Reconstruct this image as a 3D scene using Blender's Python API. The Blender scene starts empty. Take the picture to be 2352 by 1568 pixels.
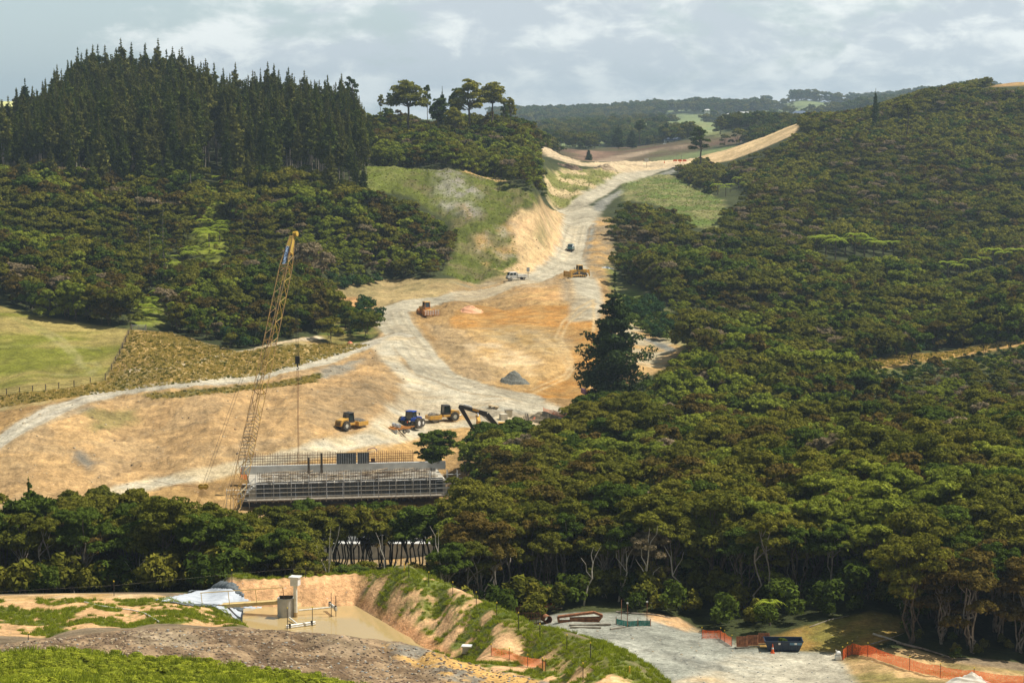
import bpy, math, random
import numpy as np
from mathutils import Vector, Matrix
R = math.radians
random.seed(7); RNG = np.random.default_rng(7)
H = 80.0; F = 5000.0; TH = math.atan(522/5000.0)
scene = bpy.context.scene
col = scene.collection

def to_ST(u, v):
    a = (np.asarray(u, float)-1176)/F; b = (784-np.asarray(v, float))/F
    dy = math.cos(TH)+b*math.sin(TH); dz = -math.sin(TH)+b*math.cos(TH)
    return a/dy, -dz/dy
def to_uv(x, y, z):
    f = y*math.cos(TH)-(z-H)*math.sin(TH); up = y*math.sin(TH)+(z-H)*math.cos(TH)
    return 1176+F*x/f, 784-F*up/f
def at(u, v, y):
    S, T = to_ST(u, v); return Vector((float(S)*y, y, H-float(T)*y))

# ---------- numpy noise ----------
def vnoise(x, y, seed=0):
    xi = np.floor(x).astype(np.int64); yi = np.floor(y).astype(np.int64)
    fx = x-xi; fy = y-yi; fx = fx*fx*(3-2*fx); fy = fy*fy*(3-2*fy)
    def h(a, b):
        n = (a*374761393+b*668265263+seed*974634777) & 0xffffffff
        n = ((n ^ (n >> 13))*1274126177) & 0xffffffff
        n = n ^ (n >> 16)
        return (n & 0xffff)/65535.0
    v00 = h(xi, yi); v10 = h(xi+1, yi); v01 = h(xi, yi+1); v11 = h(xi+1, yi+1)
    return (v00*(1-fx)+v10*fx)*(1-fy)+(v01*(1-fx)+v11*fx)*fy
def fbm(x, y, sc, octv=4, seed=0):
    t = 0; a = .5; s = 0
    for i in range(octv):
        t = t+a*vnoise(x/sc+17.3*i, y/sc-9.1*i, seed+i); s += a; a *= .55; sc = sc*.5
    return t/s
def sstep(a, b, x):
    t = np.clip((x-a)/(b-a), 0, 1); return t*t*(3-2*t)

# ---------- terrain control points: (u, v, distance) read off the photograph's perspective ----------
CP = """
0,1570,146 400,1570,147 800,1578,150 0,1505,160 300,1510,160 600,1532,158 800,1562,155 -100,1600,138 1100,1600,150

100,1468,177 300,1438,181 500,1435,183 0,1440,184 150,1420,187 300,1400,192 450,1408,191 550,1430,188
0,1377,200 150,1368,201 300,1368,201 450,1380,202 540,1345,206

1000,1400,195 1100,1442,185 1200,1500,173 200,1484,166 400,1480,167 600,1490,167 700,1478,169 800,1514,164 880,1502,167 960,1542,161 960,1516,166 1060,1562,156 1060,1535,161 1150,1574,156 
1260,1440,219 1500,1425,222 1260,1418,224 1700,1568,197 1950,1568,197 2352,1566,195 1700,1490,211 1930,1500,209 1600,1500,209
1300,1400,226 1500,1400,226 1600,1440,222 1850,1490,211 1900,1430,219 2000,1405,222 2080,1420,221 2200,1480,213 2352,1530,206 2150,1520,205
0,1165,322 120,1160,325 350,1135,330 350,1108,338 500,1085,342 640,1050,348 800,1010,362 950,975,385 1050,975,388
200,1080,342 200,1000,356 200,940,374 0,1100,335 0,1040,346 0,1012,353 60,975,360 120,945,370 200,915,382 350,890,390 600,866,405 760,822,430 850,790,450 920,770,460
500,1030,352 500,950,368 500,900,385 700,1000,358 700,930,376 700,870,400 850,960,375 850,880,402 850,825,430
0,910,395 150,890,400 243,872,405 0,800,425 150,800,425 0,705,455 200,745,445 298,755,440 400,840,405 500,820,420 600,830,416 700,800,435
1150,940,398 1300,935,408 1150,900,415 1000,880,415 1350,905,415 1200,1000,383 1100,1010,376 1300,1000,378
1100,830,438 1250,830,440 1350,830,440 1100,750,477 1300,740,482 1370,700,502 1250,690,512 1050,700,504 930,700,502 890,720,490 905,745,476 975,730,490 1000,810,446
1200,650,548 1325,640,562 1300,590,612 1310,540,650 1370,560,634 1390,620,585 1405,700,525 1430,760,472 1560,800,455 1500,850,432 1400,900,412 1380,650,560 850,660,540 760,680,525 800,700,508 1000,660,535
560,1155,326 430,1150,325 250,1160,325 700,1150,328 900,1150,328 1050,1150,328
0,660,480 0,560,540 0,480,590 200,650,500 200,560,550 200,480,595 400,765,445 400,680,490 400,580,545 400,500,588 600,790,440 600,700,487 600,600,538 600,500,590 750,730,488 750,640,532 750,560,568 780,480,602 900,645,556 950,600,570 1000,520,604 900,510,600
0,430,620 200,430,620 450,440,612 700,430,615 830,425,625
0,410,690 300,352,690 600,372,690 830,367,690
0,385,760 60,345,760 170,292,760 300,282,760 400,300,760 560,330,760 650,322,760 740,332,760 820,325,765 0,420,860 300,340,860 650,360,860
830,405,640 900,383,652 1060,388,657 1160,412,648 1240,457,632 1000,440,626 1100,480,612 1150,560,592 1180,620,572 1100,640,562 1250,500,630 1230,600,590
900,400,695 1100,410,695 1200,430,700 900,350,735 1050,360,735 1180,370,745 1235,395,765 870,296,795 950,303,800 1100,314,800 1180,326,805 1230,352,815 1000,330,900 1100,340,900 1200,380,900
1340,497,690 1300,508,680 1300,490,735 1335,455,790 1400,420,850 1480,395,905 1560,375,955 1250,435,790 1300,392,850 1400,392,870 1265,475,755 1390,480,760 1480,425,860
1330,376,965 1400,373,1000 1480,373,985 1240,335,940 1285,357,955 1325,377,970
1500,930,402 1500,820,450 1500,695,520 1500,602,600 1500,525,680 1430,500,690 1430,600,610
1700,910,410 1700,750,500 1700,600,620 1650,462,760 1600,425,860 1560,450,800 1500,445,800 1680,415,900
1900,910,415 1900,750,510 1900,600,620 1900,464,740 1900,350,850 1870,305,920
2100,835,450 2100,746,540 2100,600,640 2100,463,750 2100,330,860 2100,243,940
2352,785,470 2352,695,560 2352,537,680 2352,382,800 2352,240,925
2000,850,440 1840,282,985 1700,337,985 1610,378,965 1625,352,1000 1840,330,1100 1625,380,1080 2352,190,1000 2250,202,1000 2352,280,1200 2000,300,1100
1350,362,1150 1450,348,1300 1350,335,1500 1500,335,1450 1600,318,1350 1700,298,1350 1800,300,1350 1700,325,1550 1550,340,1250 1250,345,1200
1200,318,2000 1400,318,1800 1500,305,2000 1600,292,2300 1800,290,2300 1300,292,2700 1200,277,3600 1400,274,3400 1600,255,3300 1720,259,3400 1780,252,3500 1830,232,3600 1950,245,3600 2100,226,3600 2250,212,3600 2352,222,3600 1900,270,2300
1200,285,6500 1600,285,6500 1900,285,6500 2300,285,6500 0,300,1600 600,300,1600 1000,310,1500 0,290,3600 600,285,3600 0,285,6500 600,285,6500
"""
ZP = """
-600,5,-3 500,5,-3 1176,5,-3 1900,5,-3 2950,5,-3 -600,20,-7.5 1176,20,-7.5 2950,20,-7.5 0,50,-16 1176,50,-16 2352,50,-16
0,100,-30 600,100,-30 1176,100,-30 1700,100,-32 2352,100,-33 1500,140,-40 1700,150,-43.5 2000,150,-43.5 2352,150,-43 1300,135,-37.5 0,130,-34.8
560,191,-46.4 590,196,-46.8 700,193,-47.8 800,192,-47.8 0,235,-54 300,235,-54 500,235,-55 650,235,-56 860,235,-56
0,270,-58 300,270,-58.5 600,270,-59.5 900,270,-60 0,300,-59 300,300,-59.5 600,300,-61 900,300,-61 1100,250,-55 1100,280,-58 1100,310,-58 1100,345,-56
1300,250,-53.5 1300,300,-55 1300,340,-54.5 1500,250,-53 1500,300,-54 1500,350,-54 1700,250,-52.5 1700,300,-54 1700,350,-55 1900,250,-51 1900,300,-54 1900,360,-55.5 2100,245,-50.5 2100,300,-53 2100,360,-56 2100,410,-55.5 2352,240,-50 2352,300,-52.5 2352,360,-55 2352,420,-55 1300,360,-54
"""
_c = []
for t in CP.split():
    u, v, y = map(float, t.split(',')); S, T = to_ST(u, v); _c.append((float(S), y, float(T)))
for t in ZP.split():
    u, y, z = map(float, t.split(',')); S, _ = to_ST(u, 900.0); _c.append((float(S), y, -z/y))
# ridge, toe and rim lines of the pond area, sampled densely so they stay crisp
def _ln(txt, zmode=False, step=22):
    p = [tuple(map(float, t.split(','))) for t in txt.split()]
    for a, b in zip(p[:-1], p[1:]):
        k = max(1, int(abs(b[0]-a[0])/step))
        for j in range(k+(b is p[-1])):
            q = [a[i]+(b[i]-a[i])*j/k for i in range(3)]
            if zmode: S, _ = to_ST(q[0], 1400.0); _c.append((float(S), q[1], -q[2]/q[1]))
            else: S, T = to_ST(q[0], q[1]); _c.append((float(S), q[2], float(T)))
_ln('535,1334,206.5 700,1323,208 860,1313,208.5 940,1308,208 1040,1348,200 1140,1398,191 1240,1450,182.5 1357,1498,174 1500,1568,163 1650,1650,152')
_ln('545,203.6,-46.4 640,203.8,-46.45 815,204.2,-46.5 890,196.7,-46.5 965,188.8,-46.5 1060,179,-46.3', True)
_ln('600,201,-47.4 800,201.5,-47.6 870,194,-47.6 940,187,-47.5 1030,178,-46.8', True)
_ln('600,214,-49.5 860,215,-49.5 960,214,-49.5 1080,206,-49.5 1180,197,-50 1290,187,-50 1400,180,-50.2 1540,169,-49.5', True)
_ln('600,222,-53 860,222,-53 1000,221,-52.5 1120,213,-52.3 1230,203,-52.3 1340,193,-52.3 1450,187,-52.3 1600,178,-50.8', True)
_ln('0,1478,170 200,1458,172 350,1443,174 600,1444,176 800,1462,174 960,1487,172 1150,1541,162 1290,1573,156')
_ln('0,206,-46 300,207,-46 480,209,-46.5', True)
_ln('640,184,-46.8 760,183,-47 880,181,-47 980,178,-46.8', True)
_c = np.array(_c)
_k = []
for i in range(len(_c)):      # drop near-duplicates
    if all((abs(_c[i, 0]-_c[j, 0])*5 > .004) or abs(math.log(_c[i, 1]/_c[j, 1])) > .004 for j in _k): _k.append(i)
_c = _c[_k]
ex = []
for S, y, T in _c:
    if S < -0.17: ex.append((S-.14, y, T))
    if S > 0.205: ex.append((S+.14, y, T))
_c = np.vstack([_c, np.array(ex)])
KS, KY = 5.0, 2.2      # warp so both axes carry similar weight
def _w(S, y): return np.stack([np.asarray(S)*KS, np.log(np.asarray(y))*KY/2.2], -1)
def _phi(r2): return np.where(r2 > 1e-18, r2*np.log(np.maximum(r2, 1e-18))*.5, 0)
P = _w(_c[:, 0], _c[:, 1]); n = len(P)
K = _phi(((P[:, None]-P[None])**2).sum(-1)) + np.eye(n)*2e-6
A = np.zeros((n+3, n+3)); A[:n, :n] = K; A[:n, n] = 1; A[:n, n+1:] = P; A[n, :n] = 1; A[n+1:, :n] = P.T
W = np.linalg.solve(A, np.concatenate([_c[:, 2]*1.0, np.zeros(3)]))
def T_smooth(S, y):
    q = _w(S, y); sh = q.shape[:-1]; q = q.reshape(-1, 2); out = np.empty(len(q))
    for i in range(0, len(q), 20000):
        s = q[i:i+20000]; d = (s[:, None, 0]-P[None, :, 0])**2+(s[:, None, 1]-P[None, :, 1])**2
        out[i:i+20000] = _phi(d)@W[:n]+W[n]+s@W[n+1:]
    return out.reshape(sh)

# grid: columns of constant S = x/y, rows of constant y
u_cols = np.concatenate([np.linspace(-700, -60, 36, endpoint=False), np.linspace(-60, 2412, 800), np.linspace(2430, 3050, 36)])
SC = (u_cols-1176)/F
yr = [5.0]
while yr[-1] < 120: yr.append(yr[-1]*1.05)
while yr[-1] < 1150: yr.append(yr[-1]*1.0024)
while yr[-1] < 7500: yr.append(yr[-1]*1.012)
YR = np.array(yr)
# evaluate TPS on coarse grid then bilinear
cS = np.linspace(SC[0], SC[-1], 260); cY = np.exp(np.linspace(math.log(5), math.log(YR[-1]), 420))
Tc = T_smooth(*np.meshgrid(cS, cY))
def T_bi(S, y):
    fi = np.clip((S-cS[0])/(cS[1]-cS[0]), 0, len(cS)-1.001); fj = np.clip((np.log(y)-math.log(5))/(math.log(cY[1]/cY[0])), 0, len(cY)-1.001)
    i = fi.astype(int); j = fj.astype(int); a = fi-i; b = fj-j
    return (Tc[j, i]*(1-a)+Tc[j, i+1]*a)*(1-b)+(Tc[j+1, i]*(1-a)+Tc[j+1, i+1]*a)*b
GS, GY = np.meshgrid(SC, YR)
GX = GS*GY
GT = T_bi(GS, GY)
_nr = (YR > 150) & (YR < 242); _nc = (SC > -.26) & (SC < .26)
GT[np.ix_(_nr, _nc)] = T_smooth(GS[np.ix_(_nr, _nc)], GY[np.ix_(_nr, _nc)])
GZ = H-GT*GY
WZ = H-46.6
far = sstep(1100, 1700, GY)
GZ += far*((fbm(GX, GY, 420, 3, 31)-.5)*26)
GZ += sstep(200, 260, GY)*(1-far)*(fbm(GX, GY, 40, 3, 5)-.5)*1.6

def hits(u, v, y0=100., y1=7000., Z=None):
    """first terrain point seen from the viewpoint along each pixel ray, clamped to a range of distances"""
    S, T = to_ST(np.atleast_1d(u), np.atleast_1d(v)); res = []
    for s, t in zip(S, T):
        fi = np.interp(s, SC, np.arange(len(SC))); i = min(int(fi), len(SC)-2); a = fi-i
        tc = (H-(GZ[:, i]*(1-a)+GZ[:, i+1]*a))/YR
        ok = (tc <= t) & (YR >= y0); k = int(np.argmax(ok)) if ok.any() else len(YR)-1
        if k > 0 and ok.any() and tc[k-1] > t:
            w = (tc[k-1]-t)/(tc[k-1]-tc[k]); y = YR[k-1]*(1-w)+YR[k]*w
        else: y = YR[k]
        y = min(max(y, y0), y1); res.append((s*y, y))
    return np.array(res)
def ground_z(x, y):
    s = x/y; fi = float(np.interp(s, SC, np.arange(len(SC)))); fj = float(np.interp(y, YR, np.arange(len(YR))))
    i = min(int(fi), len(SC)-2); j = min(int(fj), len(YR)-2); a = fi-i; b = fj-j
    return float((GZ[j, i]*(1-a)+GZ[j, i+1]*a)*(1-b)+(GZ[j+1, i]*(1-a)+GZ[j+1, i+1]*a)*b)
def hit(u, v, y0=100., y1=7000.):
    x, y = hits(u, v, y0, y1)[0]; return Vector((x, y, ground_z(x, y)))
# ---------- zones painted onto the ground in world metres ----------
CLS = ['bush_floor', 'pasture', 'dry_grassland', 'clay_ground', 'orange_clay', 'dirt_road', 'gravel_yard', 'pond_bank', 'grassy_knoll', 'earth_mound', 'foreground_slope', 'distant_hills', 'bare_cutting']
shape = GX.shape
COLr = np.zeros(shape+(3,)); CI = np.zeros(shape, int); VEG = np.ones(shape); AMP = np.zeros(shape); BUSH = np.ones(shape)
n1 = fbm(GX, GY, 9, 4, 3)[..., None]
COLr[:] = (.035, .042, .014)
COLr += n1*np.array((.03, .03, .01))
_nm = (GY < 208)[..., None]
COLr = np.where(_nm, np.array((.24, .18, .11))*(.6+.6*n1), COLr)
nA = fbm(GX, GY, 6, 4, 77)-.5
def pp(s):
    return np.array([[float(a) for a in t.split(',')] for t in s.split()])
def densify(p, closed=True, step=14):
    q = []
    m = len(p)
    for i in range(m if closed else m-1):
        a = p[i]; b = p[(i+1) % m]; k = max(1, int(math.hypot(*(b-a))/step))
        for j in range(k): q.append(a+(b-a)*j/k)
    if not closed: q.append(p[-1])
    return np.array(q)
def sdist(Q, closed, x, y):
    best = np.full(x.shape, 1e9); ins = np.zeros(x.shape, bool); m = len(Q)
    for i in range(m if closed else m-1):
        ax, ay = Q[i]; bx, by = Q[(i+1) % m]; dx = bx-ax; dy = by-ay; L = dx*dx+dy*dy+1e-12
        t = np.clip(((x-ax)*dx+(y-ay)*dy)/L, 0, 1)
        d = (x-ax-t*dx)**2+(y-ay-t*dy)**2; np.minimum(best, d, out=best)
        if closed:
            c = ((ay > y) != (by > y)) & (x < dx*(y-ay)/(dy if abs(dy) > 1e-12 else 1e-12)+ax)
            ins ^= c
    d = np.sqrt(best)
    return np.where(ins, -d, d) if closed else d
def paint(cls, pts, c1, c2, ns=6, width=None, soft=.6, en=1.0, y0=100, y1=1100, amp=.0, thr=(.3, .7), veg=0., bush=0., aniso=None, op=1.0, raw=False):
    P0 = pp(pts) if isinstance(pts, str) else pts
    closed = width is None
    Q = P0 if raw else hits(*densify(P0, closed).T, y0=y0, y1=y1)
    pad = (width or 0)+soft+en*3+2
    bx0, by0 = Q.min(0)-pad; bx1, by1 = Q.max(0)+pad
    j0 = np.searchsorted(YR, by0); j1 = np.searchsorted(YR, by1)+1
    sx = GX[j0:j1]; sy = GY[j0:j1]
    ci = np.where(((sx > bx0) & (sx < bx1)).any(0))[0]
    if len(ci) == 0 or j1 <= j0: return
    i0, i1 = ci[0], ci[-1]+1
    sl = (slice(j0, j1), slice(i0, i1)); x = GX[sl]; y = GY[sl]
    d = sdist(Q, closed, x, y)-(0 if closed else width*.5)
    d = d+nA[sl]*2*en
    w = (1-sstep(-soft, soft, d))*op
    if aniso:
        ang, st = aniso; ca, sa = math.cos(ang), math.sin(ang)
        f = fbm((x*ca+y*sa)/st, (-x*sa+y*ca), ns, 5, 11+len(pts) % 37)
    else: f = fbm(x, y, ns, 5, 11+len(pts) % 37)
    m = sstep(thr[0], thr[1], f)[..., None]
    c = np.array(c1)*(1-m)+np.array(c2)*m
    COLr[sl] = COLr[sl]*(1-w[..., None])+c*w[..., None]
    if cls: CI[sl] = np.where(w > .5, CLS.index(cls), CI[sl])
    VEG[sl] = VEG[sl]*(1-w)+(veg if np.isscalar(veg) else (veg[0]*(1-m[..., 0])+veg[1]*m[..., 0]))*w
    AMP[sl] = AMP[sl]*(1-w)+amp*w
    BUSH[sl] = BUSH[sl]*(1-w)+bush*w
def ruts(pts, wd, y0, y1, n_=None):
    Q = hits(*densify(pp(pts), False, 10).T, y0=y0, y1=y1); T_ = np.gradient(Q, axis=0); T_ /= np.linalg.norm(T_, axis=1)[:, None]; Nn = np.stack([-T_[:, 1], T_[:, 0]], 1)
    for sg in (-1, 1):
        paint(None, Q+Nn*sg*(wd*.5+.5), (.26, .19, .10), (.40, .29, .16), 2, width=.7, soft=.35, en=.35, raw=True, op=.75, amp=.25)
    k_ = int(wd/1.1)
    for i in range(k_):
        o_ = -wd*.42+wd*.84*(i+.5)/k_+.25*math.sin(i*2.7); c = ((.58, .49, .33), (.30, .24, .15))[i % 2]
        paint(None, Q+Nn*o_, c, tuple(x*.8 for x in c), 6, width=.34, soft=.28, en=.25, raw=True, op=.5)
CLAY = (.46, .285, .11); CLAY2 = (.30, .185, .075); TAN = (.55, .40, .21); ROAD = (.47, .415, .30); ROAD2 = (.37, .325, .23)
GREY = (.27, .26, .21); GREY2 = (.19, .185, .155); GRASS = (.10, .15, .02); GRASS2 = (.20, .20, .05); DRY = (.38, .25, .09); DRY2 = (.24, .17, .06)
BRN = (.25, .19, .11); BRN2 = (.14, .10, .06)
# far hills base: mixed bush and paddock
fm = sstep(1050, 1250, GY)[..., None]; nf = fbm(GX, GY, 260, 4, 51)[..., None]
COLr[:] = COLr*(1-fm)+fm*(np.array((.035, .05, .02))*(1-sstep(.51, .56, nf))+np.array((.19, .23, .09))*sstep(.51, .56, nf))
CI[GY > 1120] = CLS.index('distant_hills'); 
# --- left
paint('pasture', '-300,660 0,703 80,722 200,745 300,757 270,820 243,874 150,892 0,907 -300,930', (.165, .168, .022), (.32, .25, .08), 10, soft=.8, y0=380, y1=480, thr=(.36, .66), veg=.7, aniso=(.3, 3))
paint('pasture', '-60,800 100,790 220,800', (.30, .27, .10), (.2, .2, .05), 5, width=1.0, y0=380, y1=480, veg=.6, op=.5)
paint('pasture', '30,730 110,770 150,800 190,840 215,855 205,862 120,860', (.36, .31, .13), (.2, .2, .05), 4, width=1.2, y0=380, y1=480, veg=.6, op=.6, en=.3)
paint('pasture', '60,735 140,775 180,815 190,845', (.36, .31, .13), (.2, .2, .05), 4, width=.8, y0=380, y1=480, veg=.6, op=.6, en=.3)
paint('pasture', '180,835 220,832 228,845 200,858', (.36, .31, .13), (.2, .2, .05), 4, width=.9, y0=380, y1=480, veg=.6, op=.6, en=.3)
paint('dry_grassland', '300,757 390,762 470,787 550,808 640,792 700,775 760,792 850,790 760,824 600,868 350,894 150,920 0,944 -300,985 -300,930 0,907 150,892 243,874 270,820', DRY, (.30, .25, .12), 9, soft=.6, y0=360, y1=480, thr=(.4, .8), veg=.5)
paint('clay_ground', '-300,985 0,944 150,920 350,894 600,868 760,824 870,775 880,740 850,718 790,695 760,680 755,655 830,645 950,640 1080,640 1180,625 1230,600 1270,520 1296,492 1390,500 1395,560 1405,620 1420,680 1460,740 1570,800 1500,855 1400,912 1310,955 1300,1000 1200,1030 1100,1060 1050,1160 560,1165 440,1160 350,1145 120,1170 -300,1180', CLAY, CLAY2, 11, soft=.8, y0=315, y1=720, thr=(.35, .65), amp=.5, aniso=(1.1, 2.6))
paint('clay_ground', '-300,1130 200,1140 350,1145 560,1160 1050,1160 1110,1300 700,1300 300,1240 -300,1240', CLAY, BRN, 6, y0=285, y1=335, soft=2, amp=.2, bush=.5)
paint('clay_ground', '60,1120 200,1130 300,1110 500,1085 560,1110 420,1160 100,1175', CLAY, CLAY2, 6, y0=315, y1=350, amp=.3, thr=(.4, .6))
_sl = '0,1015 150,935 350,900 600,872 760,830 905,795 930,880 850,975 700,1010 500,1070 350,1110 120,1160 -60,1165 -60,1050'
paint(None, _sl, (.52, .34, .16), (.24, .16, .08), 2.2, soft=2, en=2, y0=320, y1=470, aniso=(1.25, 5), op=.42, amp=.4, thr=(.44, .62))
paint(None, _sl, (.56, .33, .13), (.40, .27, .14), 9, soft=2, en=2, y0=320, y1=470, op=.4, amp=.4, thr=(.48, .56))
paint(None, _sl, (.30, .22, .12), (.50, .33, .16), 1.6, soft=2, en=2, y0=320, y1=470, aniso=(.15, 7), op=.35, amp=.4, thr=(.40, .52))
# darker and greyer spoil patches on the slope
for s, c, o in (('160,1010 250,1000 330,1030 300,1060 220,1060', GREY, .0), ('150,1035 190,1030 225,1065 200,1078', GREY2, .9), ('330,1100 480,1060 560,1068 500,1090 350,1120', BRN, .5),
             ('700,900 900,860 930,880 860,940 780,975 700,985', BRN, .45), ('560,1020 700,1000 800,1000 700,1035 560,1050', BRN, .4), ('740,850 830,825 800,850 740,870', GREY, .8),
             ('850,825 905,790 930,840 905,850', BRN, .6), ('0,1050 100,1040 60,1100 0,1120', BRN, .3), ('200,945 330,935 300,980 220,990', (.24, .22, .07), .7), ('60,950 120,930 200,935 130,960', GREY, .5)):
    paint(None, s, c, tuple(a*.75 for a in c), 4, soft=1.5, en=2.5, y0=320, y1=470, amp=.35, op=o)
paint('dry_grassland', '330,905 480,893 620,880 735,858 730,880 620,890 500,905 350,918', (.22, .17, .06), (.1, .1, .03), 3, y0=370, y1=420, en=1.5, veg=.6, amp=.3)
paint('clay_ground', '300,850 400,843 500,818 590,800 650,785 740,775', (.62, .50, .33), (.5, .38, .22), 2, width=1.6, soft=.5, en=.7, y0=390, y1=460, amp=.2)
paint('clay_ground', '560,862 600,845 640,852 625,868', CLAY, TAN, 2, y0=390, y1=430)
# brownish dead grass terrace behind the site
paint('dry_grassland', '755,655 830,645 950,640 1080,640 1185,628 1170,645 1050,675 930,705 870,715 800,695', (.27, .21, .09), (.40, .29, .13), 6, y0=480, y1=600, veg=.4, soft=1.2, amp=.2)
paint('clay_ground', '770,680 820,685 870,700 850,712 800,700', CLAY, (.55, .3, .12), 4, y0=480, y1=560, en=1)
paint('grassy_knoll', '770,735 830,710 890,735 880,760 830,790 770,795 740,770', (.09, .12, .02), (.25, .2, .06), 4, y0=430, y1=500, veg=.8, bush=.25)
# orange clay platform
paint('orange_clay', '1040,715 1100,700 1160,712 1230,700 1350,705 1372,760 1372,850 1340,915 1240,915 1195,900 1285,862 1300,832 1250,793 1130,762 1040,748', (.44, .185, .025), (.36, .19, .05), 3, y0=400, y1=520, soft=.9, thr=(.3, .7))
paint(None, '1100,755 1190,745 1290,760 1320,800 1270,820 1190,790 1110,775', (.33, .28, .17), (.42, .28, .1), 3, y0=400, y1=520, soft=4, en=3, op=.75)
paint(None, '1180,650 1240,640 1290,655 1300,690 1230,700 1190,690', (.55, .29, .11), CLAY, 5, y0=480, y1=570, soft=3, en=2, op=.8, amp=.3)
paint(None, '1050,650 1150,640 1260,632 1290,650 1200,670 1080,700', GREY, CLAY2, 7, y0=480, y1=590, soft=3, en=2, op=.6, amp=.3)
paint(None, '1290,640 1310,650 1320,700 1290,690', GREY, GREY2, 3, y0=480, y1=590, soft=2, en=1, op=.8, amp=.3)
paint(None, '985,745 1060,760 1130,800 1180,850 1130,882 1060,865 1010,810', BRN, (.35, .25, .14), 3, y0=400, y1=500, soft=1.5, en=2, op=.75, amp=.6)
paint('clay_ground', '1060,790 1150,785 1240,825 1240,860 1190,862 1100,820', (.66, .50, .30), CLAY, 5, y0=400, y1=500, soft=2, en=1.5)
# pad and roads
paint('dirt_road', '960,830 1010,865 1100,893 1220,915 1310,935 1300,962 1180,945 1060,935 990,985 880,1020 760,1045 600,1075 600,1055 780,1020 850,985 920,900', ROAD, (.40, .30, .17), 7, y0=340, y1=430, soft=1.2, en=1.5, aniso=(.5, 3))
paint('dirt_road', '1040,930 1120,930 1200,945 1300,960 1290,990 1180,985 1090,960', GREY, (.36, .29, .18), 4, y0=370, y1=410, soft=1.5, en=1.5, amp=.3, op=.75)
paint('dirt_road', '1590,362 1560,374 1480,396 1400,420 1340,455 1312,485', ROAD, ROAD2, 8, width=9, y0=690, y1=1000, soft=.9, en=.4)
paint('gravel_yard', '1600,375 1560,388 1450,428 1390,462 1362,490', GREY, GREY2, 2, width=4, y0=690, y1=1000, soft=1, en=1, amp=.25)
paint('dirt_road', '1590,360 1560,372 1480,394 1400,418 1340,452 1312,480', ROAD, ROAD2, 8, width=8.5, y0=690, y1=1000, soft=.9, en=.4)
paint('gravel_yard', '1378,502 1352,530 1345,580 1340,605', GREY, GREY2, 2, width=5, y0=560, y1=720, soft=1, en=.7, amp=.25)
paint('dirt_road', '1330,500 1318,530 1310,560 1300,592 1262,620 1200,645 1110,675 1000,690 930,702 893,715 905,742 935,775 962,815 1000,858 1090,890 1200,912', ROAD, ROAD2, 9, width=8.6, y0=380, y1=720, soft=.45, en=.4)
ruts('1330,500 1318,530 1310,560 1300,592 1262,620 1200,645 1110,675 1000,690 930,702 893,715 905,742 935,775 962,815 1000,858 1090,890 1200,912', 8.6, 380, 720)
paint('dirt_road', '1305,590 1330,625 1348,655 1352,690 1340,730', ROAD, ROAD2, 6, width=7, y0=480, y1=640, soft=1.2, en=.6)
for o_ in (-9, -4, 3, 8):
    paint(None, ' '.join('%g,%g' % (a+o_, b) for a, b in ((1330, 502), (1316, 540), (1305, 575), (1290, 600))), (.54, .44, .28), ROAD, 4, width=.5, y0=560, y1=700, soft=.4, en=.2, op=.6)
for o_ in (-14, -5, 6, 15):
    paint(None, ' '.join('%g,%g' % (a+o_, b+abs(o_)*.3) for a, b in ((912, 745), (945, 780), (975, 820), (1010, 858), (1100, 885), (1220, 912))), (.54, .44, .28), (.3, .24, .16), 4, width=.5, y0=380, y1=500, soft=.5, en=.4, op=.55)
for k in range(7):
    paint(None, '%d,%d %d,%d %d,%d %d,%d' % (1180-20*k, 915+4*k, 1060-15*k, 925+9*k, 940, 950+9*k, 700+20*k, 1020+5*k), (.56, .45, .28), (.33, .25, .16), 4, width=.6, y0=340, y1=430, soft=.5, en=.5, op=.5)
paint('dirt_road', '925,768 850,789 760,822 600,865 480,878 350,889 200,913 120,943 60,973 0,1012 -60,1060', (.42, .375, .29), (.48, .43, .32), 5, width=4.6, y0=340, y1=470, soft=.4, en=.4)
ruts('925,768 850,789 760,822 600,865 480,878 350,889 200,913 120,943 60,973 0,1012 -60,1060', 4.6, 340, 470)
paint('dirt_road', '1200,960 950,985 800,1018 640,1052 500,1084 350,1110 250,1135', (.54, .43, .26), ROAD, 6, width=5.5, y0=325, y1=390, soft=1, en=.6)
paint('dirt_road', '915,775 880,795 900,830 940,870 985,890', (.60, .48, .30), ROAD, 6, width=4, y0=390, y1=470, soft=1, en=.6)
for a in ('1366,688 1330,705 1292,740 1276,775 1300,812 1312,840 1295,862 1215,897', '1372,697 1340,712 1303,745 1288,778 1308,812 1320,842 1303,868 1225,902', '1232,770 1262,790 1290,820 1305,850', '1240,765 1272,790 1300,820 1312,848', '1190,790 1240,800 1290,818', '1362,690 1365,740 1362,762'):
    paint(None, a, (.62, .47, .26), (.55, .38, .18), 4, width=.55, y0=400, y1=520, soft=.45, en=.15, op=.85)
paint(None, '1060,660 1180,640 1290,640 1350,700 1370,760 1372,850 1340,915 1195,900 1010,810 1000,740', (.30, .20, .09), (.50, .33, .14), 1.5, soft=3, en=3, y0=400, y1=560, aniso=(.9, 6), op=.3, amp=.2, thr=(.36, .5))
_ca = hits(1330, 512, 560, 700)[0]; _cb = hits(1318, 482, 705, 1000)[0]; paint('dirt_road', np.array([_ca, (_ca+_cb)/2+np.array([1.5, 0]), _cb]), ROAD, ROAD2, 8, width=13, raw=True, soft=1.5, en=.8)
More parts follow.
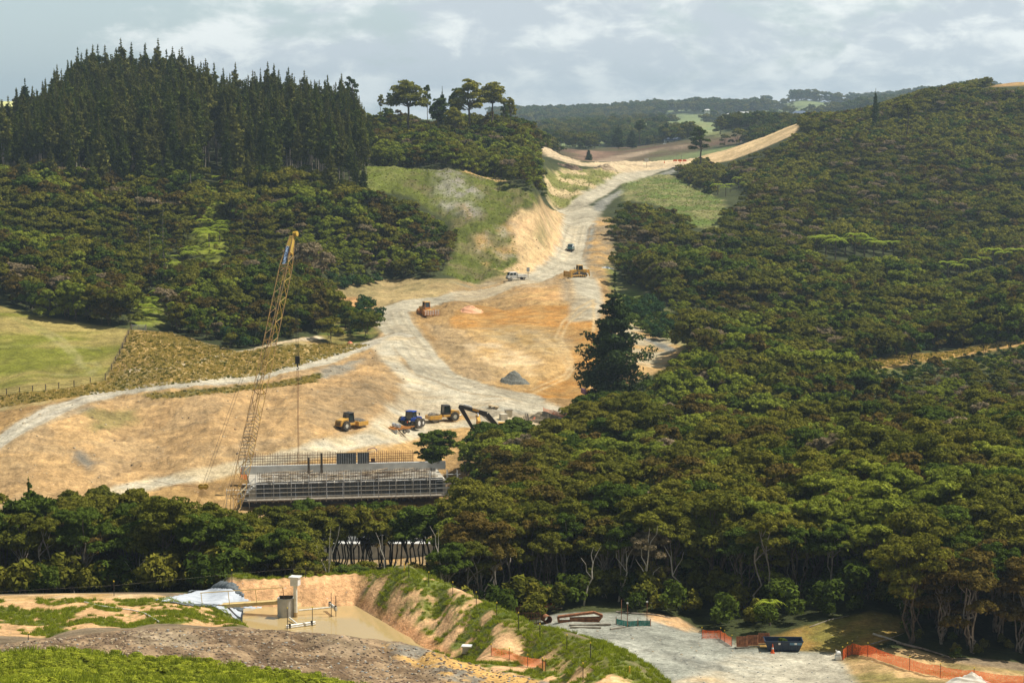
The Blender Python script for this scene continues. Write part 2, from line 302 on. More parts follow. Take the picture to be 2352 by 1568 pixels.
# knoll with grass and brash
paint('grassy_knoll', '828,386 900,381 1060,388 1160,411 1240,456 1252,474 1200,480 1165,512 1190,560 1192,620 1100,652 1010,645 1045,585 1040,510 980,478 950,450 880,440 826,445', (.105, .12, .02), (.15, .13, .05), 5, y0=555, y1=665, veg=(1, .4), thr=(.42, .66), soft=1.5, en=1.5, amp=.5)
paint(None, '828,386 900,381 980,390 900,420 870,440 826,445', (.125, .155, .02), (.16, .165, .045), 7, y0=555, y1=665, veg=.9, soft=3, en=2, amp=.4, op=.8)
paint(None, '985,388 1040,390 1100,440 1090,500 1010,470 1000,420', (.32, .29, .24), (.16, .17, .06), 3, y0=555, y1=665, veg=.3, soft=3, en=3, amp=.4, op=.8)
paint('bare_cutting', '1192,480 1240,476 1294,492 1284,555 1262,598 1205,630 1130,640 1190,602 1185,560 1168,512', (.66, .43, .22), (.5, .36, .18), 6, y0=570, y1=720, soft=1.2, en=1.5, amp=.5, aniso=(1.4, 3))
paint(None, '1240,500 1275,500 1270,545 1240,580 1225,540', (.2, .2, .08), (.45, .33, .18), 4, y0=570, y1=720, soft=2, en=2, veg=.6, op=.7)
paint('bare_cutting', '1050,391 1110,395 1166,419 1130,415 1090,402', CLAY, TAN, 4, y0=600, y1=665, soft=.8)
for s in ('1090,540 1120,530 1130,560 1100,580', '1140,520 1180,510 1185,540 1150,545', '1050,470 1070,470 1080,500', '1100,600 1130,600 1120,615', '1130,575 1180,560 1188,590 1150,600'):
    paint(None, s, CLAY, (.35, .3, .2), 3, y0=555, y1=640, soft=1.5, en=1.5, op=.75)
# cutting further up the road
paint('bare_cutting', '1250,400 1290,388 1380,388 1430,396 1340,443 1292,482 1262,470 1252,430', (.50, .38, .2), (.19, .19, .05), 9, y0=700, y1=900, veg=(.1, .8), soft=1.5, en=2, amp=.5, thr=(.4, .55))
paint('bare_cutting', '1222,330 1242,335 1285,352 1335,374 1480,370 1600,350 1620,345 1600,380 1440,396 1380,388 1300,384 1260,360', (.62, .47, .28), (.45, .35, .22), 12, y0=880, y1=1060, soft=2, en=1.5, amp=.3)
paint('bare_cutting', '1580,372 1622,350 1700,327 1840,281 1850,278 1822,310 1750,342 1680,368 1602,382', (.66, .47, .25), (.56, .40, .2), 8, y0=930, y1=1100, soft=1.2, en=.5, amp=.1)
paint('grassy_knoll', '1425,425 1480,408 1535,398 1600,430 1660,460 1675,500 1640,530 1590,520 1540,480 1480,465 1430,460', (.11, .15, .03), (.22, .20, .08), 9, y0=680, y1=900, veg=.9, soft=2, en=2, amp=.4, bush=.08)
paint('clay_ground', '1372,500 1400,500 1410,600 1400,640 1360,640 1345,600 1358,540', CLAY, BRN, 5, y0=560, y1=720, soft=1.5, en=2, amp=.3)
paint('grassy_knoll', '1395,600 1425,640 1480,668 1540,725 1600,800 1550,805 1450,750 1410,700 1395,650', (.14, .18, .03), (.2, .18, .07), 5, y0=430, y1=640, veg=.9, soft=2, en=2)
paint('clay_ground', '1400,740 1450,745 1500,762 1575,802 1500,860 1450,850 1400,800', CLAY, (.42, .35, .22), 5, y0=420, y1=500, soft=2, en=1)
paint('gravel_yard', '1460,770 1500,785 1545,805', GREY2, GREY, 3, width=1.5, y0=420, y1=500)
paint('dry_grassland', '1978,835 2060,817 2180,808 2270,790 2420,772 2420,784 2200,818 2120,835 2050,852 2000,845', (.46, .28, .09), (.34, .21, .08), 4, y0=400, y1=500, veg=.5, soft=1.5, en=2, bush=.12)
paint('dry_grassland', '1465,908 1530,908 1520,922 1460,920', (.46, .28, .09), DRY, 3, y0=390, y1=440, veg=.5, soft=1)
paint('dry_grassland', '2230,196 2352,180 2500,175 2500,200 2352,197 2280,200', (.46, .28, .12), DRY, 8, y0=900, y1=1100, veg=.3, soft=4, bush=0)
# bright fern and grass gully below the plantation
paint('grassy_knoll', '466,425 515,428 532,470 528,520 545,560 520,600 480,612 450,590 440,560 458,500', (.22, .24, .03), (.12, .13, .02), 4, y0=440, y1=640, veg=1, soft=3, en=5, bush=.3)
paint('grassy_knoll', '392,600 440,596 425,640 400,665 385,660', (.22, .24, .03), (.3, .24, .1), 4, y0=440, y1=640, veg=1, soft=2, en=2, bush=.05)
paint('grassy_knoll', '312,700 365,680 388,740 300,757', (.2, .23, .03), (.16, .15, .04), 4, y0=430, y1=640, veg=1, soft=2, en=2, bush=.05)
_gu = 1176+GS*F
BUSH[(GY > 650) & (GY < 915) & (_gu > 1232) & (_gu < 1425)] *= 0
BUSH[(GY > 690) & (GY < 800) & (_gu > 1400) & (_gu < 1440)] *= 0
BUSH[(GY > 300) & (GY < 420) & (_gu < 960)] *= 0
paint('dry_grassland', '1950,838 2060,826 2200,812 2420,786 2420,825 2200,855 2000,888 1890,872', (.16, .15, .04), (.09, .10, .03), 4, y0=385, y1=480, veg=.8, soft=3, en=3, bush=.25)
paint('dry_grassland', '1978,835 2060,819 2180,810 2270,792 2420,774 2420,784 2200,818 2120,833 2050,845 2000,843', (.46, .28, .09), (.34, .21, .08), 4, y0=390, y1=500, veg=.5, soft=1.5, en=2, bush=.1)
# far earthworks
paint('distant_hills', '1240,330 1330,345 1430,335 1520,330 1600,318 1700,300 1790,300 1730,320 1600,345 1480,372 1330,375', (.13, .08, .05), (.10, .09, .04), 40, y0=1080, y1=1500, soft=8, en=10)
paint('distant_hills', '1330,345 1400,350 1380,372 1330,368', (.30, .19, .12), (.2, .12, .08), 30, y0=1050, y1=1500, soft=8, en=8)
paint('distant_hills', '1380,374 1440,358 1500,345 1560,338', (.36, .27, .18), (.28, .2, .13), 30, width=14, y0=1050, y1=1500, soft=4, en=3)
for s in ('1500,286 1600,276 1640,290 1560,300', '1200,310 1235,308 1235,318 1200,318', '1770,240 1800,236 1810,246 1780,250', '1540,298 1640,300 1650,312 1560,310', '1350,330 1410,318 1400,328'):
    paint('distant_hills', s, (.19, .24, .08), (.24, .25, .1), 40, y0=1200, y1=5000, soft=10, en=10)
# --- foreground
paint('foreground_slope', '-700,1460 0,1502 150,1492 250,1508 400,1512 560,1530 700,1548 860,1580 1000,1640 1100,1900 -900,1900', (.30, .31, .03), (.17, .16, .03), 1.2, y0=20, y1=175, veg=1, soft=.8, en=1.2, amp=.12, thr=(.4, .7))
paint('earth_mound', '-700,1440 0,1478 200,1456 350,1441 600,1442 800,1460 960,1485 1150,1540 1292,1570 1340,1700 1200,1900 1000,1640 860,1580 700,1548 560,1530 400,1512 250,1508 150,1492 0,1502 -700,1470', (.34, .235, .135), (.16, .105, .06), 1.2, y0=60, y1=185, soft=.6, en=.7, amp=.35, thr=(.35, .65))
paint(None, '890,1480 960,1486 1150,1541 1290,1570 1340,1680 1240,1680 1120,1600 1000,1545 920,1510', (.60, .36, .12), (.25, .22, .17), 3, y0=100, y1=180, soft=.8, en=.8, amp=.3, thr=(.5, .62))
paint(None, '300,1445 420,1443 480,1470 420,1490 320,1480', (.42, .33, .22), BRN, 1.5, y0=150, y1=190, soft=.8, en=1, amp=.35, op=.7)
paint(None, '700,1455 820,1465 860,1500 760,1510', (.38, .28, .18), BRN, 1.5, y0=150, y1=190, soft=.8, en=1, amp=.35, op=.6)
paint('pond_bank', '-700,1340 0,1371 150,1364 350,1368 450,1385 560,1400 640,1466 600,1440 350,1439 200,1454 0,1474 -700,1440', (.60, .36, .17), (.13, .14, .03), 2.2, y0=178, y1=210, veg=(.1, .9), soft=.5, en=.8, amp=.18, thr=(.42, .56))
paint('pond_bank', '-700,1332 0,1367 150,1362 350,1364 440,1378 350,1376 150,1374 0,1380', (.66, .46, .25), CLAY, 3, y0=190, y1=215, soft=.4, en=.3)
paint('pond_bank', '520,1335 700,1322 860,1313 870,1316 830,1360 815,1398 640,1402 560,1400', (.74, .42, .20), (.62, .36, .17), 1.6, y0=198, y1=212, soft=.4, en=.3, amp=.12)
paint('pond_bank', '820,1300 860,1300 945,1305 1045,1346 1145,1396 1245,1448 1362,1497 1505,1568 1620,1640 1500,1800 1340,1700 1290,1572 1150,1542 962,1488 815,1396 835,1360 868,1314', (.66, .40, .20), (.15, .17, .035), 1.5, y0=130, y1=212, veg=(.0, .8), soft=.4, en=.8, amp=.2, thr=(.44, .60), aniso=(.9, 2.2))
paint(None, '815,1397 860,1420 965,1488 1060,1515 1000,1470 890,1400 830,1370', (.62, .30, .13), (.5, .26, .12), 1.5, y0=170, y1=206, soft=.5, en=.4, op=.9, amp=.1)
_cr = hits(*densify(pp('870,1313 945,1307 1045,1347 1145,1397 1245,1449 1362,1497 1505,1567 1620,1630'), False).T, y0=150, y1=212)
paint(None, _cr, (.10, .14, .02), (.16, .17, .04), 2, width=3.0, soft=.8, en=1.3, veg=1, raw=True, amp=.15, op=.85)
paint(None, hits(*densify(pp('540,1336 700,1325 860,1316'), False).T, y0=190, y1=215)+np.array([0, 1.4]), (.09, .12, .02), DRY2, 2, width=2.0, soft=.5, en=.4, veg=1, raw=True)
paint('pond_bank', _cr+np.array([4, 4.5]), (.09, .12, .02), (.2, .17, .06), 3, width=7, soft=1, en=1, veg=1, raw=True, amp=.1)
paint('gravel_yard', '1225,1440 1262,1412 1330,1405 1480,1410 1560,1432 1640,1455 1700,1487 1920,1498 1960,1530 2060,1600 2100,1700 1600,1700 1520,1580 1380,1500', (.36, .355, .29), (.27, .27, .22), 5, y0=180, y1=232, soft=.8, en=.8, amp=.1, aniso=(-.35, 4))
paint('gravel_yard', '1700,1500 1925,1502 1975,1560 2100,1700 1620,1700 1560,1560', (.50, .46, .35), (.40, .36, .27), 5, y0=180, y1=215, soft=1.2, en=.8)
paint(None, '1540,1568 1660,1540 1800,1640 1600,1640', (.62, .45, .25), (.46, .40, .28), 3, y0=170, y1=215, soft=1.2, en=.8)
for k in range(6):
    paint(None, '%d,%d %d,%d %d,%d' % (1380+10*k, 1450+9*k, 1520, 1468+12*k, 1760, 1510+12*k), (.55, .53, .44), (.22, .22, .18), 3, width=.35, y0=180, y1=225, soft=.3, en=.5, op=.5)
paint(None, '1480,1490 1560,1500 1650,1525 1700,1545 1600,1530 1500,1505', (.18, .18, .15), GREY, 1, y0=180, y1=225, soft=.5, en=.6, op=.8, amp=.25)
paint('clay_ground', '1480,1405 1560,1418 1620,1450 1580,1452 1500,1425', (.60, .36, .17), (.35, .27, .16), 2, y0=205, y1=235, soft=.6, en=.6, amp=.2)
paint('bare_cutting', '1700,1478 1780,1462 1850,1438 2000,1404 2085,1420 2070,1450 2040,1470 1960,1500 1840,1494', (.36, .22, .06), (.20, .17, .04), 4, y0=203, y1=232, soft=.7, en=.7, amp=.12)
paint('clay_ground', '1925,1502 2000,1490 2100,1490 2200,1520 2500,1560 2500,1750 2100,1700 1985,1590', (.52, .34, .16), (.22, .18, .06), 2.5, y0=170, y1=215, veg=(.1, .6), soft=.8, en=.6, amp=.3, aniso=(-.5, 2))
# terrain roughness by zone
rough = (fbm(GX, GY, 2.2, 3, 201)-.5)*2+(fbm(GX, GY, .7, 2, 202)-.5)*.7
scale_up = 1+sstep(250, 900, GY)*1.5
GZ += rough*AMP*scale_up
# pond basin: keep everything inside its outline under the water line
water_uv = '590,1400 600,1396 640,1404 700,1402 815,1395 880,1432 967,1488'
# rills on the pond batter are part of the ground relief
COLr = np.clip(COLr*(.86+.28*fbm(GX, GY, 1.3, 3, 99)[..., None]), 0, 1)

def new_mesh(name, V, Fc, mats=(), smooth=False):
    me = bpy.data.meshes.new(name)
    V = np.asarray(V, np.float32); Fc = np.asarray(Fc, np.int32); k = Fc.shape[1]
    me.vertices.add(len(V)); me.vertices.foreach_set('co', V.ravel())
    me.loops.add(Fc.size); me.loops.foreach_set('vertex_index', Fc.ravel())
    me.polygons.add(len(Fc)); me.polygons.foreach_set('loop_start', np.arange(0, Fc.size, k, dtype=np.int32))
    me.polygons.foreach_set('loop_total', np.full(len(Fc), k, np.int32))
    if smooth: me.polygons.foreach_set('use_smooth', np.ones(len(Fc), bool))
    for m in mats: me.materials.append(m)
    me.update(); return me
def link(name, me, parent=None):
    o = bpy.data.objects.new(name, me); col.objects.link(o)
    if parent: o.parent = parent
    return o
# ---------- material helpers ----------
MATS = {}
def nodes(name):
    m = bpy.data.materials.new(name); m.use_nodes = True; nt = m.node_tree; nt.nodes.clear()
    return m, nt, nt.nodes, nt.links
def pbsdf(name, c, rough=.6, metal=0., nscale=3., namt=.15, bump=0., c2=None, spec=.4):
    """plain surface with procedural colour wear"""
    if name in MATS: return MATS[name]
    m, nt, N, L = nodes(name)
    o = N.new('ShaderNodeOutputMaterial'); b = N.new('ShaderNodeBsdfPrincipled'); L.new(b.outputs[0], o.inputs[0])
    b.inputs['Roughness'].default_value = rough; b.inputs['Metallic'].default_value = metal; b.inputs['Specular IOR Level'].default_value = spec
    tc = N.new('ShaderNodeTexCoord'); nz = N.new('ShaderNodeTexNoise'); nz.inputs['Scale'].default_value = nscale; nz.inputs['Detail'].default_value = 6
    L.new(tc.outputs['Object'], nz.inputs['Vector'])
    mx = N.new('ShaderNodeMix'); mx.data_type = 'RGBA'
    d = c2 if c2 else tuple(x*(1-namt*2) for x in c)
    rp = N.new('ShaderNodeMapRange'); rp.inputs[1].default_value = .38; rp.inputs[2].default_value = .65
    L.new(nz.outputs[0], rp.inputs[0]); L.new(rp.outputs[0], mx.inputs[0])
    mx.inputs[6].default_value = (*c, 1); mx.inputs[7].default_value = (*d, 1); L.new(mx.outputs[2], b.inputs['Base Color'])
    if bump:
        bp = N.new('ShaderNodeBump'); bp.inputs['Strength'].default_value = bump; bp.inputs['Distance'].default_value = .05
        L.new(nz.outputs[0], bp.inputs['Height']); L.new(bp.outputs[0], b.inputs['Normal'])
    MATS[name] = m; return m
def ground_mat():
    m, nt, N, L = nodes('ground_surface')
    o = N.new('ShaderNodeOutputMaterial'); b = N.new('ShaderNodeBsdfPrincipled'); L.new(b.outputs[0], o.inputs[0])
    b.inputs['Roughness'].default_value = .95; b.inputs['Specular IOR Level'].default_value = .1
    at_ = N.new('ShaderNodeAttribute'); at_.attribute_name = 'Col'; vg = N.new('ShaderNodeAttribute'); vg.attribute_name = 'veg'
    g = N.new('ShaderNodeNewGeometry')
    def noise(sc, det=5, rough=.6):
        z = N.new('ShaderNodeTexNoise'); z.inputs['Scale'].default_value = sc; z.inputs['Detail'].default_value = det; z.inputs['Roughness'].default_value = rough
        L.new(g.outputs['Position'], z.inputs['Vector']); return z
    def mr(src, a, b_, c, d):
        r = N.new('ShaderNodeMapRange'); [setattr(r.inputs[i+1], 'default_value', q) for i, q in enumerate((a, b_, c, d))]; L.new(src, r.inputs[0]); return r.outputs[0]
    nA_ = noise(.45, 6, .65); nB_ = noise(2.3, 4, .7); nC_ = noise(.06, 4)
    m1 = N.new('ShaderNodeMath'); m1.operation = 'MULTIPLY'; L.new(mr(nA_.outputs[0], .3, .7, .62, 1.3), m1.inputs[0]); L.new(mr(nB_.outputs[0], .3, .7, .68, 1.3), m1.inputs[1])
    m2 = N.new('ShaderNodeMath'); m2.operation = 'MULTIPLY'; L.new(m1.outputs[0], m2.inputs[0]); L.new(mr(nC_.outputs[0], .3, .7, .78, 1.15), m2.inputs[1])
    vm = N.new('ShaderNodeVectorMath'); vm.operation = 'SCALE'; L.new(at_.outputs['Color'], vm.inputs[0]); L.new(m2.outputs[0], vm.inputs['Scale'])
    # stones: pale and dark specks
    vo = N.new('ShaderNodeTexVoronoi'); vo.inputs['Scale'].default_value = 1.7; L.new(g.outputs['Position'], vo.inputs['Vector'])
    sp = mr(vo.outputs['Distance'], .12, .2, 1, 0)
    sel = N.new('ShaderNodeSeparateColor'); L.new(vo.outputs['Color'], sel.inputs[0]); s2 = mr(sel.outputs[0], .72, .76, 0, .55)
    mm = N.new('ShaderNodeMath'); mm.operation = 'MULTIPLY'; L.new(sp, mm.inputs[0]); L.new(s2, mm.inputs[1])
    iv = N.new('ShaderNodeMath'); iv.operation = 'SUBTRACT'; iv.inputs[0].default_value = 1; L.new(vg.outputs['Fac'], iv.inputs[1])
    m3 = N.new('ShaderNodeMath'); m3.operation = 'MULTIPLY'; L.new(mm.outputs[0], m3.inputs[0]); L.new(iv.outputs[0], m3.inputs[1])
    mx = N.new('ShaderNodeMix'); mx.data_type = 'RGBA'; L.new(m3.outputs[0], mx.inputs[0]); L.new(vm.outputs[0], mx.inputs[6])
    rk = N.new('ShaderNodeMix'); rk.data_type = 'RGBA'; L.new(sel.outputs[1], rk.inputs[0]); rk.inputs[6].default_value = (.12, .10, .08, 1); rk.inputs[7].default_value = (.72, .62, .48, 1)
    L.new(rk.outputs[2], mx.inputs[7]); L.new(mx.outputs[2], b.inputs['Base Color'])
    ad = N.new('ShaderNodeMath'); ad.operation = 'ADD'; L.new(nA_.outputs[0], ad.inputs[0]); 
    h2 = N.new('ShaderNodeMath'); h2.operation = 'MULTIPLY'; L.new(nB_.outputs[0], h2.inputs[0]); h2.inputs[1].default_value = .45; L.new(h2.outputs[0], ad.inputs[1])
    bp = N.new('ShaderNodeBump'); bp.inputs['Strength'].default_value = .7; bp.inputs['Distance'].default_value = .5; L.new(ad.outputs[0], bp.inputs['Height']); L.new(bp.outputs[0], b.inputs['Normal'])
    return m
GM = ground_mat()
def tag(o, label=None, cat=None, group=None, kind=None):
    if label: o['label'] = label
    if cat: o['category'] = cat
    if group: o['group'] = group
    if kind: o['kind'] = kind
    return o
nr, nc = shape
idx = np.arange(nr*nc).reshape(nr, nc)
quads = np.stack([idx[:-1, :-1], idx[:-1, 1:], idx[1:, 1:], idx[1:, :-1]], -1).reshape(-1, 4)
qc = CI[:-1, :-1].reshape(-1)
VV = np.stack([GX, GY, GZ], -1).reshape(-1, 3); CC = np.concatenate([COLr, np.ones(shape+(1,))], -1).reshape(-1, 4); VG = VEG.reshape(-1)
GLAB = dict(bush_floor='dark leaf litter ground under the native bush', pasture='mown green paddock with hay streaks at the left', dry_grassland='strips of tall straw coloured dry grass beside tracks', clay_ground='bare tan clay earthworks of the valley side', orange_clay='orange freshly spread clay platform with pale tyre tracks', dirt_road='pale dusty haul road winding up the valley', gravel_yard='grey gravel hardstand and rocky road shoulders', pond_bank='orange clay batters round the pond patched with grass', grassy_knoll='rounded grassy knoll beside the haul road', earth_mound='brown rubble mound in front of the pond', foreground_slope='bright green weedy slope at the bottom left', distant_hills='hazy bush clad hills and paddocks on the skyline', bare_cutting='cut clay faces beside the haul road')
for k, nm in enumerate(CLS):
    q = quads[qc == k]
    if len(q) == 0: continue
    uq, inv = np.unique(q, return_inverse=True)
    me = new_mesh(nm, VV[uq], inv.reshape(-1, 4), [GM], True)
    a = me.color_attributes.new('Col', 'FLOAT_COLOR', 'POINT'); a.data.foreach_set('color', CC[uq].astype(np.float32).ravel())
    a = me.attributes.new('veg', 'FLOAT', 'POINT'); a.data.foreach_set('value', VG[uq].astype(np.float32))
    tag(link(nm, me), GLAB[nm], kind='structure')

# ---------- world, sun, camera ----------
w = bpy.data.worlds.new('World'); scene.world = w; w.use_nodes = True; nt = w.node_tree; N = nt.nodes; L = nt.links; N.clear()
sun_dir = Vector((.50, .10, .86)).normalized()
out = N.new('ShaderNodeOutputWorld'); bg = N.new('ShaderNodeBackground'); L.new(bg.outputs[0], out.inputs[0]); bg.inputs[1].default_value = .1
sky = N.new('ShaderNodeTexSky'); sky.sky_type = 'NISHITA'; sky.sun_disc = False
sky.sun_elevation = math.asin(sun_dir.z); sky.sun_rotation = math.atan2(sun_dir.x, sun_dir.y); sky.dust_density = 2.0; sky.air_density = 1.0; sky.ozone_density = 1.5
tc = N.new('ShaderNodeTexCoord'); sx = N.new('ShaderNodeSeparateXYZ'); L.new(tc.outputs['Generated'], sx.inputs[0])
def M(op, a, b_=None, c=None):
    m = N.new('ShaderNodeMath'); m.operation = op
    for i, q in enumerate((a, b_, c)):
        if q is None: continue
        if isinstance(q, (int, float)): m.inputs[i].default_value = q
        else: L.new(q, m.inputs[i])
    return m.outputs[0]
# clouds on a plane overhead, seen in perspective
zc = M('MAXIMUM', sx.outputs[2], .0); den = M('ADD', zc, .10)
cx = M('DIVIDE', sx.outputs[0], den); cy = M('DIVIDE', sx.outputs[1], den)
cv = N.new('ShaderNodeCombineXYZ'); L.new(cx, cv.inputs[0]); L.new(cy, cv.inputs[1]); cv.inputs[2].default_value = 3.3
def cn(sc, det, ro, off=0, dist=0.):
    mp = N.new('ShaderNodeMapping'); mp.inputs['Location'].default_value = (off, off*.7, off*.2); L.new(cv.outputs[0], mp.inputs[0])
    z = N.new('ShaderNodeTexNoise'); z.inputs['Scale'].default_value = sc; z.inputs['Detail'].default_value = det; z.inputs['Roughness'].default_value = ro; z.inputs['Distortion'].default_value = dist
    L.new(mp.outputs[0], z.inputs['Vector']); return z.outputs[0]
def MR(s, a, b_, c, d, st='SMOOTHSTEP'):
    r = N.new('ShaderNodeMapRange'); r.interpolation_type = st; [setattr(r.inputs[i+1], 'default_value', q) for i, q in enumerate((a, b_, c, d))]; L.new(s, r.inputs[0]); return r.outputs[0]
def dn(sc, det, ro, st, off=0, dist=0.):
    mp = N.new('ShaderNodeMapping'); mp.inputs['Location'].default_value = (off, off*.7, off*.2); mp.inputs['Scale'].default_value = (1, 1, st); L.new(tc.outputs['Generated'], mp.inputs[0])
    z = N.new('ShaderNodeTexNoise'); z.inputs['Scale'].default_value = sc; z.inputs['Detail'].default_value = det; z.inputs['Roughness'].default_value = ro; z.inputs['Distortion'].default_value = dist
    L.new(mp.outputs[0], z.inputs['Vector']); return z.outputs[0]
d1 = dn(9, 9, .58, 2.4, 1.3, .3); d2 = dn(26, 8, .6, 1.9, 5.2, .2); d3 = cn(.32, 3, .5, 2.2)
lr = MR(sx.outputs[0], -.26, .02, -.12, .07)
base = M('ADD', M('ADD', M('MULTIPLY', d1, .62), M('MULTIPLY', d2, .32)), M('ADD', M('MULTIPLY', d3, .12), lr))
cov = MR(base, .465, .565, 0, 1); thick = MR(M('ADD', M('MULTIPLY', dn(34, 7, .62, 2.2, 8.1, .3), .5), M('MULTIPLY', dn(11, 6, .55, 2.6, 3.7), .5)), .43, .57, 0, 1)
ccol = N.new('ShaderNodeMix'); ccol.data_type = 'RGBA'; L.new(thick, ccol.inputs[0]); ccol.inputs[6].default_value = (7.6, 7.9, 7.7, 1); ccol.inputs[7].default_value = (4.7, 5.2, 5.6, 1)
skt = N.new('ShaderNodeMix'); skt.data_type = 'RGBA'; skt.inputs[0].default_value = .55; L.new(sky.outputs[0], skt.inputs[6]); skt.inputs[7].default_value = (5.2, 6.5, 6.9, 1)
hz = MR(sx.outputs[2], .0, .30, 1.18, .45)
mxs = N.new('ShaderNodeMix'); mxs.data_type = 'RGBA'; L.new(M('MULTIPLY', cov, .9), mxs.inputs[0]); L.new(skt.outputs[2], mxs.inputs[6]); L.new(ccol.outputs[2], mxs.inputs[7])
vs = N.new('ShaderNodeVectorMath'); vs.operation = 'SCALE'; L.new(mxs.outputs[2], vs.inputs[0]); L.new(hz, vs.inputs['Scale']); L.new(vs.outputs[0], bg.inputs[0])
sl = bpy.data.lights.new('sun', 'SUN'); sl.energy = 5.0; sl.angle = R(.53); sl.color = (1, .95, .86)
so = bpy.data.objects.new('sun', sl); col.objects.link(so); so.rotation_euler = sun_dir.to_track_quat('Z', 'Y').to_euler()
cam = bpy.data.cameras.new('camera'); cam.sensor_width = 36; cam.lens = F/2352*36; cam.clip_end = 60000; cam.clip_start = .5
co = bpy.data.objects.new('camera', cam); col.objects.link(co); co.location = (0, 0, H); co.rotation_euler = (math.pi/2-TH, 0, 0); scene.camera = co
scene.view_settings.view_transform = 'Standard'; scene.view_settings.look = 'None'; scene.view_settings.exposure = .28; scene.view_settings.gamma = 1
scene.cycles.use_denoising = True; scene.cycles.max_bounces = 3; scene.cycles.diffuse_bounces = 2; scene.cycles.glossy_bounces = 2; scene.cycles.transparent_max_bounces = 5; scene.cycles.volume_bounces = 0
# ---------- vegetation ----------
def leaf_mat(name, c1, c2, tr=.28, c3=None):
    m, nt, N, L = nodes(name)
    o = N.new('ShaderNodeOutputMaterial'); d = N.new('ShaderNodeBsdfDiffuse'); t = N.new('ShaderNodeBsdfTranslucent'); mx = N.new('ShaderNodeMixShader'); mx.inputs[0].default_value = tr
    L.new(d.outputs[0], mx.inputs[1]); L.new(t.outputs[0], mx.inputs[2]); L.new(mx.outputs[0], o.inputs[0])
    oi = N.new('ShaderNodeObjectInfo'); c = N.new('ShaderNodeMix'); c.data_type = 'RGBA'; L.new(oi.outputs['Random'], c.inputs[0])
    c.inputs[6].default_value = (*c1, 1); c.inputs[7].default_value = (*c2, 1)
    a = N.new('ShaderNodeAttribute'); a.attribute_name = 'lv'
    v = N.new('ShaderNodeVectorMath'); v.operation = 'SCALE'; L.new(c.outputs[2], v.inputs[0]); L.new(a.outputs['Fac'], v.inputs['Scale'])
    L.new(v.outputs[0], d.inputs[0])
    v2 = N.new('ShaderNodeVectorMath'); v2.operation = 'MULTIPLY'; L.new(v.outputs[0], v2.inputs[0]); v2.inputs[1].default_value = (1.3, 1.4, .5); L.new(v2.outputs[0], t.inputs[0])
    return m
LM = dict(
    olive=leaf_mat('olive_leaf', (.178, .162, .022), (.106, .114, .016), .22),
    green=leaf_mat('green_leaf', (.092, .125, .018), (.060, .088, .013), .22),
    rust=leaf_mat('rust_leaf', (.135, .092, .022), (.105, .083, .018), .2),
    grey=leaf_mat('grey_bloom_leaf', (.27, .205, .125), (.19, .15, .085), .2),
    bright=leaf_mat('bright_leaf', (.15, .20, .025), (.10, .15, .02)),
    pine=leaf_mat('pine_needle', (.120, .132, .024), (.070, .090, .017), .15),
    darkpine=leaf_mat('dark_pine_needle', (.066, .092, .024), (.044, .066, .018), .12),
    fern=leaf_mat('fern_leaf', (.34, .40, .045), (.24, .30, .03), .3),
    scrub=leaf_mat('scrub_leaf', (.25, .23, .034), (.165, .165, .024), .2),
    grass=leaf_mat('grass_blade', (.30, .33, .03), (.17, .20, .025), .3),
    straw=leaf_mat('straw_blade', (.56, .42, .16), (.40, .31, .11), .3),
    gorse=leaf_mat('gorse_leaf', (.045, .085, .030), (.032, .065, .022), .15))
BARK = pbsdf('grey_bark', (.16, .125, .09), .9, nscale=2, c2=(.07, .055, .04), spec=.1)
BARKP = pbsdf('pale_bark', (.36, .31, .25), .9, nscale=2, c2=(.16, .13, .10), spec=.1)

def leaves(C, Rd, cnt, size, rng, up=.3, jit=.42, low=-.35, stretch=1.):
    C = np.asarray(C, float); Rd = np.asarray(Rd, float); k = len(C)
    n_ = int(cnt*k) if np.isscalar(cnt) else int(np.sum(cnt))
    ci = np.repeat(np.arange(k), int(cnt)) if np.isscalar(cnt) else np.repeat(np.arange(k), cnt)
    n_ = len(ci)
    d = rng.normal(size=(n_, 3)); d /= np.linalg.norm(d, axis=1)[:, None]
    d[:, 2] = np.where(d[:, 2] < low, -d[:, 2], d[:, 2])
    p = C[ci]+d*Rd[ci]*(.72+.34*rng.random(n_))[:, None]
    nn = d+rng.normal(size=(n_, 3))*jit; nn[:, 2] += up; nn /= np.linalg.norm(nn, axis=1)[:, None]
    a = np.cross(nn, rng.normal(size=(n_, 3))); a /= np.linalg.norm(a, axis=1)[:, None]; b = np.cross(nn, a)
    s = (size if np.isscalar(size) else np.asarray(size)[ci])*(.6+.8*rng.random(n_)); s = s[:, None]
    v = np.stack([p-a*s*.5-b*s*.3, p+a*s*.5-b*s*.3*rng.random((n_, 1)), p+b*s*.75*stretch], 1).reshape(-1, 3)
    lv = np.repeat(.62+.72*rng.random(n_), 3)
    cl = np.repeat((.8+.4*rng.random(k))[ci], 3)
    return v, lv*cl
def leaf_mesh(name, parts, mat):
    V = np.concatenate([p[0] for p in parts]); lv = np.concatenate([p[1] for p in parts])
    me = new_mesh(name, V, np.arange(len(V)).reshape(-1, 3), [mat])
    a = me.attributes.new('lv', 'FLOAT', 'POINT'); a.data.foreach_set('value', lv.astype(np.float32)); return me
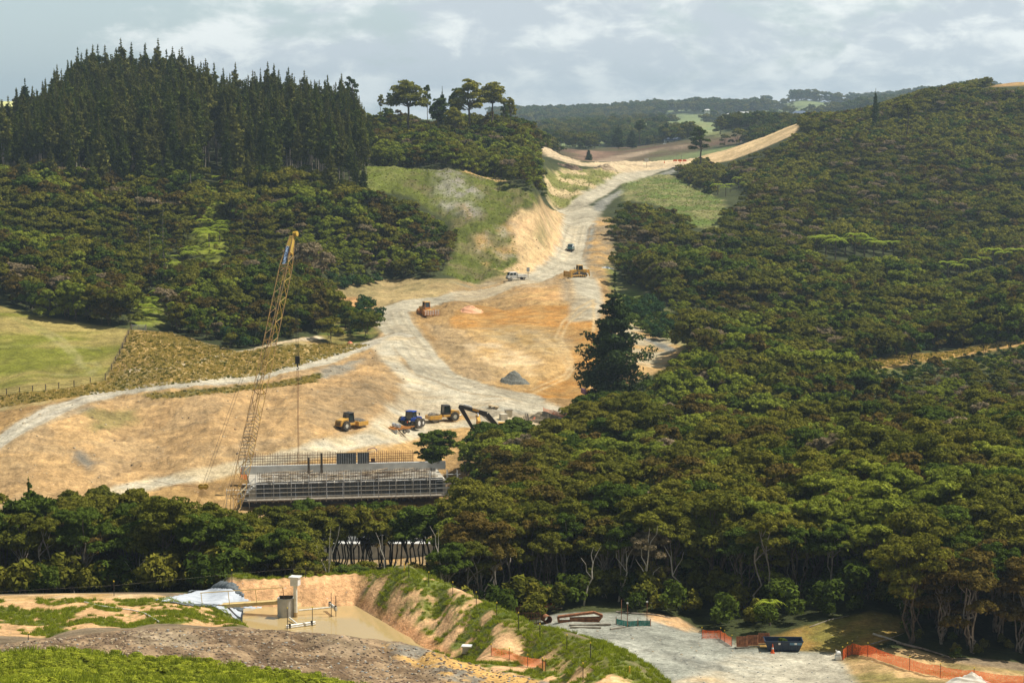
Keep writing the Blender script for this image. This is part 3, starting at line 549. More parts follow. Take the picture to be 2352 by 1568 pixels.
def tube_geo(paths, sides=5):
    """paths: list of (points, radii)"""
    V = []; Fq = []
    for pts, rr in paths:
        pts = [Vector(p) for p in pts]; base = len(V); m = len(pts)
        for i, p in enumerate(pts):
            t = (pts[min(i+1, m-1)]-pts[max(i-1, 0)]).normalized()
            ref = Vector((0, 0, 1)) if abs(t.z) < .9 else Vector((1, 0, 0))
            a = t.cross(ref).normalized(); b = t.cross(a)
            for k in range(sides):
                q = 2*math.pi*k/sides; V.append(tuple(p+(a*math.cos(q)+b*math.sin(q))*rr[i]))
        for i in range(m-1):
            for k in range(sides):
                k2 = (k+1) % sides; Fq.append((base+i*sides+k, base+i*sides+k2, base+(i+1)*sides+k2, base+(i+1)*sides+k))
    return V, Fq
def wob(a, b, n_, amp, rng):
    a = np.array(a, float); b = np.array(b, float); out_ = []
    for i in range(n_+1):
        t = i/n_; o_ = rng.normal(size=3)*amp*math.sin(math.pi*t)*(1, 1, .2)[0]; o_[2] *= .3
        out_.append(a+(b-a)*t+o_)
    return out_

def kanuka(name, rng, h=10, R_=2.9, cb=.55, lobes=8, sub=9, cnt=95, size=.26, mat='olive', stems=4, bark=BARK, flat=.55, dome=True):
    """multi-stemmed native tree with an umbrella of leafy clumps"""
    LC = []
    for i in range(lobes):
        a = 2.399*i+rng.random()*.8; r = R_*.78*math.sqrt((i+.4)/lobes)
        top = h*(1-.10*(r/R_)**2)-rng.random()*h*.10
        z = top-R_*.28-(rng.random()**1.4)*h*(1-cb)*(.85 if i > 1 else .1)
        LC.append((r*math.cos(a), r*math.sin(a), z, R_*(.34+.22*rng.random())))
    C = []; Q = []
    for (x, y, z, r) in LC:
        for j in range(sub):
            d = rng.normal(size=3); d /= np.linalg.norm(d); d[2] = abs(d[2])*.9-.25
            C.append((x+d[0]*r, y+d[1]*r, z+d[2]*r*flat)); q = r*(.30+.22*rng.random()); Q.append((q, q, q*.62))
        C.append((x, y, z-.1*r)); Q.append((r*.75, r*.75, r*flat*.6))
    crown = leaf_mesh(name+'_crown', [leaves(C, Q, cnt, size, rng)], LM[mat])
    P_ = []
    for s in range(stems):
        a = 2*math.pi*s/stems+rng.random(); b0 = (.25*math.cos(a), .25*math.sin(a), -.6)
        l = LC[s % len(LC)]; mid = (l[0]*.45+rng.normal()*.3, l[1]*.45+rng.normal()*.3, h*cb*.75)
        P_.append((wob(b0, mid, 5, .28, rng), np.linspace(.0105*h, .007*h, 6)))
        for l2 in [l]+[LC[(s+stems*q) % len(LC)] for q in (1, 2) if stems*q+s < len(LC)]:
            P_.append((wob(mid, (l2[0], l2[1], l2[2]+.1), 4, .22, rng), np.linspace(.0075*h, .0022*h, 5)))
    V, Fq = tube_geo(P_); trunk = new_mesh(name+'_trunk', V, Fq, [bark], True)
    return crown, trunk
def conifer(name, rng, h=22, Rb=2.3, cb=.35, whorls=26, per=6, tuft=14, size=.55, mat='pine', irregular=.55, tip=.16, pw=1.0):
    C = []; Q = []; P_ = [(wob((0, 0, -1), (0, 0, h*.97), 6, .10, rng), np.linspace(.011*h, .002*h, 7))]
    for i in range(whorls):
        t = i/(whorls-1); z = h*(cb+(1-cb)*t); r = (Rb*(1-t)**pw+tip)*(1-irregular*.5+irregular*rng.random())
        if t < .15: r *= .55+t*3
        for j in range(per if t < .85 else 3):
            a = rng.random()*6.283; rr = r*(.75+.5*rng.random()); q = max(.15, r*.27)
            dx, dy = math.cos(a), math.sin(a)
            for f in ((.45, .85) if r > .9 else (.6,)):
                C.append((dx*rr*f, dy*rr*f, z+rr*f*.32+rng.normal()*.15)); Q.append((q, q, q*.55))
            if r > 1.0 and j % 2 == 0: P_.append(([(0, 0, z), (dx*rr*.9, dy*rr*.9, z+rr*.25)], [.05, .02]))
        qc_ = .40*(1-t)**.7+.06; C.append((0, 0, z)); Q.append((qc_, qc_, .4))
    C.append((0, 0, h)); Q.append((.06, .06, .8))
    # dead lower branches
    for i in range(10):
        a = rng.random()*6.283; z = h*cb*(.35+.6*rng.random()); P_.append(([(0, 0, z), (math.cos(a)*1.3, math.sin(a)*1.3, z-.1)], [.035, .012]))
    crown = leaf_mesh(name+'_crown', [leaves(C, Q, tuft, size*np.clip(np.array(Q)[:, 0]/.42, .38, 1.), rng, up=.25, jit=.6, low=-.7, stretch=1.5)], LM[mat])
    V, Fq = tube_geo(P_, 4); return crown, new_mesh(name+'_trunk', V, Fq, [BARKP], True)
def parkpine(name, rng, h=17, R_=3.6, cb=.5, mat='pine', cnt=60, size=.42, lobes=14, forks=3):
    """mature pine: bare trunk, limbs and a broad rounded crown with gaps"""
    C = []; Q = []; P_ = []; base = [wob((0, 0, -1), (rng.normal()*.4, rng.normal()*.4, h*cb*.9), 5, .15, rng)]
    P_.append((base[0], np.linspace(.016*h, .012*h, 6))); tp = base[0][-1]
    for i in range(lobes):
        a = 2.399*i+rng.random(); t = (i+.5)/lobes; r = R_*(.25+.75*math.sin(math.pi*min(1, .25+.75*t))**.7)*(.6+.4*rng.random())*(1 if t < .75 else .7)
        z = h*(cb+(1-cb)*t)-.5; c = (r*.75*math.cos(a), r*.75*math.sin(a), z)
        P_.append((wob(tp*(1-t*.3)+np.array((0, 0, t*h*(1-cb)*.45)), c, 3, .2, rng), np.linspace(.008*h, .003*h, 4)))
        for j in range(7):
            d = rng.normal(size=3); d /= np.linalg.norm(d); C.append(tuple(np.array(c)+d*R_*.24*(1, 1, .7))); q = R_*(.15+.09*rng.random()); Q.append((q, q, q*.7))
    P_.append((wob(tp, (0, 0, h*.92), 3, .2, rng), np.linspace(.011*h, .004*h, 4)))
    crown = leaf_mesh(name+'_crown', [leaves(C, Q, cnt, size, rng, up=.3, jit=.7)], LM[mat])
    V, Fq = tube_geo(P_); return crown, new_mesh(name+'_trunk', V, Fq, [BARK], True)
def shrub(name, rng, h=2, R_=1.3, mat='bright', cnt=50, size=.22, k=9, up=.4):
    C = []; Q = []
    for i in range(k):
        a = rng.random()*6.28; r = R_*.6*math.sqrt(rng.random()); z = h*(.35+.45*rng.random())
        C.append((r*math.cos(a), r*math.sin(a), z)); q = R_*.4*(.7+.5*rng.random()); Q.append((q, q, q*.8*h/2/max(R_, .1)*.8+q*.2))
    return leaf_mesh(name, [leaves(C, Q, cnt, size, rng, up=up, low=-.8)], LM[mat])
def fernmesh(name, rng, h=3., R_=2.2, n_f=13):
    V = []; lv = []
    for i in range(n_f):
        a = 6.283*i/n_f+rng.random()*.3; L_ = R_*(.8+.3*rng.random()); m = 12; pr = None
        for j in range(m):
            t = (j+.5)/m; r = L_*t; z = h+.55*math.sin(t*2.6)*.9-t*t*.7
            px, py = r*math.cos(a), r*math.sin(a); wl = .42*math.sin(math.pi*min(1, .15+t*.85))+.05
            for s in (-1, 1):
                qx, qy = -math.sin(a)*s*wl, math.cos(a)*s*wl
                V += [(px, py, z), (px+math.cos(a)*L_/m*.8, py+math.sin(a)*L_/m*.8, z-.01), (px+qx+math.cos(a)*.12, py+qy+math.sin(a)*.12, z-.13)]
                g = .75+.5*rng.random(); lv += [g]*3
    crown = leaf_mesh(name+'_fronds', [(np.array(V), np.array(lv))], LM['fern'])
    V2, F2 = tube_geo([([(0, 0, -.5), (.05, 0, h*.5), (0, 0, h+.05)], [.13, .11, .12])], 6)
    return crown, new_mesh(name+'_trunk', V2, F2, [BARK], True)
def blades(name, rng, n_=40, h=.5, w_=.05, R_=.35, mat='grass'):
    a = rng.random(n_)*6.283; r = R_*np.sqrt(rng.random(n_)); p = np.stack([r*np.cos(a), r*np.sin(a), np.zeros(n_)-.03], 1)
    b = rng.random(n_)*6.283; s = np.stack([np.cos(b), np.sin(b), np.zeros(n_)], 1)*w_
    hh = h*(.5+.7*rng.random(n_)); tip = p+np.stack([rng.normal(size=n_)*h*.35, rng.normal(size=n_)*h*.35, hh], 1)
    V = np.stack([p-s, p+s, tip], 1).reshape(-1, 3); return leaf_mesh(name, [(V, np.repeat(.7+.6*rng.random(n_), 3))], LM[mat])

_t = [0]
def rg(): _t[0] += 1; return np.random.default_rng(100+_t[0])
PROTO = {}
LM['lime'] = leaf_mat('lime_leaf', (.25, .27, .035), (.16, .19, .026), .25)
LM['pine2'] = leaf_mat('pale_pine_needle', (.145, .14, .032), (.10, .105, .026), .15)
cm = {'olive': 4, 'green': 2, 'rust': 2, 'grey': 1, 'lime': 1}
PROTO['umbrella'] = [kanuka('umbrella', rg(), h=10, R_=(2.6, 2.3, 2.8, 2.0, 2.3)[i], cb=(.74, .68, .74, .62, .7)[i], lobes=9, sub=9, cnt=95, size=.24, mat=('olive', 'rust', 'green', 'olive', 'green')[i], stems=(5, 3, 6, 2, 3)[i], flat=.6, bark=BARKP if i in (1, 3, 4) else BARK) for i in range(5)]
PROTO['near'] = [(m_, kanuka('near_kanuka', rg(), mat=m_, bark=BARKP if (i+len(m_)) % 4 == 1 else BARK, h=9.5+i*.6, R_=2.7+.25*i, lobes=9+i, stems=3+i % 3, cb=.40+.04*i)) for m_, k_ in cm.items() for i in range(k_)]
PROTO['hill'] = [(m_, kanuka('hill_kanuka', rg(), h=6.2, R_=(2.4, 1.7, 2.0, 2.8)[i % 4] if m_ == 'olive' else 2.1, cb=.25, lobes=(8, 5, 6, 10)[i % 4], sub=7, cnt=44, size=.38, mat=m_, stems=2, flat=(.75, 1.1, .9, .6)[i % 4])) for m_, k_ in cm.items() for i in range(k_)]
PROTO['scrub'] = [(m_, kanuka('scrub', rg(), h=3.4, R_=1.9, cb=.1, lobes=6, sub=5, cnt=30, size=.45, mat='scrub' if m_ == 'olive' else m_, stems=1, flat=.9)) for m_, k_ in {'olive': 3, 'green': 1, 'rust': 1}.items() for i in range(k_)]
PROTO['pine'] = [('pine', conifer('plantation_pine', rg(), h=20+i, Rb=1.9+.22*i, cb=.34+.05*i, whorls=24-i, per=5, mat='pine2' if i in (1, 4) else 'pine')) for i in range(5)]
PROTO['dark'] = [('dark', conifer('ridge_pine', rg(), h=25, Rb=4.2+i*.4, cb=.12, whorls=26, per=8, tuft=18, size=.7, mat='darkpine', irregular=.6)) for i in range(3)]
PROTO['park'] = [('park', parkpine('round_pine', rg(), h=17, R_=3.4+.4*i, cb=.48+.05*i, mat='scrub' if i % 2 else 'green', lobes=12+2*i)) for i in range(4)]
PROTO['fern'] = [('fern', fernmesh('tree_fern', rg(), h=2.6+.5*i)) for i in range(2)]
PROTO['under'] = [(m_, (shrub('understorey', rg(), h=2.6, R_=1.4, mat=m_, cnt=60, size=.26), None)) for m_ in ('green', 'olive', 'olive', 'green')]
PROTO['brush'] = [('b', (shrub('brush', rg(), h=.8, R_=.9, mat=m_, cnt=24, size=.24, k=6), None)) for m_ in ('olive', 'lime', 'green')]
PROTO['gorse'] = [('gorse', (shrub('gorse', rg(), h=2.0, R_=1.5, mat='gorse', cnt=45, size=.3), None)), ('gorse', (shrub('gorse', rg(), h=1.6, R_=1.3, mat='green', cnt=45, size=.3), None))]

# vectorised terrain lookup
def gz_v(x, y, arr=None):
    arr = GZ if arr is None else arr
    s = x/y; fi = np.clip(np.interp(s, SC, np.arange(len(SC))), 0, len(SC)-1.001); fj = np.clip(np.interp(y, YR, np.arange(len(YR))), 0, len(YR)-1.001)
    i = fi.astype(int); j = fj.astype(int); a = fi-i; b = fj-j
    return (arr[j, i]*(1-a)+arr[j, i+1]*a)*(1-b)+(arr[j+1, i]*(1-a)+arr[j+1, i+1]*a)*b
def jgrid(y0, y1, s0, s1, step, seed):
    rng = np.random.default_rng(seed)
    xs = np.arange(min(s0*y1, s0*y0), max(s1*y1, s1*y0), step); ys = np.arange(y0, y1, step)
    X, Y = np.meshgrid(xs, ys); X = X.ravel()+(rng.random(X.size)-.5)*step*.9; Y = Y.ravel()+(rng.random(Y.size)-.5)*step*.9
    k = (X/Y > s0) & (X/Y < s1); return X[k], Y[k]

def instancer(name, pts, rots, scls, picks, meshes, matlist=None):
    """one object of geometry-node instances"""
    me = new_mesh(name, pts, np.zeros((0, 3), int)); n_ = len(pts)
    me.vertices
    for nm, ty, dat in (('rot', 'FLOAT', rots), ('scl', 'FLOAT', scls), ('pick', 'INT', picks)):
        a = me.attributes.new(nm, ty, 'POINT'); a.data.foreach_set('value', np.asarray(dat, np.float32 if ty == 'FLOAT' else np.int32))
    o = link(name, me)
    ng = bpy.data.node_groups.new(name+'_nodes', 'GeometryNodeTree'); ng.interface.new_socket('Geometry', in_out='INPUT', socket_type='NodeSocketGeometry'); ng.interface.new_socket('Geometry', in_out='OUTPUT', socket_type='NodeSocketGeometry')
    N = ng.nodes; L = ng.links; gi = N.new('NodeGroupInput'); go = N.new('NodeGroupOutput')
    jn = N.new('GeometryNodeJoinGeometry')
    for k, m_ in reversed(list(enumerate(meshes))):
        po = bpy.data.objects.new('%s_source_%d' % (name, k), m_)
        oi = N.new('GeometryNodeObjectInfo'); oi.inputs['Object'].default_value = po; oi.inputs['As Instance'].default_value = True
        L.new(oi.outputs['Geometry'], jn.inputs[0])
    ip = N.new('GeometryNodeInstanceOnPoints'); L.new(gi.outputs[0], ip.inputs['Points']); L.new(jn.outputs[0], ip.inputs['Instance'])
    ip.inputs['Pick Instance'].default_value = True
    def attr(nm, ty):
        a = N.new('GeometryNodeInputNamedAttribute'); a.data_type = ty; a.inputs['Name'].default_value = nm; return a.outputs['Attribute']
    L.new(attr('pick', 'INT'), ip.inputs['Instance Index'])
    cx_ = N.new('ShaderNodeCombineXYZ'); L.new(attr('rot', 'FLOAT'), cx_.inputs[2]); e2r = N.new('FunctionNodeEulerToRotation'); L.new(cx_.outputs[0], e2r.inputs[0]); L.new(e2r.outputs[0], ip.inputs['Rotation'])
    L.new(attr('scl', 'FLOAT'), ip.inputs['Scale']); L.new(ip.outputs[0], go.inputs[0])
    md = o.modifiers.new('instances', 'NODES'); md.node_group = ng
    return o
def stuff(name, kindname, X, Y, Z, scl, pk, protos, label, cat):
    """crowns and trunks of the same plants as one object; trunk meshes are merged into the crown meshes"""
    meshes = [join_mesh(c, t) if t else c for _, (c, t) in protos]
    o = instancer(name, np.stack([X, Y, Z], -1), RNG.random(len(X))*6.283, scl, pk, meshes)
    return tag(o, label, cat, kind='stuff')
_jc = {}
def join_mesh(c, t):
    if c.name in _jc: return _jc[c.name]
    a = np.empty(len(c.vertices)*3, np.float32); c.vertices.foreach_get('co', a); b = np.empty(len(t.vertices)*3, np.float32); t.vertices.foreach_get('co', b)
    me = bpy.data.meshes.new(c.name+'_tree'); nv = len(c.vertices); nf = len(c.polygons); nt_ = len(t.polygons)
    me.vertices.add(nv+len(t.vertices)); me.vertices.foreach_set('co', np.concatenate([a, b]))
    li = np.empty(len(c.loops), np.int32); c.loops.foreach_get('vertex_index', li); l2 = np.empty(len(t.loops), np.int32); t.loops.foreach_get('vertex_index', l2)
    me.loops.add(len(li)+len(l2)); me.loops.foreach_set('vertex_index', np.concatenate([li, l2+nv]))
    me.polygons.add(nf+nt_); me.polygons.foreach_set('loop_start', np.concatenate([np.arange(nf)*3, len(li)+np.arange(nt_)*4]).astype(np.int32))
    me.polygons.foreach_set('loop_total', np.concatenate([np.full(nf, 3), np.full(nt_, 4)]).astype(np.int32))
    me.materials.append(c.materials[0]); me.materials.append(t.materials[0]); me.polygons.foreach_set('material_index', np.concatenate([np.zeros(nf), np.ones(nt_)]).astype(np.int32))
    at2 = me.attributes.new('lv', 'FLOAT', 'POINT'); lv = np.empty(nv, np.float32); c.attributes['lv'].data.foreach_get('value', lv); at2.data.foreach_set('value', np.concatenate([lv, np.ones(len(t.vertices), np.float32)]))
    me.update(); _jc[c.name] = me; return me
ORD = ['', 'first', 'second', 'third', 'fourth', 'fifth', 'sixth', 'seventh', 'eighth', 'ninth', 'tenth', 'eleventh', 'twelfth', 'thirteenth', 'fourteenth', 'fifteenth', 'sixteenth', 'seventeenth', 'eighteenth', 'nineteenth', 'twentieth']
TENS = {2: 'twenty', 3: 'thirty', 4: 'forty', 5: 'fifty'}
def ordn(n_):
    if n_ <= 20: return ORD[n_]
    return TENS[n_//10]+('-'+ORD[n_ % 10] if n_ % 10 else '') if n_ % 10 else {30: 'thirtieth', 40: 'fortieth', 50: 'fiftieth'}[n_]
def tree(name, pr, x, y, s, rz, label, cat, group, z=None, sz=1.0):
    o = bpy.data.objects.new(name, None); col.objects.link(o); o.location = (x, y, ground_z(x, y) if z is None else z); o.rotation_euler = (0, 0, rz); o.scale = (s, s, s*sz)
    o.empty_display_size = .3
    tag(o, label, cat, group)
    c, t = pr
    link('crown' if name != 'tree_fern' else 'fronds', c, o)
    if t: link('trunk', t, o)
    return o

# --- native bush: where the ground is bush floor
bX = []; bY = []
for y0, y1, st in ((206, 262, 3.1), (262, 330, 3.6), (330, 450, 3.6), (450, 640, 3.5), (640, 1040, 3.8)):
    x, y = jgrid(y0, y1, -.31, .31, st, int(y0)); bX.append(x); bY.append(y)
bX = np.concatenate(bX); bY = np.concatenate(bY)
dens = gz_v(bX, bY, BUSH); U_ = RNG.random(len(bX)); bS = bX/bY
su = 1176+bS*F*1.0
pine_zone = (su < 862-(bY-610)*.0) & (bY > 612) & (bY < 800)
bank_ok = ~((bY < 222) & (su < 1150)) & ~((bY < 230) & (su >= 1150) & (su < 1640)) & ~((bY < 226) & (su >= 1640) & (su < 2095)) & ~((bY < 209) & (su >= 2095))
keep = (dens > U_*.9+.05) & ~pine_zone & bank_ok
CLEAR = [pp(q) for q in ('1425,425 1530,402 1600,432 1665,460 1652,520 1600,516 1560,490 1480,466 1430,458',
 '1296,492 1385,500 1387,560 1402,610 1368,650 1372,700 1440,738 1590,800 1520,855 1480,890 1380,890 1345,905 1300,945 1270,962 1200,968 1160,972 1060,988 962,996 962,1075 1045,1080 1045,1150 940,1158 570,1150 440,1150 420,1145 350,1100 250,1095 120,1150 -60,1150 -60,705 0,708 200,748 300,760 400,768 550,808 640,794 740,788 860,775 875,740 850,718 790,698 755,662 830,646 1010,642 1180,620 1188,560 1165,512 1040,510 980,478 950,452 880,442 828,442 830,388 900,383 1060,390 1160,412 1238,457',
 '1985,838 2060,818 2180,808 2270,790 2420,778 2420,786 2200,816 2100,837 2040,847', '1620,352 1700,331 1840,285 1845,292 1800,322 1740,345 1680,368 1640,377',
 '1245,340 1330,345 1560,340 1600,370 1560,380 1480,402 1400,428 1340,460 1300,488 1262,466 1256,420 1300,396 1250,362', '692,1160 1012,1165 1012,1283 692,1283',
 '480,432 506,430 520,470 514,520 522,560 500,592 470,590 458,560 472,500', '318,700 362,684 384,735 310,752', '1868,580 2060,575 2060,594 1880,600', '2150,630 2330,594 2335,612 2150,646', '1640,415 1710,415 1712,450 1645,455', '1398,600 1425,645 1475,668 1530,720 1590,795 1575,805 1480,750 1420,700', '2235,201 2300,189 2352,184 2440,178 2440,200 2235,206')]
def inpoly(Pg, u, v):
    ins = np.zeros(u.shape, bool); m_ = len(Pg)
    for i in range(m_):
        ax, ay = Pg[i]; bx, by = Pg[(i+1) % m_]
        if ay == by: continue
        ins ^= ((ay > v) != (by > v)) & (u < (bx-ax)*(v-ay)/(by-ay)+ax)
    return ins
def blocks(x, y, z, h, thin=.6, r=2.):
    bad = np.zeros(x.shape, bool)
    for f, dx in ((1., 0), (.85, 0), (.72, -.6*r), (.72, .6*r), (.7, 0), (.5, 0), (.32, 0)):
        uu, v2 = to_uv(x+dx, y, z+h*f)
        for i, Pg in enumerate(CLEAR):
            q = inpoly(Pg, uu, v2)
            bad |= q
    return bad
# knoll top beyond the grass: sparse shrubs
bX, bY, su = bX[keep], bY[keep], su[keep]
bZ = gz_v(bX, bY)
_h = np.where(bY < 335, 10.5, np.where((su > 1500) & (bY > 620), 4, 6.5*np.interp(bY, [335, 420, 600, 900], [1.35, 1.1, 1., 1.])))
hsc = np.where(bY < 335, .78+.42*RNG.random(len(bX)), .8+.45*RNG.random(len(bX)))
_ok = np.zeros(len(bX), bool)
for _f in (1, .88, .76, .64, .52, .42):
    _t = ~_ok & ~blocks(bX, bY, bZ, _h*hsc*_f, r=2.2*_f); hsc = np.where(_t, hsc*_f, hsc); _ok |= _t
_k = _ok; bX, bY, bZ, su, hsc = bX[_k], bY[_k], bZ[_k], su[_k], hsc[_k]
rr_ = RNG.random(len(bX)); patch = fbm(bX, bY, 30, 3, 400)
colr = np.where(rr_+(patch-.5)*.9 < .55, 0, np.where(rr_+(patch-.5)*.9 < .78, 1, np.where(RNG.random(len(bX)) < .82, 2, 3)))
def picks(protos, want):
    nm = ['olive', 'green', 'rust', 'grey', 'lime']; out_ = np.zeros(len(want), int)
    for k, n_ in enumerate(nm):
        c_ = [i for i, p in enumerate(protos) if p[0] == n_] or [0]
        sel = want == k; out_[sel] = np.array(c_)[RNG.integers(0, len(c_), sel.sum())]
    return out_
_lm = (fbm(bX, bY, 16, 3, 420) > .575) & (RNG.random(len(bX)) < .6); colr = np.where(_lm, 4, colr)
near = bY < 335
right_low = (su > 1500) & (bY > 620)
# near bush
ni = np.where(near)[0]; ni = ni[np.argsort(bY[ni])]
# the gully between the trees and the site on the left is open ground behind the first rows
ni = ni[~((su[ni] < 1120) & (bY[ni] > 275)) & ~((su[ni] < 1060) & (bY[ni] > 250) & (RNG.random(len(ni)) < .5))]
front = ni[(su[ni] > -30) & (su[ni] < 2382)][:300]
fset = set(front.tolist())
pk = picks(PROTO['near'], colr)
lbl = {'lime': 'yellow-green', 'olive': 'olive green', 'green': 'dark green', 'rust': 'rusty brown', 'grey': 'grey blossomed'}
rows = [front[i:i+25] for i in range(0, 300, 25)]
for r_, row in enumerate(rows):
    row = row[np.argsort(su[row])]
    for c_, i in enumerate(row):
        pr = PROTO['near'][pk[i]]; fr = ordn(c_+1)
        if r_ < 7 and RNG.random() < (.62 if su[i] < 1150 else .38): q_ = RNG.integers(0, 5); pr = (('olive', 'rust', 'green', 'olive', 'green')[q_], PROTO['umbrella'][q_])
        tree('kanuka_tree', pr[1], bX[i], bY[i], hsc[i], RNG.random()*6.28, '%s kanuka, %s from left in the %s row of bush from the front' % (lbl[pr[0]], fr, ordn(r_+1)), 'tree', 'kanuka trees at the front of the bush', z=bZ[i])
rest = np.array([i for i in ni if i not in fset])
stuff('native_bush', 'near', bX[rest], bY[rest], bZ[rest], hsc[rest], pk[rest], PROTO['near'], 'dense native kanuka bush filling the gully behind the front trees', 'bush')
hi = np.where(~near & ~right_low)[0]
sc_ = hsc[hi]*np.interp(fbm(bX[hi], bY[hi], 45, 3, 410), [.3, .7], [.6, 1.42]); sc_ *= np.interp(bY[hi], [335, 420, 600, 900], [1.3, 1.05, .95, .95])
stuff('native_bush', 'hill', bX[hi], bY[hi], bZ[hi], sc_, picks(PROTO['hill'], colr[hi]), PROTO['hill'], 'native bush canopy on the hillsides either side of the haul road', 'bush')
sx_, sy_ = jgrid(620, 1040, .06, .31, 2.9, 900); dd = gz_v(sx_, sy_, BUSH); k = (dd > .6); sx_, sy_ = sx_[k], sy_[k]
k = ~blocks(sx_, sy_, gz_v(sx_, sy_), 3.4*np.ones(len(sx_))); sx_, sy_ = sx_[k], sy_[k]
mixh = fbm(sx_, sy_, 35, 3, 401)
big = (mixh > np.interp(sy_, [620, 800, 1000], [.38, .55, .72])); 
kk = ~big; cc_ = np.where(RNG.random(len(sx_)) < .72, 0, np.where(RNG.random(len(sx_)) < .5, 1, 2))
stuff('native_scrub', 'scrub', sx_[kk], sy_[kk], gz_v(sx_[kk], sy_[kk]), .75+.6*RNG.random(kk.sum()), picks(PROTO['scrub'], cc_[kk]), PROTO['scrub'], 'low olive scrub covering the upper right hill', 'scrub')
b2 = np.where(big & (RNG.random(len(sx_)) < .5) & ~blocks(sx_, sy_, gz_v(sx_, sy_), 6*np.ones(len(sx_))))[0]
stuff('native_bush', 'hill', sx_[b2], sy_[b2], gz_v(sx_[b2], sy_[b2]), .7+.4*RNG.random(len(b2)), picks(PROTO['hill'], np.where(RNG.random(len(b2)) < .5, 0, RNG.integers(0, 4, len(b2)))), PROTO['hill'], 'taller native trees scattered among the scrub on the right hill', 'bush')
# understorey at the feet of the front trees
ux, uy = jgrid(207, 262, -.31, .31, 2.3, 77); uu = 1176+ux/uy*F
k = (gz_v(ux, uy, BUSH) > .55) & (RNG.random(len(ux)) < np.where(uu > 1150, .42, .6)) & ~((uy < 216) & (uu < 1250))
ux, uy = ux[k], uy[k]
stuff('understorey', 'under', ux, uy, gz_v(ux, uy), np.where(uy < 216, .5, .7+1.3*RNG.random(len(ux))**1.5), RNG.integers(0, 4, len(ux)), PROTO['under'], 'leafy undergrowth beneath the front row of bush', 'undergrowth')
# --- plantation pines
px, py = jgrid(585, 798, -.30, (850-1176)/F, 3.9, 55); pu = 1176+px/py*F
gap = (np.abs(pu-497) < 22) & (py < 650)
edge = np.interp(pu, [-200, 60, 130, 170, 300, 420, 560, 860], [700, 705, 720, 790, 790, 780, 765, 760])
k = ~gap & (py < edge) & (RNG.random(len(px)) < np.interp(py, [585, 612, 620], [.04, .4, .93])) & ~((pu > 840) & (py > 700)); px, py, pu = px[k], py[k], pu[k]
od = np.argsort(py); px, py, pu = px[od], py[od], pu[od]; pz = gz_v(px, py)
ps = (.62+.54*RNG.random(len(px)))*np.interp(pu, [-200, 120, 200, 400, 600, 850], [.9, .9, 1.05, 1.08, .98, .9])*np.interp(pu, [740, 800, 850], [1, .92, .66]); pk2 = RNG.integers(0, 5, len(px)); inn = np.where((pu > -10))[0][:300]; si = set(inn.tolist())
for r_ in range(10):
    row = inn[r_*30:(r_+1)*30]; row = row[np.argsort(pu[row])]
    for c_, i in enumerate(row):
        tree('plantation_pine', PROTO['pine'][pk2[i]][1], px[i], py[i], ps[i], RNG.random()*6.28, 'slender grey-trunked pine, %s from left in the %s plantation row uphill' % (ordn(c_+1), ordn(r_+1)), 'pine tree', 'pines of the plantation on the left hill', z=pz[i])
ro = np.array([i for i in range(len(px)) if i not in si])
stuff('pine_plantation', 'pine', px[ro], py[ro], pz[ro], ps[ro], pk2[ro], PROTO['pine'], 'close planted dark pines climbing to the ridge on the left', 'pine plantation')
# ---------- single trees one can point to ----------
def placed(name, pr, u, vb, vt, y, label, cat='tree', group=None, hh=None, wid=1.0, z=None, protoh=17.):
    """set a tree so that base and top agree with the photograph; protoh is the prototype's height"""
    p = at(u, vb, y); hm = (vb-vt)*y/F*1.01; s = hm/protoh
    gz = ground_z(p.x, p.y)
    o = tree(name, pr, p.x, p.y, 1, random.random()*6.28, label, cat, group, z=p.z if z is None else z); o.scale = (s*wid, s*wid, s); 
    return o
PK = PROTO['park']; DK = PROTO['dark']
for i, (u, vb, vt, y, wd, lb) in enumerate((
    (808, 275, 178, 770, 1.0, 'dense round-topped pine standing right of the plantation skyline'),
    (875, 268, 219, 790, .9, 'thin small pine on the knoll, leftmost of the skyline row'),
    (895, 268, 215, 790, .7, 'second thin small pine on the knoll skyline'),
    (936, 322, 190, 765, 1.45, 'broad spreading pine with a tall bare trunk on the knoll'),
    (981, 285, 197, 775, .7, 'slender pine just right of the broad spreading pine'),
    (1080, 318, 186, 770, 1.4, 'tallest bushy pine at the middle of the knoll'),
    (1050, 312, 205, 785, .85, 'dark pine behind the tallest bushy pine of the knoll'),
    (1131, 300, 193, 775, 1.3, 'umbrella-crowned pine with a long bare trunk at knoll end'),
    (1158, 302, 229, 775, .8, 'left of the two small pines at the right end of the knoll'),
    (1173, 306, 226, 778, .9, 'right of the two small pines at the right end of the knoll'),
    (1010, 330, 228, 750, 1.1, 'light green rounded pine in front of the dark skyline trees'),
    (1043, 345, 250, 745, 1.1, 'low rounded pine on the knoll flank below the tallest pine'),
    (1606, 384, 293, 930, 1.5, 'lone tall pine beside the far end of the haul road'),
    (1655, 312, 268, 1300, 1.6, 'rounded dark pine beyond the far road bend'),
    (1470, 325, 277, 1340, 1.2, 'dark pine rising behind the far dark tree clump'),
    (2082, 305, 232, 850, 1.2, 'flat-topped pine standing out on the upper right hill'),
    (1652, 618, 545, 600, .9, 'small green pine in the scrub right of the haul road'),
    (1846, 615, 546, 610, .95, 'small green pine in the scrub above the middle right'),
    (735, 705, 640, 480, 1.0, 'isolated flat-topped tree at the bush corner by the dry bank'),
    (1196, 335, 290, 740, 1.2, 'small bent tree at the very tip of the knoll'))):
    placed('round_pine', PK[i % 4][1], u, vb, vt, y, lb, 'pine tree', wid=wd)
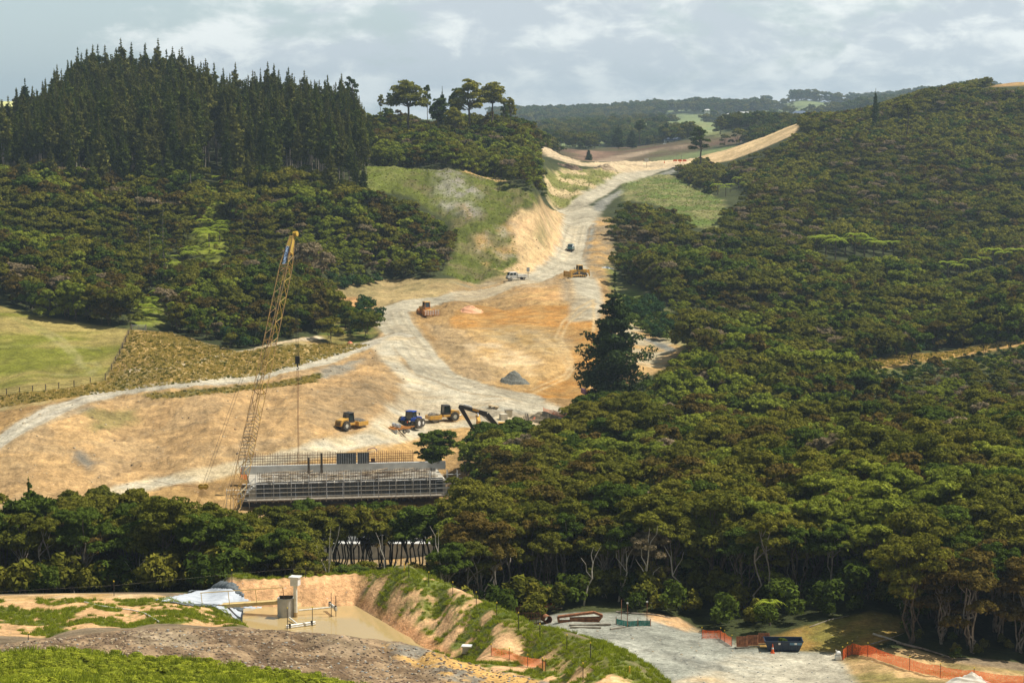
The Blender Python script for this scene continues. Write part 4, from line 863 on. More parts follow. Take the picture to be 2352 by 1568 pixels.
for i, (u, vb, vt, y, wd, lb) in enumerate((
    (60, 325, 186, 730, .95, 'wide dark pine standing alone at the far left skyline'),
    (182, 292, 118, 770, .75, 'very tall dark pine at the left end of the plantation ridge'),
    (228, 292, 112, 775, .8, 'tall dark ridge pine second from the left end'), (270, 290, 118, 780, .75, 'tall dark ridge pine third from the left end'),
    (305, 290, 108, 780, .85, 'highest dark pine of the ridge'), (335, 290, 112, 775, .65, 'narrow dark pine right of the highest ridge pine'), (385, 295, 122, 775, .95, 'broad dark pine on the ridge above the plantation middle'),
    (420, 300, 135, 775, .8, 'dark ridge pine right of the broad dark one'), (470, 310, 152, 772, .7, 'dark ridge pine standing where the skyline starts to fall'), (530, 320, 175, 770, .6, 'small dark ridge pine near the skyline dip'), (600, 320, 165, 768, .6, 'dark spire at the right half of the plantation ridge'),
    (115, 322, 212, 745, .6, 'narrow dark pine between the lone pine and the ridge'), (145, 322, 222, 745, .8, 'short dark pine left of the tall ridge pines'),
    (1016, 300, 203, 780, .55, 'dark pointed conifer in the middle of the knoll'), (1420, 345, 288, 1330, 1.3, 'dense dark tree, left of the far clump'), (1452, 345, 296, 1320, 1.5, 'dense dark tree, right of the far clump'),
    (1531, 322, 278, 1350, 1.0, 'dark cone-shaped tree above the far blue-roofed house'), (2010, 290, 207, 880, .5, 'spiky conifer on the skyline shoulder of the right hill'), (2192, 262, 222, 905, .9, 'dark bushy conifer near the top right skyline'), (1800, 293, 274, 1350, 1.8, 'squat dark tree at the top of the sandy fill'),
    (1352, 376, 342, 1080, 1.2, 'dark round tree in front of the far cuttings'))):
    placed('dark_conifer', DK[i % 3][1], u, vb, vt, y, lb, 'conifer', wid=wd*1.1, protoh=25.)
bigp = conifer('big_pine', rg(), h=21, Rb=6.6, cb=.04, whorls=23, per=11, tuft=50, size=.34, mat='darkpine', irregular=.6, tip=.12, pw=1.3)
placed('big_conifer', bigp, 1411, 930, 630, 398, 'large dark conifer standing alone beside the orange clay platform', 'conifer', protoh=21., wid=1.12)
PROTO['grey1'] = kanuka('grey_dome', rg(), h=9, R_=3.6, cb=.45, lobes=11, sub=10, cnt=60, size=.32, mat='grey', flat=.7)
placed('flowering_kanuka', PROTO['grey1'], 703, 690, 545, 520, 'pale grey flowering dome-shaped tree right of the crane tip', protoh=9.)
placed('flowering_kanuka', PROTO['near'][8][1], 1245, 1290, 1180, 262, 'tree with a flat pale blossomed crown in the middle of the bush', protoh=12.5)
PROTO['round'] = kanuka('dense_round', rg(), h=9, R_=2.9, cb=.22, lobes=20, sub=11, cnt=80, size=.28, mat='green', flat=1.1, stems=3)
placed('broadleaf_tree', PROTO['round'], 1003, 1085, 984, 343, 'dense rounded dark green tree behind the right end of the bridge works', protoh=9., wid=1.3)
placed('broadleaf_tree', PROTO['round'], 1140, 1110, 965, 345, 'flat green tree in front of the excavator', protoh=9., wid=1.25)
placed('broadleaf_tree', PROTO['round'], 1205, 1110, 955, 350, 'spreading green tree right of the excavator', protoh=9., wid=1.2)
placed('broadleaf_tree', PROTO['round'], 1352, 1060, 895, 372, 'dark tree below the large lone conifer', protoh=9., wid=1.1)
placed('broadleaf_tree', PROTO['round'], 1418, 1050, 890, 378, 'second dark tree below the large lone conifer', protoh=9., wid=1.0)
placed('broadleaf_tree', PROTO['round'], 1226, 450, 365, 700, 'dark bushy tree at the right end of the grassy knoll', protoh=9., wid=.75)
placed('broadleaf_tree', PROTO['near'][0][1], 310, 1390, 1098, 236, 'tallest spreading kanuka behind the left pond bank', protoh=10., wid=1.0)
placed('broadleaf_tree', conifer('green_spire', rg(), h=10, Rb=4.6, cb=.05, whorls=16, per=9, tuft=60, size=.30, mat='green', irregular=.6, pw=.7), 72, 1390, 1112, 240, 'bright green cone-shaped tree at the far left of the front row', protoh=10.)
for i, u in enumerate((640, 668, 700, 728, 756, 786, 812, 842, 868, 900, 930, 962, 990, 1020, 1050)):
    y = 252+(i*7) % 19; p = at(u, 1200, y); g0 = ground_z(p.x, y); vt = 1144+(i*11) % 22; top = at(u, vt, y).z; s_ = (top-g0)/10.
    tree('umbrella_kanuka', PROTO['umbrella'][i % 3], p.x, y, s_, random.random()*6.28, 'flat-topped kanuka on bare wavy stems before the culvert wall, %s from left' % ordn(i+1), 'tree', 'umbrella kanukas in front of the culvert wall', z=g0)
for i, (u, vb, vt, y) in enumerate(((378, 700, 470, 505), (345, 690, 520, 500), (318, 590, 430, 560), (560, 640, 480, 560))):
    placed('sparse_spire', conifer('thin_spire%d' % i, rg(), h=20, Rb=1.5, cb=.25, whorls=18, per=4, tuft=5, size=.4), u, vb, vt, y, '%s thin half-dead pine rising out of the left hillside bush' % ('leftmost', 'second', 'third', 'rightmost')[[2, 1, 0, 3][i]], 'pine tree', protoh=20.)
# tree ferns
ferns = [(1643+16*i+random.random()*8, 424+random.random()*24) for i in range(5)]+[(1875+22*i, 578+random.random()*14) for i in range(9)]+[(2150+26*i, 632-i*5+random.random()*12) for i in range(8)]+[(480, 560), (505, 545), (520, 480), (545, 575), (2110, 690), (1775, 605), (1600, 820), (1768, 1428)]
for i, (u, v) in enumerate(ferns):
    p = hit(u, v+8, 200, 900); g = 'along the edge of the right hillside hollow' if 5 <= i < 22 else ('near the lone pine' if i < 5 else 'among the bush')
    where = ('beside the green hollow near the lone tall pine' if i < 5 else 'in the yellow-green band across the right hillside' if i < 14 else 'in the fern patch near the right edge' if i < 22 else 'under the bush canopy')
    nth = i-(0 if i < 5 else 5 if i < 14 else 14 if i < 22 else 22)+1
    o = tree('tree_fern', PROTO['fern'][i % 2][1], p.x, p.y, (1.0+.45*random.random())*(.62 if v > 1400 else 1.45 if 5 <= i < 22 else 1), random.random()*6, 'bright tree fern %s, %s of them' % (where, ordn(nth)), 'tree fern', 'tree ferns in the bush')
    # gorse and coarse shrubs
def scatter(name, proto, polys, step, sc, label, cat, seed=1, y0=100, y1=1100, prob=1.):
    X = []; Y = []
    for s in polys:
        Q = hits(*densify(pp(s)).T, y0=y0, y1=y1); xs = np.arange(Q[:, 0].min(), Q[:, 0].max(), step); ys = np.arange(Q[:, 1].min(), Q[:, 1].max(), step)
        a, b = np.meshgrid(xs, ys); r = np.random.default_rng(seed); a = a.ravel()+(r.random(a.size)-.5)*step; b = b.ravel()+(r.random(b.size)-.5)*step
        d = sdist(Q, True, a, b); k = (d < 0) & (r.random(a.size) < prob); X.append(a[k]); Y.append(b[k])
    X = np.concatenate(X); Y = np.concatenate(Y)
    if len(X) == 0: return
    return stuff(name, '', X, Y, gz_v(X, Y), sc*(.6+.8*RNG.random(len(X))), RNG.integers(0, len(proto), len(X)), proto, label, cat)
scatter('gorse', PROTO['gorse'], ['440,740 520,730 620,740 700,730 700,760 640,785 560,800 520,790', '840,690 880,735 850,760 800,775 780,740', '1440,690 1500,700 1560,760 1520,790 1440,740', '1700,880 1850,840 1980,800 2352,740 2352,775 2060,815 1900,860 1750,905', '760,640 900,650 860,655 760,668'], 2.0, 1.0, 'dark green gorse thickets along the edges of the bush', 'gorse', y0=380, y1=640, prob=.8)
scatter('low_gorse', PROTO['gorse']+PROTO['brush'], ['1890,856 2050,850 2200,822 2352,794 2420,790 2420,828 2200,860 2000,894 1880,878'], 1.7, .62, 'low dark gorse in front of the dry grass strip on the right slope', 'gorse', y0=385, y1=480)
TUFT = [('g', (blades('grass_tuft', rg(), 70, .55, .045, .4), None)), ('g', (blades('grass_tuft', rg(), 70, .40, .05, .5), None)), ('w', (shrub('weed', rg(), h=.4, R_=.5, mat='lime', cnt=34, size=.12, k=7), None)), ('w', (shrub('weed', rg(), h=.3, R_=.6, mat='lime', cnt=34, size=.12, k=7), None))]
STR = [('s', (blades('straw_tuft', rg(), 50, .8, .06, .5, 'straw'), None)), ('s', (blades('straw_tuft', rg(), 50, .55, .06, .5, 'straw'), None)), ('g', (blades('rank_tuft', rg(), 50, .6, .06, .5, 'olive'), None))]
LM['weed'] = leaf_mat('weed_leaf', (.36, .38, .035), (.24, .27, .03), .3)
WD = [('w', (shrub('low_weed', rg(), h=.3, R_=.5, mat='weed', cnt=44, size=.12, k=8, up=1.2), None)), ('w', (shrub('low_weed', rg(), h=.45, R_=.4, mat='weed', cnt=44, size=.12, k=7, up=1.), None))]
scatter('grass_tufts', [TUFT[0], WD[0], WD[0], WD[1]], ['-60,1510 150,1495 400,1516 560,1534 700,1552 860,1585 1000,1650 -80,1650'], .42, .95, 'rank bright green grass and weeds covering the near slope', 'grass', y0=90, y1=175, prob=.5)
# tufts wherever the bank is grassy
fx, fy = jgrid(146, 216, -.245, .12, .5, 5); vv_ = gz_v(fx, fy, VEG); bb = gz_v(fx, fy, BUSH); k = (vv_ > .45) & (bb < .3) & (RNG.random(len(fx)) < .8) & (gz_v(fx, fy) > WZ+.1); fx, fy = fx[k], fy[k]
stuff('bank_grass', '', fx, fy, gz_v(fx, fy), .25+.45*RNG.random(len(fx)), RNG.integers(0, 2, len(fx)), TUFT, 'grass tufts in patches over the pond banks', 'grass')
scatter('dry_grass', STR, ['300,760 390,765 470,789 550,810 640,794 740,790 850,792 760,820 600,862 350,888 150,914 0,936 0,908 150,893 243,875 270,822', '330,905 480,893 620,880 735,858 730,880 620,890 500,905 350,918', '1978,835 2060,817 2180,808 2270,790 2352,780 2352,786 2200,818 2100,835 2000,845', '1465,906 1530,906 1520,920 1460,918'], .55, .5, 'tall dry straw coloured grass on the terraces left of the track', 'grass', y0=360, y1=520, prob=.7)
scatter('rough_grass', [STR[2], TUFT[1], TUFT[0]], ['830,388 900,383 1060,390 1160,413 1238,457 1165,512 1188,560 1190,620 1100,650 1012,643 1045,585 1040,510 980,478 950,450 880,440 828,443', '1430,422 1535,400 1600,432 1660,462 1640,528 1590,518 1540,480 1480,465', '1258,402 1380,390 1428,397 1340,441 1295,478 1265,468'], 1.15, .38, 'rough grass and brush over the knoll and the road batters', 'grass', y0=555, y1=900, prob=.6)
# stones
def rock(name, rng, mat):
    bm = bmesh_ico(1); V = bm[0]*(1, .8, .6)*(.75+.5*rng.random((len(bm[0]), 1))); return new_mesh(name, V, bm[1], [mat])
def bmesh_ico(sub):
    import bmesh
    b = bmesh.new(); bmesh.ops.create_icosphere(b, subdivisions=sub, radius=1); b.verts.ensure_lookup_table()
    V = np.array([v.co[:] for v in b.verts]); Fc = np.array([[v.index for v in f.verts] for f in b.faces]); b.free(); return V, Fc
STONE = pbsdf('pale_stone', (.48, .38, .25), .9, nscale=2, c2=(.35, .28, .18), spec=.1); STONE2 = pbsdf('dark_clod', (.20, .15, .10), .95, nscale=3, c2=(.10, .08, .06), spec=.1); STONE3 = pbsdf('grey_stone', (.33, .33, .30), .9, nscale=3, c2=(.2, .2, .18), spec=.1)
RK = [('r', (rock('stone', rg(), m_), None)) for m_ in (STONE, STONE2, STONE2, STONE3, STONE)]
scatter('rubble_stones', RK, ['0,1480 200,1458 350,1443 600,1444 800,1462 960,1487 1150,1542 1290,1574 1280,1640 1000,1640 860,1578 700,1546 560,1528 400,1510 0,1500'], .7, .12, 'stones and clods strewn over the brown mound in front of the pond', 'rubble', y0=130, y1=185, prob=.8)
CLOD = pbsdf('brown_clod', (.26, .19, .13), .95, nscale=3, c2=(.13, .09, .06), spec=.1); RK2 = [('r', (rock('clod', rg(), CLOD), None)) for _ in range(3)]+[('t', (blades('root_twigs', rg(), 9, .5, .02, .5, 'rust'), None))]
scatter('earth_clods', RK2, ['0,1480 200,1458 350,1443 600,1444 800,1462 960,1487 1150,1542 1290,1574 1280,1640 1000,1640 860,1578 700,1546 560,1528 400,1510 0,1500'], .45, .12, 'brown clods roots and bark littering the mound', 'rubble', y0=130, y1=185, prob=.5)
scatter('yard_stones', [RK[3], RK[3], RK[0]], ['1225,1440 1262,1412 1330,1405 1480,1410 1560,1432 1640,1455 1700,1487 1920,1498 1960,1530 1990,1600 1600,1640 1520,1580 1380,1500'], 1.5, .10, 'loose grey stones over the gravel hardstand', 'gravel', y0=180, y1=232, prob=.6)
scatter('gully_brush', [PROTO['brush'][1], PROTO['brush'][0], ('f', (PROTO['fern'][0][1][0], None))], ['462,425 518,428 532,470 528,520 545,560 520,600 480,612 450,590 440,560 458,500', '392,600 440,596 425,640 400,665 385,660', '318,700 362,684 384,735 310,752'], 1.8, .9, 'bright ferny undergrowth in the open gully on the left hillside', 'undergrowth', y0=430, y1=640, prob=.7)
scatter('slope_stones', [RK[0], RK[0], RK[1]], ['0,944 350,894 600,868 760,824 905,790 930,880 780,1010 500,1080 350,1110 120,1160 0,1160', '1190,480 1290,500 1262,598 1130,640 1170,520', '985,745 1180,850 1130,882 1010,810'], 4.5, .22, 'pale stones scattered across the clay cuttings', 'stones', y0=320, y1=700, prob=.6)
# far woods
fxs = RNG.uniform(-.01, .262, 30000); fys = np.exp(RNG.uniform(math.log(1130), math.log(4300), 30000)); X = fxs*fys
f_c = gz_v(X, fys, COLr[..., 1]); f_r = gz_v(X, fys, COLr[..., 0]); k = (f_c < .075) & (f_r < .06) & (RNG.random(len(X)) < .8); X = X[k]; Y = fys[k]
stuff('far_woods', '', X, Y, gz_v(X, Y), np.interp(Y, [1100, 2000, 4300], [1.1, 1.9, 3.0])*(.6+.7*RNG.random(len(X))), picks(PROTO['hill'], RNG.integers(0, 2, len(X))), PROTO['hill'], 'hazy woods over the distant hills', 'wood')
# ---------- pond water ----------
def poly_obj(name, pts, mat, parent=None):
    me = bpy.data.meshes.new(name); me.from_pydata([tuple(p) for p in pts], [], [list(range(len(pts)))]); me.materials.append(mat); me.update(); return link(name, me, parent)
m, nt, N, L = nodes('muddy_water'); o_ = N.new('ShaderNodeOutputMaterial'); b = N.new('ShaderNodeBsdfPrincipled'); L.new(b.outputs[0], o_.inputs[0])
b.inputs['Base Color'].default_value = (.43, .31, .14, 1); b.inputs['Roughness'].default_value = .05; b.inputs['IOR'].default_value = 1.33
g = N.new('ShaderNodeNewGeometry'); z_ = N.new('ShaderNodeTexNoise'); z_.inputs['Scale'].default_value = 2.2; z_.inputs['Detail'].default_value = 4; L.new(g.outputs['Position'], z_.inputs['Vector'])
bp = N.new('ShaderNodeBump'); bp.inputs['Strength'].default_value = .12; bp.inputs['Distance'].default_value = .05; L.new(z_.outputs[0], bp.inputs['Height']); L.new(bp.outputs[0], b.inputs['Normal'])
WATER = m
tag(poly_obj('pond_water', [((u-1176)/F*y, y, WZ) for u, y in ((545, 198), (548, 203.5), (830, 204.2), (900, 196.8), (1075, 178.5), (1040, 176), (700, 180), (560, 190))], WATER), 'muddy brown settling pond', kind='structure')
# outer land so that the ground reaches the horizon
pl = pbsdf('far_plain', (.07, .09, .03), .95, nscale=.004, c2=(.12, .13, .05))
for nm, x0, x1, y0, y1, zz in (('distant_plain', -9000, 9000, 7480, 20000, H-410), ('distant_plain', -9000, -2350, 1500, 7480, H-410), ('distant_plain', 2350+450, 9000, 1500, 7480, H-410), ('near_ground', -60, 60, -80, 5.3, H-3.1)):
    pass
tag(poly_obj('distant_plain', [(-8500, 7000, H-130), (8500, 7000, H-130), (8500, 8800, H-130), (-8500, 8800, H-130)], pl), 'flat land at the horizon', kind='structure')
tag(poly_obj('viewpoint_ground', [(-30, -60, H-3.02), (30, -60, H-3.02), (30, 5.4, H-3.02), (-30, 5.4, H-3.02)], GM), 'level ground at the viewpoint', kind='structure')
# ---------- haze ----------
zlo = float(min(GZ.min(), H-130))-1; hx = 9000
V = [(x, y, z) for x in (-hx, hx) for y in (-150, 9000) for z in (zlo, H+130)]
me = bpy.data.meshes.new('haze'); me.from_pydata(V, [], [(0, 1, 3, 2), (4, 6, 7, 5), (0, 4, 5, 1), (2, 3, 7, 6), (0, 2, 6, 4), (1, 5, 7, 3)])
m, nt, N, L = nodes('haze_air'); o_ = N.new('ShaderNodeOutputMaterial'); pv = N.new('ShaderNodeVolumePrincipled'); L.new(pv.outputs[0], o_.inputs['Volume'])
pv.inputs['Color'].default_value = (.66, .84, 1, 1); pv.inputs['Density'].default_value = .00011; pv.inputs['Anisotropy'].default_value = .3
me.materials.append(m); tag(link('haze', me), 'thin blue summer haze over the hills', 'haze', kind='stuff')
# ---------- built things ----------
import bmesh
class MB:
    def __init__(s): s.V = []; s.F = []; s.M = Matrix.Identity(4)
    def add(s, V, F_):
        b = len(s.V); s.V += [tuple(s.M @ Vector(v)) for v in V]; s.F += [tuple(b+i for i in f) for f in F_]; return s
    def box(s, x0, x1, y0, y1, z0, z1, tx=0, ty=0):
        """tx, ty: how much the top is drawn in"""
        V = [(x0, y0, z0), (x1, y0, z0), (x1, y1, z0), (x0, y1, z0), (x0+tx, y0+ty, z1), (x1-tx, y0+ty, z1), (x1-tx, y1-ty, z1), (x0+tx, y1-ty, z1)]
        return s.add(V, [(3, 2, 1, 0), (4, 5, 6, 7), (0, 1, 5, 4), (1, 2, 6, 5), (2, 3, 7, 6), (3, 0, 4, 7)])
    def prism(s, prof, y0, y1):
        n_ = len(prof); V = [(x, y0, z) for x, z in prof]+[(x, y1, z) for x, z in prof]
        return s.add(V, [tuple(range(n_)), tuple(range(2*n_-1, n_-1, -1))]+[(i, i+n_, (i+1) % n_+n_, (i+1) % n_) for i in range(n_)])
    def cyl(s, a, b, r, r2=None, n_=12, cap=True):
        a = Vector(a); b = Vector(b); r2 = r if r2 is None else r2; t = (b-a).normalized(); ref = Vector((0, 0, 1)) if abs(t.z) < .9 else Vector((1, 0, 0)); p = t.cross(ref).normalized(); q = t.cross(p)
        V = [a+(p*math.cos(6.28319*k/n_)+q*math.sin(6.28319*k/n_))*r for k in range(n_)]+[b+(p*math.cos(6.28319*k/n_)+q*math.sin(6.28319*k/n_))*r2 for k in range(n_)]
        Fc = [(k, (k+1) % n_, (k+1) % n_+n_, k+n_) for k in range(n_)]
        if cap: Fc += [tuple(range(n_-1, -1, -1)), tuple(range(n_, 2*n_))]
        return s.add(V, Fc)
    def rod(s, a, b, r=.03, n_=4): return s.cyl(a, b, r, n_=n_)
    def path(s, pts, r, n_=6):
        for a, b in zip(pts[:-1], pts[1:]): s.cyl(a, b, r, n_=n_)
        return s
    def ring(s, c, ax, R_, r, n_=20, w=.2):
        """tyre: a ring of rectangular section with bevelled shoulders; ax is 'y' or 'x'"""
        prof = [(r, -w/2), (R_*.96, -w/2), (R_, -w*.35), (R_, w*.35), (R_*.96, w/2), (r, w/2)]; V = []; m_ = len(prof)
        for k in range(n_):
            a = 6.28319*k/n_
            for rr, ww in prof: V.append((c[0]+rr*math.cos(a), c[1]+ww, c[2]+rr*math.sin(a)))
        Fc = [(k*m_+i, ((k+1) % n_)*m_+i, ((k+1) % n_)*m_+(i+1) % m_, k*m_+(i+1) % m_) for k in range(n_) for i in range(m_)]
        return s.add(V, Fc)
    def build(s, name, mat, parent=None, bevel=0.):
        me = bpy.data.meshes.new(name); me.from_pydata(s.V, [], s.F); me.materials.append(mat); me.update()
        b = bmesh.new(); b.from_mesh(me); bmesh.ops.recalc_face_normals(b, faces=b.faces); b.to_mesh(me); b.free()
        o = link(name, me, parent)
        if bevel: md = o.modifiers.new('bevel', 'BEVEL'); md.width = bevel; md.segments = 2; md.limit_method = 'ANGLE'
        return o
def thing(name, label, cat, loc, rz=0., group=None, rx=0., ry=0.):
    o = bpy.data.objects.new(name, None); col.objects.link(o); o.location = loc; o.rotation_euler = (rx, ry, rz); o.empty_display_size = .5
    return tag(o, label, cat, group)
def solo(b, name, mat, label, cat, group=None, bevel=0.):
    """one-piece thing: re-centre the mesh on its base"""
    c = Vector((sum(v[0] for v in b.V)/len(b.V), sum(v[1] for v in b.V)/len(b.V), min(v[2] for v in b.V)))
    b.V = [tuple(Vector(v)-c) for v in b.V]; o = b.build(name, mat, None, bevel); o.location = c; return tag(o, label, cat, group)
YEL = pbsdf('machine_yellow', (.72, .40, .06), .45, nscale=1.5, c2=(.52, .30, .09)); ORG = pbsdf('machine_orange', (.66, .26, .04), .5, nscale=2, c2=(.45, .20, .06))
CRY = pbsdf('crane_yellow', (.62, .38, .035), .5, nscale=1, c2=(.42, .27, .05)); CRR = pbsdf('crane_rusty_lattice', (.38, .21, .05), .6, nscale=1, c2=(.22, .13, .05))
BLK = pbsdf('black_steel', (.022, .02, .02), .5, nscale=3, c2=(.04, .035, .03)); RUB = pbsdf('dusty_rubber', (.035, .032, .028), .85, nscale=4, c2=(.12, .10, .07)); GLS = pbsdf('cab_glass', (.02, .03, .03), .08, nscale=1, c2=(.03, .045, .04), spec=.8)
WHT = pbsdf('white_paint', (.78, .78, .75), .4, nscale=2, c2=(.62, .6, .54)); STL = pbsdf('galvanised_steel', (.55, .57, .59), .5, .1, nscale=3, c2=(.28, .29, .30)); BLU = pbsdf('tractor_blue', (.02, .07, .42), .35, nscale=2, c2=(.03, .07, .30))
CON = pbsdf('concrete', (.52, .50, .45), .9, nscale=1.2, c2=(.38, .365, .33), bump=.1, spec=.15); CONW = pbsdf('pale_concrete', (.62, .61, .57), .9, nscale=.8, c2=(.50, .49, .46), spec=.15); RST = pbsdf('rusty_rebar', (.20, .085, .04), .9, nscale=4, c2=(.12, .06, .035), spec=.1)
RSO = pbsdf('rusty_steel', (.34, .15, .07), .85, nscale=3, c2=(.16, .07, .04), spec=.15); TIM = pbsdf('raw_timber', (.55, .42, .24), .85, nscale=2, c2=(.38, .28, .16), spec=.15); TMG = pbsdf('weathered_timber', (.34, .30, .24), .9, nscale=2, c2=(.2, .17, .13), spec=.1)
FRM = pbsdf('formwork_panel', (.05, .062, .075), .6, nscale=1, c2=(.11, .105, .09)); NAVY = pbsdf('navy_paint', (.016, .035, .075), .45, nscale=2, c2=(.03, .045, .07)); PVC = pbsdf('white_pipe', (.80, .78, .70), .4, nscale=3, c2=(.62, .58, .46)); GRN = pbsdf('dark_green_paint', (.02, .09, .075), .3, nscale=2, c2=(.03, .08, .07), spec=.6)
YCAP = pbsdf('yellow_cap', (.85, .62, .03), .5); PUR = pbsdf('purple_paint', (.13, .05, .17), .5); RED = pbsdf('cone_orange', (.85, .14, .03), .5); GEO = pbsdf('white_geotextile', (.50, .53, .57), .9, nscale=1.2, c2=(.38, .41, .45), bump=.3, spec=.1); GEOD = pbsdf('dark_silt_cloth', (.06, .075, .08), .8, nscale=2, c2=(.16, .18, .19), bump=.4); RIM = pbsdf('pale_rim', (.68, .66, .56), .5)
def net_mat(name, c, holes=.45, sc=9.):
    m, nt, N, L = nodes(name); o = N.new('ShaderNodeOutputMaterial'); d = N.new('ShaderNodeBsdfDiffuse'); t = N.new('ShaderNodeBsdfTranslucent'); x = N.new('ShaderNodeMixShader'); x.inputs[0].default_value = .4
    d.inputs[0].default_value = (*c, 1); t.inputs[0].default_value = (*c, 1); L.new(d.outputs[0], x.inputs[1]); L.new(t.outputs[0], x.inputs[2])
    tr = N.new('ShaderNodeBsdfTransparent'); y = N.new('ShaderNodeMixShader'); tc = N.new('ShaderNodeTexCoord'); nz = N.new('ShaderNodeTexNoise'); nz.inputs['Scale'].default_value = sc; nz.inputs['Detail'].default_value = 3; L.new(tc.outputs['Object'], nz.inputs[0])
    mr_ = N.new('ShaderNodeMapRange'); mr_.inputs[1].default_value = .38; mr_.inputs[2].default_value = .62; mr_.inputs[3].default_value = max(0, holes-.2); mr_.inputs[4].default_value = holes+.2; L.new(nz.outputs[0], mr_.inputs[0])
    L.new(mr_.outputs[0], y.inputs[0]); L.new(x.outputs[0], y.inputs[1]); L.new(tr.outputs[0], y.inputs[2]); L.new(y.outputs[0], o.inputs[0]); return m
ONET = net_mat('orange_net', (.90, .17, .05), .38); ONET2 = net_mat('faded_orange_net', (.95, .30, .14), .4); GNET = net_mat('green_silt_cloth', (.01, .17, .14), .0)
def wheels(par, pts, R_, w, rim=RIM, tread=True):
    for (x, y) in pts:
        b = MB().ring((x, y, R_), 'y', R_, R_*.5, 18, w)
        if tread:
            for k in range(16):
                a = 6.283*k/16; c, s_ = math.cos(a)*R_, math.sin(a)*R_
                b.box(x+c-.06, x+c+.06, y-w*.48, y+w*.48, R_+s_-.06, R_+s_+.06)
        wo = b.build('wheel', RUB, par); MB().cyl((x, y-w*.4, R_), (x, y+w*.4, R_), R_*.52, n_=12).cyl((x, y-w*.45, R_), (x, y+w*.45, R_), R_*.2, n_=8).build('rim', rim, wo)
def cab(par, x0, x1, y0, y1, z0, z1, mat, roof=None, rt=.12, tp=.12):
    c = MB()
    for x in (x0, x1):
        for y in (y0, y1):
            xt = x+(tp if x == x0 else -tp); yt = y+(.06 if y == y0 else -.06); c.cyl((x, y, z0), (xt, yt, z1), .07, n_=4)
    c.box(x0-.03, x1+.03, y0-.03, y1+.03, z0-.05, z0+.35)
    co_ = c.build('cab', mat, par); MB().box(x0+.05, x1-.05, y0+.04, y1-.04, z0+.3, z1, tp, .06).build('windows', GLS, co_)
    MB().box(x0-.1+tp, x1+.15-tp, y0-.05, y1+.05, z1, z1+rt, .06, .06).build('roof', roof or mat, co_, .03); return co_
def roller(label, loc, rz, steep=0):
    t = thing('soil_compactor', label, 'road roller', loc, rz, 'road rollers parked on the pad')
    b = MB().prism([(-2.9, .7), (-3.0, 1.35), (-2.8, 1.75), (-1.2, 2.0), (-1.1, .7)], -.75, .75); b.box(-1.2, .3, -.8, .8, .75, 1.15); bd = b.build('engine_hood', YEL, t, .05)
    g_ = MB(); [g_.box(-3.03, -2.97, -.55, .55, .85+.12*k, .91+.12*k) for k in range(6)]; g_.build('grille', BLK, bd)
    cab(t, -1.15, .15, -.7, .7, 1.15, 2.75, BLK)
    wheels(t, [(-1.9, .85), (-1.9, -.85)], .78, .55)
    MB().box(.3, .8, -.35, .35, .6, 1.0).box(.8, 3.1, .98, 1.12, .45, 1.15).box(.8, 3.1, -1.12, -.98, .45, 1.15).box(.8, .98, -1.1, 1.1, .45, 1.25).box(2.95, 3.12, -1.1, 1.1, .45, 1.1).build('drum_frame', YEL, t, .03)
    dr = MB().cyl((1.95, -.97, .76), (1.95, .97, .76), .76, n_=24); 
    for k in range(16):
        for j in range(6): a = 6.283*(k+.5*(j % 2))/16; y = -.8+.32*j; c, s_ = math.cos(a), math.sin(a); dr.cyl((1.95+c*.74, y, .76+s_*.74), (1.95+c*.86, y, .76+s_*.86), .09, .06, 4)
    dr.build('drum', TMG, t); MB().cyl((-1.3, .5, 1.9), (-1.3, .5, 2.6), .05, n_=6).build('exhaust', BLK, t); return t
def P(u, v, y0=120, y1=1100): return hit(u, v, y0, y1)
roller('yellow roller parked alone at the left of the pad, engine towards us', P(806, 984, 340, 420), R(48))
roller('yellow roller right of the blue tractor, drum pointing left', P(1018, 966, 340, 420), R(208))
# tractor
t = thing('tractor', 'blue farm tractor with dual rear wheels parked on the pad', 'tractor', P(946, 981, 340, 420), R(62))
b = MB().prism([(.5, .9), (.5, 1.85), (1.2, 1.9), (2.6, 1.65), (2.9, 1.35), (2.9, .95)], -.42, .42).build('bonnet', BLU, t, .06); MB().box(2.9, 2.94, -.35, .35, 1.0, 1.5).build('grille', BLK, b)
MB().box(-1.2, 2.7, -.3, .3, .65, 1.0).box(-1.5, -1.2, -.5, .5, .6, 1.0).build('chassis', BLK, t)
for s in (-1, 1):
    MB().prism([(-1.5, 1.3), (-1.3, 1.75), (-.6, 1.95), (.1, 1.85), (.25, 1.5), (.1, 1.6), (-.6, 1.78), (-1.2, 1.6)], s*.6, s*1.45).build('mudguard', BLU, t)
    MB().rod((.4, s*.8, 2.5), (.45, s*1.35, 2.55), .03).box(.4, .48, s*1.3-.12, s*1.3+.12, 2.2, 2.6).build('mirror', BLK, t)
cab(t, -1.0, .45, -.75, .75, 1.35, 2.85, BLK, BLU, .16); wheels(t, [(-.6, 1.05), (-.6, -1.05), (-.6, 1.68), (-.6, -1.68)], .95, .5, WHT); wheels(t, [(2.1, .95), (2.1, -.95)], .65, .42, WHT)
MB().cyl((1.0, .5, 1.8), (1.0, .5, 2.7), .05, n_=6).build('exhaust', BLK, t); MB().box(-1.56, -1.5, -.1, .1, 1.0, 1.3).build('tail_light', RED, t)
t = thing('disc_harrow', 'orange disc harrow with two grey tanks behind the blue tractor', 'harrow', P(914, 992, 340, 420), R(30))
b = MB()
for y in (-1.6, -.8, 0, .8, 1.6): b.box(-1.6, 1.6, y-.06, y+.06, .7, .85)
for x in (-1.6, -.6, .6, 1.5): b.box(x-.07, x+.07, -1.9, 1.9, .72, .9)
b.box(1.5, 3.2, -.08, .08, .7, .85); b.build('frame', ORG, t)
